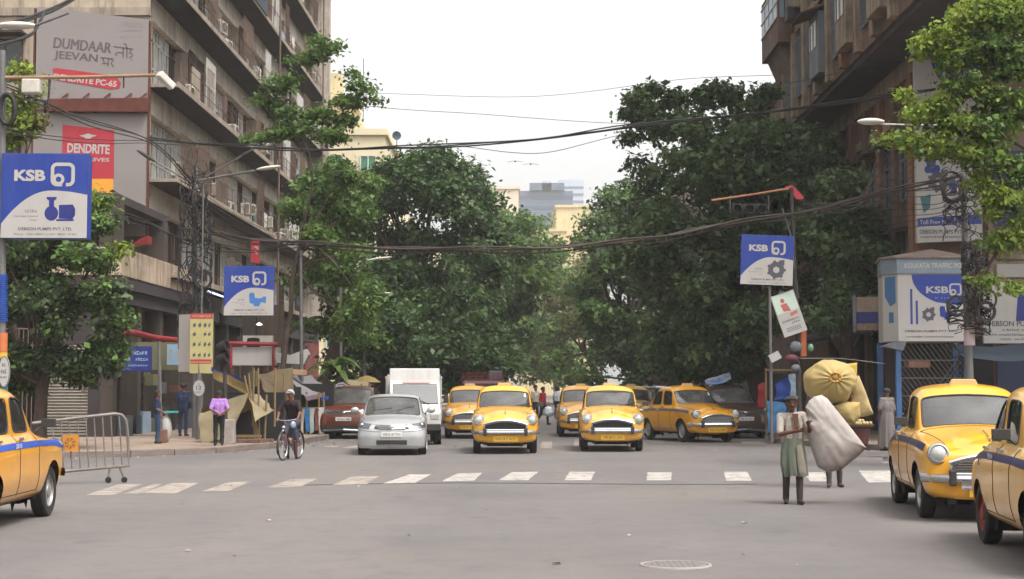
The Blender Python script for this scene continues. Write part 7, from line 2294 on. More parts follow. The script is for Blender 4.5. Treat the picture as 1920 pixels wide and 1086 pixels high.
# lamp at the near right boughs
D = 33; b = Vector((P(1990, 880, D).x, D, .1)); t = pole('street_light', 'white lamp head on a thin arm in front of the orange pilasters', b, P(1990, 236, D), .08, .06, M_POLE, 'street lamp')
mb = MB(); mb.tube([P(1990, 240, D) - b, P(1800, 236, D) - b, P(1650, 233, D) - b], .018, 6); mb.build('arm', M_ACW, t); mb = MB(); mb.ball(P(1633, 228, D) - b, (.30, .12, .075)); mb.build('lamp_head', M_ACW, t, True)
# ---- right sign posts and signal arm
D = 42; s = D / FPX
b = Vector((P(1447, 835, D).x, D, .14)); pole('sign_post', 'thin pale post carrying the tilted pump board and a small blank card', b, P(1443, 520, D + .08), .045, .04, M_POLE)
D2 = 42.4
b = Vector((P(1501, 832, D2).x, D2, .14)); t = pole('signal_mast', 'dark leaning mast with a rusty arm and unlit signals over the right corner', b, P(1484, 352, D2), .075, .055, M_POLED, 'mast')
mb = MB(); mb.tube([P(1334, 376, D2) - b, P(1410, 365, D2) - b, P(1478, 354, D2) - b], .03, 7); mb.build('arm', mat('rusty_arm2', '#a06a4c', .7, var=.4, vscale=7), t, True)
mb = MB(); mb.box(P(1405, 393, D2) - b, (.95, .2, .30), R=RY(.0)); mb.build('signal_box', M_BLACK, t, bevel=.02)
for k, px in enumerate((1381, 1404, 1427)):
    mb = MB(); mb.lathe([(.10, 0), (.125, .0), (.13, .2), (.115, .2)], 16, T=M4(P(px, 393, D2 - .1) - b, RX(PI / 2)), ang=2 * PI); mb.build('signal_hood', M_BLACK, t, True)
mb = MB()
for px in (1369, 1441): mb.tube([P(px, 366, D2) - b, P(px, 398, D2) - b], .016, 5)
mb.tube([P(1466, 390, D2 - .1) - b, P(1482, 440, D2 - .1) - b, P(1497, 560, D2) - b], .02, 5); build_each(mb, 'hanger', M_POLE, t)
mb = MB(); q = [P(1472, 350, D2) - b, P(1486, 347, D2) - b, P(1500, 362, D2) - b, P(1508, 372, D2) - b, P(1494, 374, D2) - b, P(1482, 358, D2) - b]
mb.add(q + [v + Vector((0, .05, 0)) for v in q], [(0, 1, 2, 3, 4, 5), (11, 10, 9, 8, 7, 6)]); tag(mb.build('red_rag', M_RED2, None, loc=b), 'torn red rag tied to the top of the leaning mast', 'rag')
mb = MB(); mb.box(P(1506, 645, D2 - .15) - b, (.16, .14, .70)); mb.build('orange_wrap', mat('wrap_orange', '#a55a36', .7, var=.3), t, bevel=.02)
for k, (px, py, w, h, m) in enumerate(((1492, 650, .34, .3, M_SLATE), (1520, 652, .16, .22, mat('bag_green', '#6f9a7a', .5, var=.3)), (1484, 672, .40, .22, mat('bag_maroon', '#5a2a36', .6, var=.3)), (1492, 690, .25, .2, M_SLATE))):
    mb = MB(); mb.ball((0, 0, 0), (w / 2, .09, h / 2), 9, 6); o = mb.build('tied_bag', m, None, True, loc=P(px, py, D2 - .25))
    tag(o, ('grey', 'green and white', 'maroon', 'small grey')[k] + ' plastic bag tied to the leaning mast', 'bag')
t = thing('poster_board', 'white poster tilted sideways on the leaning mast, with a figure in red print', 'sign', P(1479, 588, D2 - .35))
t.rotation_euler = (0, rad(-19) * -1 * -1, 0)
s = D2 / FPX
mb = MB(); mb.box((0, 0, 0), (45 * s, .03, 80 * s)); mb.build('panel', M_WHITE, t)
mb = MB(); flat(mb, arcpts(-4 * s, 26 * s, 4 * s, 4.5 * s, 0, 2 * PI, 12), -.018); flat(mb, [(-10 * s, 20 * s), (2 * s, 20 * s), (6 * s, 4 * s), (-8 * s, 6 * s)], -.0175); flat(mb, [(2 * s, -6 * s), (16 * s, -4 * s), (16 * s, 2 * s), (2 * s, 0)], -.018); mb.build('figure_print', mat('poster_red', '#b0605a', .6, var=.2), t)
mb = MB(); flat(mb, [(-21 * s, 4 * s), (21 * s, 4 * s), (21 * s, 38 * s), (-21 * s, 38 * s)][::1], -.0165); mb.build('poster_tint', mat('poster_green', '#b7c6b8', .6, var=.15), t)
mb = MB(); scrawl(mb, 0, -14 * s, 4 * s, 34 * s, -.018, 9); scrawl(mb, 8 * s, -20 * s, 4 * s, 16 * s, -.018, 4)
for z in (-26, -29, -32): mb.ribbon([(-14 * s, z * s), (14 * s, z * s)], 1.0 * s, -.018)
mb.build('lettering', M_GREYT, t)
t = thing('blank_card', 'small blank white card askew on the thin pale post', 'card', P(1453, 669, D - .12)); t.rotation_euler = (0, rad(-28), 0)
mb = MB(); mb.box((0, 0, 0), (.30, .03, .22)); mb.build('card', M_WHITE, t)
# ---- police booth on its cage
D = 43; s = D / FPX
bo = Vector((P(1740, 700, D).x, D, .14))
t = thing('police_booth', 'raised blue and white traffic police booth on a wire mesh cage', 'booth', bo)
def bz(py): return P(1740, py, D).z - .14
x0, x1 = (1686 - 1740) * s, (1812 - 1740) * s
mb = MB(); mb.prism([(x0, 0), (x1, 0), (x1 + .10, .75), (x1 + .05, 1.9), (x0 - .1, 1.9), (x0 - 20 * s, .55)], bz(640), bz(512), T=Matrix(((1, 0, 0, 0), (0, 0, 1, 0), (0, 1, 0, 0), (0, 0, 0, 1)))); mb.build('cabin', M_WHITE, t)
mb = MB(); mb.prism([(x0 - .03, -.05), (x1 + .03, -.05), (x1 + .14, .75), (x1 + .08, 1.95), (x0 - .1, 1.95), (x0 - 23 * s, .55)], bz(513), bz(484), T=Matrix(((1, 0, 0, 0), (0, 0, 1, 0), (0, 1, 0, 0), (0, 0, 0, 1)))); mb.build('fascia', mat('booth_grey', '#75818a', .6, var=.2, grime=.3), t)
mb = MB(); k = bz(484)
rim_ = [(x0 - .1, -.12), (x1 + .1, -.12), (x1 + .2, .75), (x1 + .12, 2.0), (x0 - .15, 2.0), (x0 - 26 * s, .55)]
vs = [(x, y, k) for x, y in rim_] + [(x, y, k + .05) for x, y in rim_] + [(x1 * .4, 1.0, k + .34)]
fs = [tuple(range(6))[::-1]] + [(i, (i + 1) % 6, 6 + (i + 1) % 6, 6 + i) for i in range(6)] + [(6 + i, 6 + (i + 1) % 6, 12) for i in range(6)]
mb.add(vs, fs); mb.build('roof', mat('roof_rusty', '#8d7a70', .8, var=.4, grime=.4), t)
mb = MB(); write(mb, 'KOLKATA TRAFFIC POLICE', (1698 - 1740) * s, bz(503), 9.5 * s, 128 * s, -.056, bold=.03, align='l'); mb.build('fascia_lettering', M_WHITE, t)
mb = MB(); cz = bz(515)
blue = [((1712 - 1740) * s, cz)] + [((1795 - 1740) * s + 83 * s * math.cos(a), cz + 58 * s * math.sin(a)) for a in np.linspace(PI, 1.35 * PI, 12)] + [((1800 - 1740) * s, cz - 58 * s), ((1812 - 1740) * s - .01, cz - 54 * s), ((1812 - 1740) * s - .01, cz)]
flat(mb, blue, -.006); flat(mb, [((1673 - 1740) * s, cz - 5 * s)] * 1 + [((1683 - 1740) * s, cz - 2 * s), ((1683 - 1740) * s, cz - 45 * s)], -.006) if False else None
mb.build('blue_field', M_BLUE, t)
mb = MB(); write(mb, 'KSB', (1760 - 1740) * s, bz(550), 13 * s, 42 * s, -.010, bold=.03); logo(mb, (1794 - 1740) * s, bz(543), 20 * s, -.010); scrawl(mb, (1778 - 1740) * s, bz(560), 2.5 * s, 44 * s, -.010, 16); mb.build('brand_lettering', M_WHITE, t)
mb = MB(); pump(mb, (1743 - 1740) * s, bz(590), 26 * s, -.008, 2); mb.build('pump_picture', M_GREYT, t)
mb = MB(); pump(mb, (1780 - 1740) * s, bz(588), 34 * s, -.008, 1)
for px, y0, y1 in ((1711, 542, 608), (1721, 564, 608)): flat(mb, [((px - 2 - 1740) * s, bz(y1)), ((px + 2 - 1740) * s, bz(y1)), ((px + 2 - 1740) * s, bz(y0)), ((px - 2 - 1740) * s, bz(y0))], -.008)
build_each(mb, 'pump_picture', M_BLUE, t)
mb = MB(); write(mb, 'DEBSON PUMPS PVT. LTD.', (1748 - 1740) * s, bz(623), 4 * s, 100 * s, -.008, bold=.01); scrawl(mb, (1745 - 1740) * s, bz(633), 3 * s, 90 * s, -.008, 26); mb.build('small_print', M_GREYT, t)
# left facet print
mb = MB()
def fac(u, py): return Vector((x0 + (-20 * s) * u - .004, .55 * u - .006, bz(py)))
mb.add([fac(.15, 518), fac(.85, 518), fac(.85, 555), fac(.5, 574), fac(.15, 568)], [(0, 1, 2, 3, 4)]); mb.add([fac(.3, 585), fac(.6, 585), fac(.6, 605), fac(.3, 605)], [(0, 1, 2, 3)]); mb.build('facet_print', mat('facet_blue', '#3f6690', .5, var=.2), t)
mb = MB()
for (x, y) in ((x0 - .02, .02), (x1, .02), (x0 - .1, 1.8), (x1 + .2, 1.8)): mb.box((x, y, bz(640) / 2), (.14, .14, bz(640)))
build_each(mb, 'leg', mat('leg_blue', '#3a5f8c', .6, var=.35, grime=.4), t)
mb = MB()
for i in range(26):
    x = x0 + .1 + i * .14
    for sg in (-1, 1):
        a = Vector((x, .05, .2)); c = Vector((x + sg * 1.9, .05, bz(642)))
        for (p, q) in ((a, c),):
            tt0, tt1 = 0, 1
            d = q.x - p.x
            lo_, hi_ = x0 + .05, x1 - .05
            t0 = max(0, min(1, (lo_ - p.x) / d if d > 0 else (hi_ - p.x) / d)); t1 = max(0, min(1, (hi_ - p.x) / d if d > 0 else (lo_ - p.x) / d))
            if t1 > t0: mb.tube([p.lerp(q, t0), p.lerp(q, t1)], .007, 4)
for z in np.linspace(.25, bz(642), 6): mb.tube([(x0, .05, z), (x1, .05, z)], .012, 4)
mb.build('wire_mesh', M_POLE, t)
mb = MB(); mb.span((x0 + .05, 1.7, .1), (x1, 1.75, bz(641))); mb.build('rear_sheet', M_SHUTD, t)
mb = MB(); mb.box(((1727 - 1740) * s, .4, bz(683)), (.6, .5, .18)); mb.build('shelf_box', M_ORANGE, t)
mb = MB(); mb.prism([((1657 - 1740) * s, bz(650)), ((1692 - 1740) * s, bz(658)), ((1700 - 1740) * s, bz(640)), ((1678 - 1740) * s, bz(641))], -.1, .5); mb.build('awning_flap', M_SLATE, t)
# ---- tall pump board on the corner block
D = 47.0; s = D / FPX
c = P(1777, 290, D)
t = thing('pump_hoarding', 'tall white and blue pump hoarding behind the lime green boughs', 'billboard', c)
def hx(px, py): return ((px - 1777) * s, (290 - py) * s)
mb = MB(); mb.prism([hx(1715, 458), hx(1838, 452), hx(1838, 100), hx(1715, 112)], -.10, .10); mb.build('panel', M_WHITE, t)
mb = MB(); flat(mb, [hx(x, y) for x, y in ([(1748, 109)] + [(1748 + 84 * (1 - math.cos(a)) * 1.0, 112 + 62 * math.sin(a)) for a in np.linspace(0, PI / 2, 14)] + [(1838, 172), (1838, 101)])][::-1], -.105)
flat(mb, [hx(1716, 427), hx(1837, 422), hx(1837, 403), hx(1716, 412)], -.105); mb.build('blue_field', M_BLUE, t)
mb = MB(); write(mb, 'KSB', hx(1797, 0)[0], hx(0, 148)[1], 26 * s, 60 * s, -.108, bold=.03); write(mb, 'Toll Free No : 18', hx(1720, 0)[0], hx(0, 423)[1], 8.5 * s, 74 * s, -.108, bold=.01, align='l'); mb.build('white_lettering', M_WHITE, t)
mb = MB(); write(mb, 'DEBSON PUMPS PVT.LTD.', hx(1720, 0)[0], hx(0, 441)[1], 8 * s, 100 * s, -.106, bold=.015, align='l'); scrawl(mb, hx(1722, 0)[0], hx(0, 449)[1], 4.5 * s, 90 * s, -.106, 24, 'l')
pump(mb, hx(1757, 0)[0], hx(0, 342)[1], 42 * s, -.106, 2); mb.build('grey_print', M_GREYT, t)
mb = MB(); pump(mb, hx(1745, 0)[0], hx(0, 318)[1], 30 * s, -.106, 0); flat(mb, [hx(1738, 290), hx(1752, 290), hx(1752, 325), hx(1738, 325)], -.107); pump(mb, hx(1795, 0)[0], hx(0, 350)[1], 40 * s, -.106, 1); mb.build('blue_print', M_BLUE, t)
mb = MB(); flat(mb, [hx(1722, 372), hx(1742, 366), hx(1740, 392), hx(1728, 402)], -.106); mb.build('teal_print', mat('teal_print', '#3c6467', .6, var=.2), t)
mb = MB(); mb.span((-.9, .1, -2.0), (-.8, .5, -1.9)); mb.span((.8, .1, 1.5), (.9, .5, 1.6)); mb.build('bracket', M_RUST, t)
# shop board further right
D = 44.5; s = D / FPX
t = thing('shop_board', 'wide white shop signboard naming pumps at the right frame edge', 'sign', P(1903, 588, D))
mb = MB(); mb.box((0, 0, 0), (122 * s, .14, 112 * s)); mb.build('panel', M_WHITE, t)
mb = MB(); flat(mb, [(0 * s, -14 * s), (22 * s, -14 * s), (22 * s, 26 * s), (12 * s, 46 * s), (4 * s, 30 * s)], -.075); mb.build('blue_print', M_SIGNB, t)
mb = MB(); write(mb, 'DEBSON PUMPS', -55 * s, -24 * s, 10 * s, 96 * s, -.076, bold=.02, align='l'); scrawl(mb, 5 * s, -33 * s, 4.5 * s, 60 * s, -.076, 17); scrawl(mb, -5 * s, -42 * s, 4 * s, 86 * s, -.076, 26, seed=2); scrawl(mb, 0, -50 * s, 3.5 * s, 60 * s, -.076, 20, seed=3); mb.build('lettering', M_GREYT, t)
t = thing('shop_awning', 'dark torn tarpaulin awning sagging under the wide white shop signboard', 'awning', P(1870, 672, 43.5))
rows = [[Vector((x, y, .25 - y * -.25 - .12 * math.sin(PI * (x + 1.2) / 2.4) + .03 * mnoise.noise(Vector((x * 2, y * 2, 1))))) for x in np.linspace(-1.2, 1.6, 12)] for y in np.linspace(-.9, .9, 6)]
mb = MB(); mb.grid(rows); mb.build('sheet', M_BLUEG, t, True)
mb = MB()
for x in (-1.1, 1.5): mb.tube([(x, -.85, .05), (x, -.85, -2.1)], .025, 6)
build_each(mb, 'pole', M_POLED, t)
# brown shop board on the street side, dark stall front
t = thing('shop_board', 'old painted shop board with faded blue lettering under the dark leafy tree', 'sign', P(1642, 588, 46.5), rad(-25))
mb = MB(); mb.box((0, 0, 0), (1.25, .1, 1.0)); mb.build('panel', M_TAN, t)
mb = MB(); mb.box((0, -.06, -.12), (1.2, .01, .34)); mb.build('faded_band', M_SIGNB, t)
mb = MB(); mb.box((-.62, -.07, -.0), (.10, .06, 1.1)); mb.build('edge_post', M_SLATE, t)
D = 37; s = D / FPX
b = Vector((P(1822, 860, D).x, D, .0)); t = pole('utility_pole', 'grey utility pole wrapped in black cable coils in front of the police booth', b, P(1806, 325, D), .11, .07, M_POLE)
mb = MB(); mb.tube([P(1790, 420, D - .1) - b, P(1796, 350, D - .1) - b], .02, 5); mb.lathe([(.13, 0), (.13, .55)], 14, T=M4(P(1818, 648, D) - b)); mb.build('sticker_band', mat('band_pale', '#b9a3a0', .6, var=.3), t)
nest('thick black cable coils bunched on the utility pole above the booth', 1800, 375, D - .2, 30, 40, 40, 21, 3)
nest('dense black cable bundle on the utility pole beside the booth fascia', 1830, 520, D - .2, 24, 60, 80, 22, 1)
nest('black coils hanging at the booth corner over the pump pictures', 1815, 590, D - .2, 38, 26, 34, 23, 2)
# ---- overhead cables
def cable(label, pts, r, m=M_CABLE, name='overhead_cable', strands=1, seed=0):
    """pts: (px, py, D) anchor and sag points"""
    W = [P(*p) for p in pts]
    o = W[0].copy()
    A = np.array([tuple(w - o) for w in W])
    q = np.linspace(0, len(W) - 1, (len(W) - 1) * 8 + 1)
    c = pchip(A, q)
    mb = MB(); r_ = random.Random(seed)
    for k in range(strands):
        off = Vector((0, 0, 0)) if k == 0 else Vector((0, r_.uniform(-.08, .08), r_.uniform(-.10, .08)))
        ph = r_.uniform(0, 6); am = 0 if k == 0 else r_.uniform(.01, .05)
        mb.tube([Vector(p) + off + Vector((0, 0, am * math.sin(i * .45 + ph))) for i, p in enumerate(c)], r, 6)
    ob = mb.build(name, m, None, True, loc=o)
    return tag(ob, label, 'cable')
cable('upper black cable spanning the street from the billboard to the overhanging block', [(280, 262, 50), (420, 274, 46), (580, 283, 45), (780, 278, 44), (1000, 263, 44), (1180, 240, 45), (1450, 210, 46), (1700, 178, 45), (1850, 150, 44)], .022, strands=4, seed=1)
cable('thickest sagging cable bundle crossing the whole street at treetop height', [(366, 428, 46), (450, 446, 45), (560, 456, 44), (720, 465, 43), (900, 468, 42), (1060, 463, 42), (1200, 450, 42), (1330, 427, 42), (1484, 402, 42), (1640, 366, 40), (1806, 328, 37)], .024, M_CABLEB, strands=5, seed=2)
cable('fine wire drawn across the sky from the three-armed lamp to the right trees', [(364, 330, 46), (700, 200, 60), (900, 214, 62), (1180, 232, 64), (1440, 258, 60)], .012)
cable('fine wire slanting from the middle of the upper cable to the corner block', [(870, 275, 44), (1000, 288, 44), (1180, 250, 46), (1520, 200, 50)], .010)
cable('faint wire high across the sky to the glazed oriel', [(700, 175, 90), (1000, 181, 84), (1250, 152, 76), (1470, 140, 66)], .013)
cable('fine wire under the oriel leading over the right treetop', [(1180, 235, 60), (1300, 200, 60), (1440, 165, 58), (1700, 110, 46)], .011)
cable('wires sagging over the shop fronts from the chart board to the balcony', [(205, 395, 44), (280, 420, 45), (366, 455, 46), (470, 470, 50), (560, 455, 52)], .016, strands=3, seed=5)
cable('wires running from the mast past the billboard to the lamp standard', [(4, 160, 26), (80, 190, 30), (180, 232, 36), (290, 268, 42), (364, 345, 46)], .014, strands=3, seed=7)
cable('wires running across the lower billboard panel to the lamp standard', [(-30, 230, 30), (60, 250, 34), (180, 262, 40), (290, 264, 46), (380, 268, 50)], .012, strands=2, seed=8)
cable('dark cable crossing the top left corner in front of the billboard', [(-20, 52, 30), (60, 30, 34), (120, 5, 36), (170, -25, 38)], .03, strands=2, seed=9)
cable('second dark cable below the corner lamp head at the top left', [(-20, 95, 28), (60, 62, 30), (76, 40, 31), (84, 20, 32)], .022, strands=2, seed=10)
for k in range(9):
    r_ = random.Random(k)
    cable(('red-brown', 'dull orange', 'rust brown', 'grey-brown', 'dark red', 'thin brown', 'pale brown', 'slack brown', 'sagging rust')[k] + ' service wire fanning from the leaning mast towards the corner block', [(1490 + k * 2, 372 + k * 3, 42.4), (1560 + k * 6, 392 + r_.uniform(-14, 10), 42), (1650, 372 - k * 11 + r_.uniform(-6, 6), 43), (1712 + k * 4, 330 - k * 17, 45)], .010, M_CABLEB if k % 2 else M_CABLE)
for k in range(8):
    r_ = random.Random(k + 30)
    cable(('uppermost', 'second', 'third', 'fourth', 'fifth', 'sixth', 'seventh', 'lowest')[k] + ' black wire from the utility pole to the tall pump hoarding', [(1806, 335 + k * 10, 37), (1760, 352 + k * 9 + r_.uniform(-6, 10), 40), (1700, 345 + k * 12, 44), (1640, 330 + k * 16, 46)], .010)
for k in range(7):
    r_ = random.Random(k + 60)
    cable(('uppermost', 'second', 'third', 'middle', 'fifth', 'sixth', 'lowest')[k] + ' slack wire of the fan between the three-armed lamp and the cream block', [(366, 350 + k * 10, 46), (420, 390 + k * 9, 48), (480, 425 + k * 6 + r_.uniform(-5, 5), 52), (560, 452 + k * 4, 60)], .009, M_CABLEB)
cable('pale rope strung behind the yellow bundle to the police booth', [(1484, 672, 42.5), (1560, 672, 43), (1660, 682, 43)], .010, mat('rope_pale', '#9a938c', .8))
# ---- crowd barrier
gA, gB = G(236, 905), G(128, 912)
b = G(205, 905)
t = thing('crowd_barrier', 'tubular metal crowd barrier on small castors with a square orange plate', 'barrier', b)
D = b.y
def bp_(px, py): return P(px, py, D + (236 - px) * -.004) - b
M_BAR = mat('barrier_pipe', '#7a716b', .6, metal=.3, var=.4, vscale=6, grime=.3)
mb = MB(); mb.tube([bp_(60, 794), bp_(150, 783), bp_(215, 776), bp_(228, 778), bp_(236, 788), bp_(239, 810), bp_(242, 873), bp_(118, 884), bp_(50, 889)], .028, 8); mb.build('frame', M_BAR, t, True)
for i in range(9):
    f = i / 8
    mb = MB(); mb.tube([bp_(98 + 125 * f, 788 - 12 * f), bp_(104 + 125 * f, 886 - 12 * f)], .012, 6); mb.build('bar', M_BAR, t, True)
for px, lean in ((206, -3), (228, 5)):
    mb = MB(); mb.tube([bp_(206 if lean < 0 else 224, 876), bp_(px + lean, 898)], .018, 6); o = mb.build('leg', M_BAR, t)
    mb = MB(); mb.lathe([(.001, -.02), (.05, -.02), (.055, 0), (.05, .02), (.001, .02)], 14, T=M4(bp_(px + lean, 900), RX(PI / 2))); mb.build('castor', M_TYRE, o, True)
mb = MB(); a = bp_(133, 831); mb.box(a + Vector((0, -.04, 0)), (30 * D / FPX, .02, 30 * D / FPX)); o = mb.build('orange_plate', mat('plate_orange', '#c07c22', .6, var=.2, grime=.3), t)
mb = MB(); sc = D / FPX
for k in range(7): aa = 2 * PI * k / 7; mb.ribbon([(a.x + 9 * sc * math.cos(aa), a.z + 9 * sc * math.sin(aa)), (a.x + 9 * sc * math.cos(aa + .5), a.z + 9 * sc * math.sin(aa + .5)), (a.x + 4 * sc * math.cos(aa + .3), a.z + 4 * sc * math.sin(aa + .3))], 2 * sc, a.y - .053)
mb.build('plate_emblem', M_FRAMEB, o)
# ---- tarpaulin stalls on the left pavement
M_TARPT = mat('tarp_tan', '#817459', .85, var=.3, vscale=2, bump=.3, bscale=8, grime=.35)
M_TARPY = mat('tarp_yellow', '#7f6a3c', .8, var=.3, vscale=2, grime=.3)
M_TARPG = mat('tarp_grey', '#6d686c', .8, var=.3, vscale=2, bump=.3, bscale=8, grime=.35)
M_TARPB = mat('tarp_blue', '#22408c', .7, var=.3, vscale=3)
M_BAMB = mat('bamboo', '#7a6444', .8, var=.35, vscale=8)
M_BRICK = mat('old_brick', '#6e5548', .9, var=.5, vscale=6, bump=.4, bscale=20)
def sheet(mb, quad, nu=10, nv=10, sag=.15, wr_=.075, seed=0, thick=.012):
    a, b, c, d = [Vector(q) for q in quad]
    rows = []
    for i in range(nu + 1):
        u = i / nu; row = []
        for j in range(nv + 1):
            v = j / nv
            p = a.lerp(b, u).lerp(d.lerp(c, u), v)
            p.z -= sag * math.sin(PI * u) * math.sin(PI * v)
            p += Vector((mnoise.noise(p * 3 + Vector((seed, 0, 0))), mnoise.noise(p * 3 + Vector((0, seed, 5))), mnoise.noise(p * 2.5 + Vector((0, 0, seed))))) * wr_
            row.append(p)
        rows.append(row)
    mb.grid(rows); mb.grid([[p + Vector((0, .0, -thick)) for p in r] for r in rows], flip=True)
def stall(label, base, parts, name='market_stall'):
    t = thing(name, label, 'stall', base)
    for (nm, m, quad, sag, seed) in parts:
        mb = MB(); sheet(mb, [q - Vector(base) for q in quad], sag=sag, seed=seed); mb.build(nm, m, t, True)
    return t
D = 42.5
b0 = Vector((P(455, 830, D).x, D, .14))
t = stall('tan tarpaulin tent propped on bamboo behind the lilac shirted man', b0, [
    ('front_sheet', M_TARPT, [P(372, 776, D), P(468, 734, D - .3), P(436, 812, D - .9), P(380, 836, D - .6)], .1, 1),
    ('roof_sheet', M_TARPT, [P(466, 736, D - .3), P(486, 738, D + .6), P(514, 768, D - .2), P(478, 790, D - .9)], .05, 2),
    ('rear_sheet', M_TARPY, [P(376, 768, D), P(466, 736, D), P(476, 790, D + 1.5), P(390, 810, D + 1.5)], .1, 3),
    ('yellow_awning', M_TARPY, [P(402, 694, D + 1), P(468, 722, D), P(462, 738, D), P(398, 708, D + 1)], .05, 4),
    ('blue_edge', M_TARPB, [P(396, 686, D + 1.2), P(462, 714, D + .2), P(462, 720, D + .2), P(396, 694, D + 1.2)], .02, 5)])
mb = MB()
for (a, c) in (((466, 700), (480, 832)), ((476, 690), (474, 800)), ((458, 704), (482, 815)), ((484, 690), (486, 824)), ((500, 740), (496, 830)), ((516, 690), (515, 800)), ((470, 760), (488, 828))):
    mb.tube([P(*a, D - .3) - b0, P(*c, D - .3) - b0], .03, 6)
build_each(mb, 'bamboo_pole', M_BAMB, t, True)
mb = MB(); mb.span((-.6, .8, 0), (1.0, 1.2, 1.35)); mb.build('shade_backing', M_DARK, t)  # near-black slab puts the tent's inner shade into colour
mb = MB(); mb.bar(P(432, 818, D - .6) - b0, P(490, 818, D - .6) - b0, .12, .07); mb.build('plank', M_BAMB, t)
r_ = random.Random(8)
for k in range(9):
    px = 436 + k * 8.2
    for q in range(1):
        o = inst('brick_block', bpy.data.meshes.get('brick_block') or MB().box((0, 0, 0), (.26, .2, .11)).mesh('brick_block', M_BRICK, bevel=.012), None, (P(px, 834, D - .9 + r_.uniform(0, .2)).x, D - .9 + r_.uniform(0, .25), .195 + q * .112), (0, 0, r_.uniform(-.3, .3)))
        o.name = 'stone_block'; tag(o, ORD[k] + ' rough brown stone block from the concrete foot along the tan tent', 'stone block', 'stone blocks under the tan tent')
D = 45
b1 = Vector((P(545, 815, D).x, D, .14))
t = stall('yellow draped stall half hidden behind the cyclist', b1, [
    ('yellow_sheet', mat('tarp_brown', '#57482f', .85, var=.4, vscale=2, grime=.4), [P(482, 700, D), P(548, 690, D + 1), P(545, 745, D), P(500, 742, D - .5)], .1, 11),
    ('ochre_sheet', mat('tarp_ochre', '#7f6425', .85, var=.3, vscale=2), [P(490, 735, D + .4), P(545, 735, D + .6), P(545, 775, D + .6), P(495, 770, D + .4)], .1, 12)])
mb = MB(); mb.span((-1.0, .9, 0), (.15, 1.1, 1.5)); mb.build('shade_backing', M_DARK, t)  # near-black slab painting the shade behind the yellow drapes
mb = MB()
for px in (516, 532, 548): mb.tube([P(px, 700, D) - b1, P(px + 3, 820, D) - b1], .03, 6)
build_each(mb, 'bamboo_pole', M_BAMB, t)
D = 49
b2 = Vector((P(585, 812, D).x, D, .14))
t = stall('stall with a grey sloping tarpaulin roof and hung cloths beside the copper crossover', b2, [
    ('roof_sheet', M_TARPG, [P(541, 704, D + .6), P(585, 704, D + 2), P(622, 738, D + 1), P(572, 744, D - .4)], .08, 21),
    ('roof_fringe', mat('tarp_mauve', '#6f5a5e', .85, var=.3, vscale=3), [P(572, 742, D - .4), P(622, 737, D + 1), P(620, 744, D + 1), P(574, 750, D - .4)], .02, 22),
    ('blue_flap', M_TARPB, [P(600, 744, D), P(618, 742, D), P(614, 752, D), P(600, 752, D)], .02, 23)])
mb = MB()
for px in (552, 575, 598, 607): mb.tube([P(px, 735, D) - b2, P(px, 818, D) - b2], .035, 6)
mb.bar(P(548, 765, D) - b2, P(610, 765, D) - b2, .05, .05); build_each(mb, 'post', M_BAMB, t)
mb = MB(); mb.span((-1.0, .6, 0), (.6, .9, 1.6)); mb.build('shade_backing', M_DARK, t)  # painted shade under the grey roof sheet
cl = [('#8f9a9c', 556), ('#a99b8a', 566), ('#2f6a9a', 576), ('#9aa39f', 585), ('#6a4038', 594), ('#b8b2ab', 603), ('#3c4a66', 550)]
for k, (c_, px) in enumerate(cl):
    mb = MB(); sheet(mb, [P(px - 5, 766, D - .08), P(px + 5, 766, D - .08), P(px + 4, 806 + (k * 7) % 9, D - .08), P(px - 4, 806 + (k * 5) % 9, D - .08)], 4, 6, 0, .05, k, .008)
    o = mb.build('hung_cloth', cloth('hung_' + c_, c_), None, True)
    tag(o, ('grey-blue', 'beige', 'bright blue', 'pale grey', 'rust brown', 'off-white', 'slate')[k] + ' cloth hung along the grey roofed stall', 'cloth')
D = 56
b3 = Vector((P(650, 806, D).x, D, .14))
t = stall('stalls with slanting grey and straw sheets behind the copper crossover', b3, [
    ('grey_sheet', M_TARPG, [P(622, 722, D), P(648, 716, D + 1), P(676, 748, D), P(640, 752, D - .5)], .06, 31),
    ('straw_sheet', M_TARPT, [P(648, 712, D + 1), P(690, 716, D + 1), P(698, 730, D), P(664, 742, D)], .08, 32),
    ('blue_sheet', M_TARPB, [P(622, 730, D - .2), P(634, 727, D - .2), P(632, 745, D - .2), P(622, 748, D - .2)], .03, 33)])
mb = MB()
for px in (628, 655, 678, 692): mb.tube([P(px, 720, D) - b3, P(px, 806, D) - b3], .035, 6)
build_each(mb, 'post', M_BAMB, t)
mb = MB(); mb.span((-.7, .8, 0), (1.0, 1.0, 1.5)); mb.build('shade_backing', M_DARK, t)  # painted shade behind the slanting sheets
t = thing('umbrella', 'small straw yellow parasol behind the stalls by the bracket lamp', 'umbrella', P(688, 716, 60))
mb = MB(); mb.lathe([(.001, .25), (.3, .16), (.55, -.02)], 10); mb.build('canopy', M_TARPY, t); mb = MB(); mb.tube([(0, 0, .2), (0, 0, -1.6)], .02, 6); mb.build('pole', M_BAMB, t)
# wooden planks and small roof above
t = thing('wooden_board', 'pale plank hung crosswise on the thin lamp post behind the cyclist', 'board', P(556, 698, 49.6))
mb = MB(); mb.box((0, 0, 0), (.65, .3, .17), R=RY(.06)); mb.build('plank', mat('plank_pale', '#a58467', .8, var=.3), t, bevel=.01)
t = thing('sheet_metal', 'white bent metal canopy beside the piped balcony', 'canopy', P(552, 672, 51))
mb = MB(); mb.prism([(-.55, -.15), (.35, -.2), (.5, .12), (.42, .3), (-.1, .1), (-.55, .18)], -.3, .3); mb.build('sheet', M_WHITE, t)
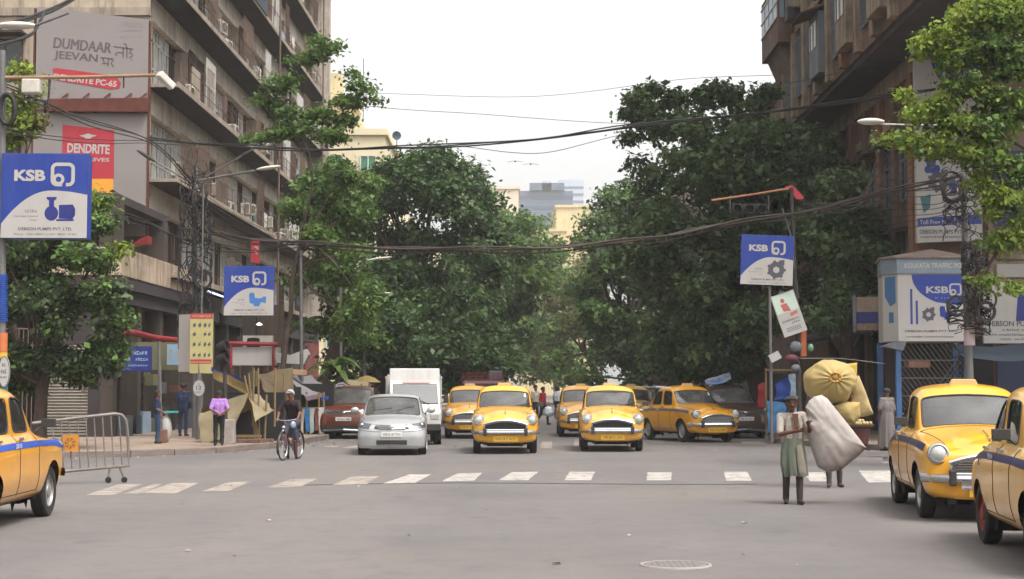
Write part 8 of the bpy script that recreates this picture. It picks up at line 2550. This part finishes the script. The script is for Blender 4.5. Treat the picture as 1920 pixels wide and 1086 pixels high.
# ---- right pavement clutter: blue drapes, red cloth, fruit tray, stone
D = 45
t = thing('vendor_stall', 'roadside stall hung with blue and white sheets behind the carrying man', 'stall', Vector((P(1460, 830, D).x, D, .14)))
b = t.location
for nm, m, q, sd in (('blue_sheet', mat('sheet_blue', '#4477a5', .8, var=.5, vscale=7), [P(1438, 752, D), P(1472, 754, D), P(1474, 812, D), P(1440, 810, D)], 1), ('navy_sheet', M_TARPB, [P(1452, 722, D), P(1480, 704, D), P(1478, 748, D + .2), P(1454, 752, D)], 2), ('pale_sheet', mat('sheet_pale', '#8fa2ae', .8, var=.5, vscale=7), [P(1480, 700, D + .2), P(1500, 700, D + .3), P(1498, 790, D + .2), P(1482, 790, D + .2)], 3)):
    mb = MB(); sheet(mb, [x - b for x in q], sag=0, wr_=.10, seed=sd); mb.build(nm, m, t, True)
mb = MB()
for px in (1436, 1500): mb.tube([P(px, 690, D + .2) - b, (P(px, 690, D + .2).x - b.x, .2, 0)], .03, 6)
mb.bar(P(1436, 694, D + .2) - b, P(1500, 694, D + .2) - b, .05); build_each(mb, 'post', M_BAMB, t)
mb = MB(); mb.span((-.2, .6, 0), (.7, .8, 1.9)); mb.build('shade_backing', M_DARK, t)  # painted shade at the back of the vendor stall
mb = MB(); sheet(mb, [P(1420, 722, 48), P(1436, 716, 48), P(1434, 762, 48), P(1422, 760, 48)], 5, 6, 0, .06, 5); tag(mb.build('hung_cloth', M_RED, None, True), 'red cloth hanging between the brown hatchback and the blue sheeted stall', 'cloth')
mb = MB(); sheet(mb, [P(1320, 712, 54), P(1368, 698, 55), P(1372, 712, 54), P(1330, 724, 53)], 8, 6, .05, .06, 6); tag(mb.build('tarpaulin', mat('tarp_bluewhite', '#4a6ca8', .7, var=.7, vscale=3, col2='#b9b6ae'), None, True), 'blue and white tarpaulin slung above the brown hatchback', 'tarpaulin')
t = thing('fruit_tray', 'low red stall tray heaped with pale fruit beyond the white sack', 'tray', G(1606, 833, .14))
mb = MB(); mb.lathe([(.001, 0), (.30, .0), (.36, .45), (.34, .45), (.001, .42)], 16); mb.build('tub', mat('tub_red', '#4e2524', .6, var=.3), t, True)
mb = MB(); mb.lathe([(.001, .47), (.44, .47), (.48, .52), (.46, .52), (.43, .49)], 18); mb.build('tray', M_BAMB, t, True)
fm = MB().ball((0, 0, 0), .055, 8, 6).mesh('fruit', mat('fruit_pale', '#b7b27a', .6, var=.5, vscale=3, col2='#9a5a3a'), True)
r_ = random.Random(2)
for k in range(34):
    a, rr = r_.uniform(0, 6.3), r_.uniform(0, .38)
    inst('fruit', fm, t, (rr * math.cos(a), rr * math.sin(a), .55 + (.06 if k > 22 else 0)))
t = thing('kerb_rock', 'lone rough block of broken kerb beside the brown hatchback', 'stone', G(1470, 831))
mb = MB(); mb.ball((0, 0, .16), (.45, .28, .22), 10, 7); mb.v = [tuple(Vector(v) * (1 + .2 * mnoise.noise(Vector(v) * 4))) for v in mb.v]; mb.build('block', M_KERB, t)
# scooter/bike silhouettes replaced by parked motorcycle beside the hatchback
t = thing('wall_lamp', 'bright white lamp glowing under the balcony pump board', 'lamp', P(486, 608, 52))
mb = MB(); mb.lathe([(.001, .05), (.06, .03), (.11, -.02), (.001, -.04)], 14); mb.build('lamp_glass', mat('lamp_glow', '#ffffff', .3, var=0, emit=1.5), t, True)
mb = MB(); mb.tube([(0, 0, .05), (0, .4, .3)], .015, 5); mb.build('bracket', M_POLED, t)
t = thing('tube_light', 'slanting pale tube light under the shop ceiling left of the balcony board', 'lamp', P(403, 551, 52))
mb = MB(); mb.tube([(-.28, 0, .10), (.28, 0, -.10)], .03, 8); mb.build('tube', mat('tube_glow', '#c8d8ff', .3, var=0, emit=.8), t, True)
# two gliding birds
M_BIRD = mat('bird', (.03, .028, .026), .8)
for k, (px, py) in enumerate(((966, 304), (995, 309))):
    t = thing('bird', ('kite gliding with spread wings left of its mate above the avenue', 'kite gliding right of its mate above the avenue')[k], 'bird', P(px, py, 150))
    mb = MB(); mb.grid([[Vector((x, -.12, .18 * math.cos(x * 1.6) - .08)), Vector((x, .14 - .05 * abs(x), .18 * math.cos(x * 1.6) - .08))] for x in np.linspace(-.75, .75, 11)]); mb.ball((0, 0, .06), (.09, .28, .08), 8, 6); mb.build('body', M_BIRD, t)
# ================================================================ HAZE
HAZE = 0.00045
hm = bpy.data.materials.new('haze'); hm.use_nodes = True
nt = hm.node_tree
nt.nodes.remove(nt.nodes['Principled BSDF'])
pv = nt.nodes.new('ShaderNodeVolumePrincipled')
pv.inputs['Color'].default_value = (0.95, 0.94, 0.92, 1)
pv.inputs['Density'].default_value = HAZE
nt.links.new(pv.outputs[0], nt.nodes['Material Output'].inputs['Volume'])
mb = MB(); mb.span((-1900, -60, -1), (1900, 2600, 150))
o = mb.build('haze', hm); o['kind'] = 'stuff'; o['label'] = 'thin pale haze filling the air along the whole street'
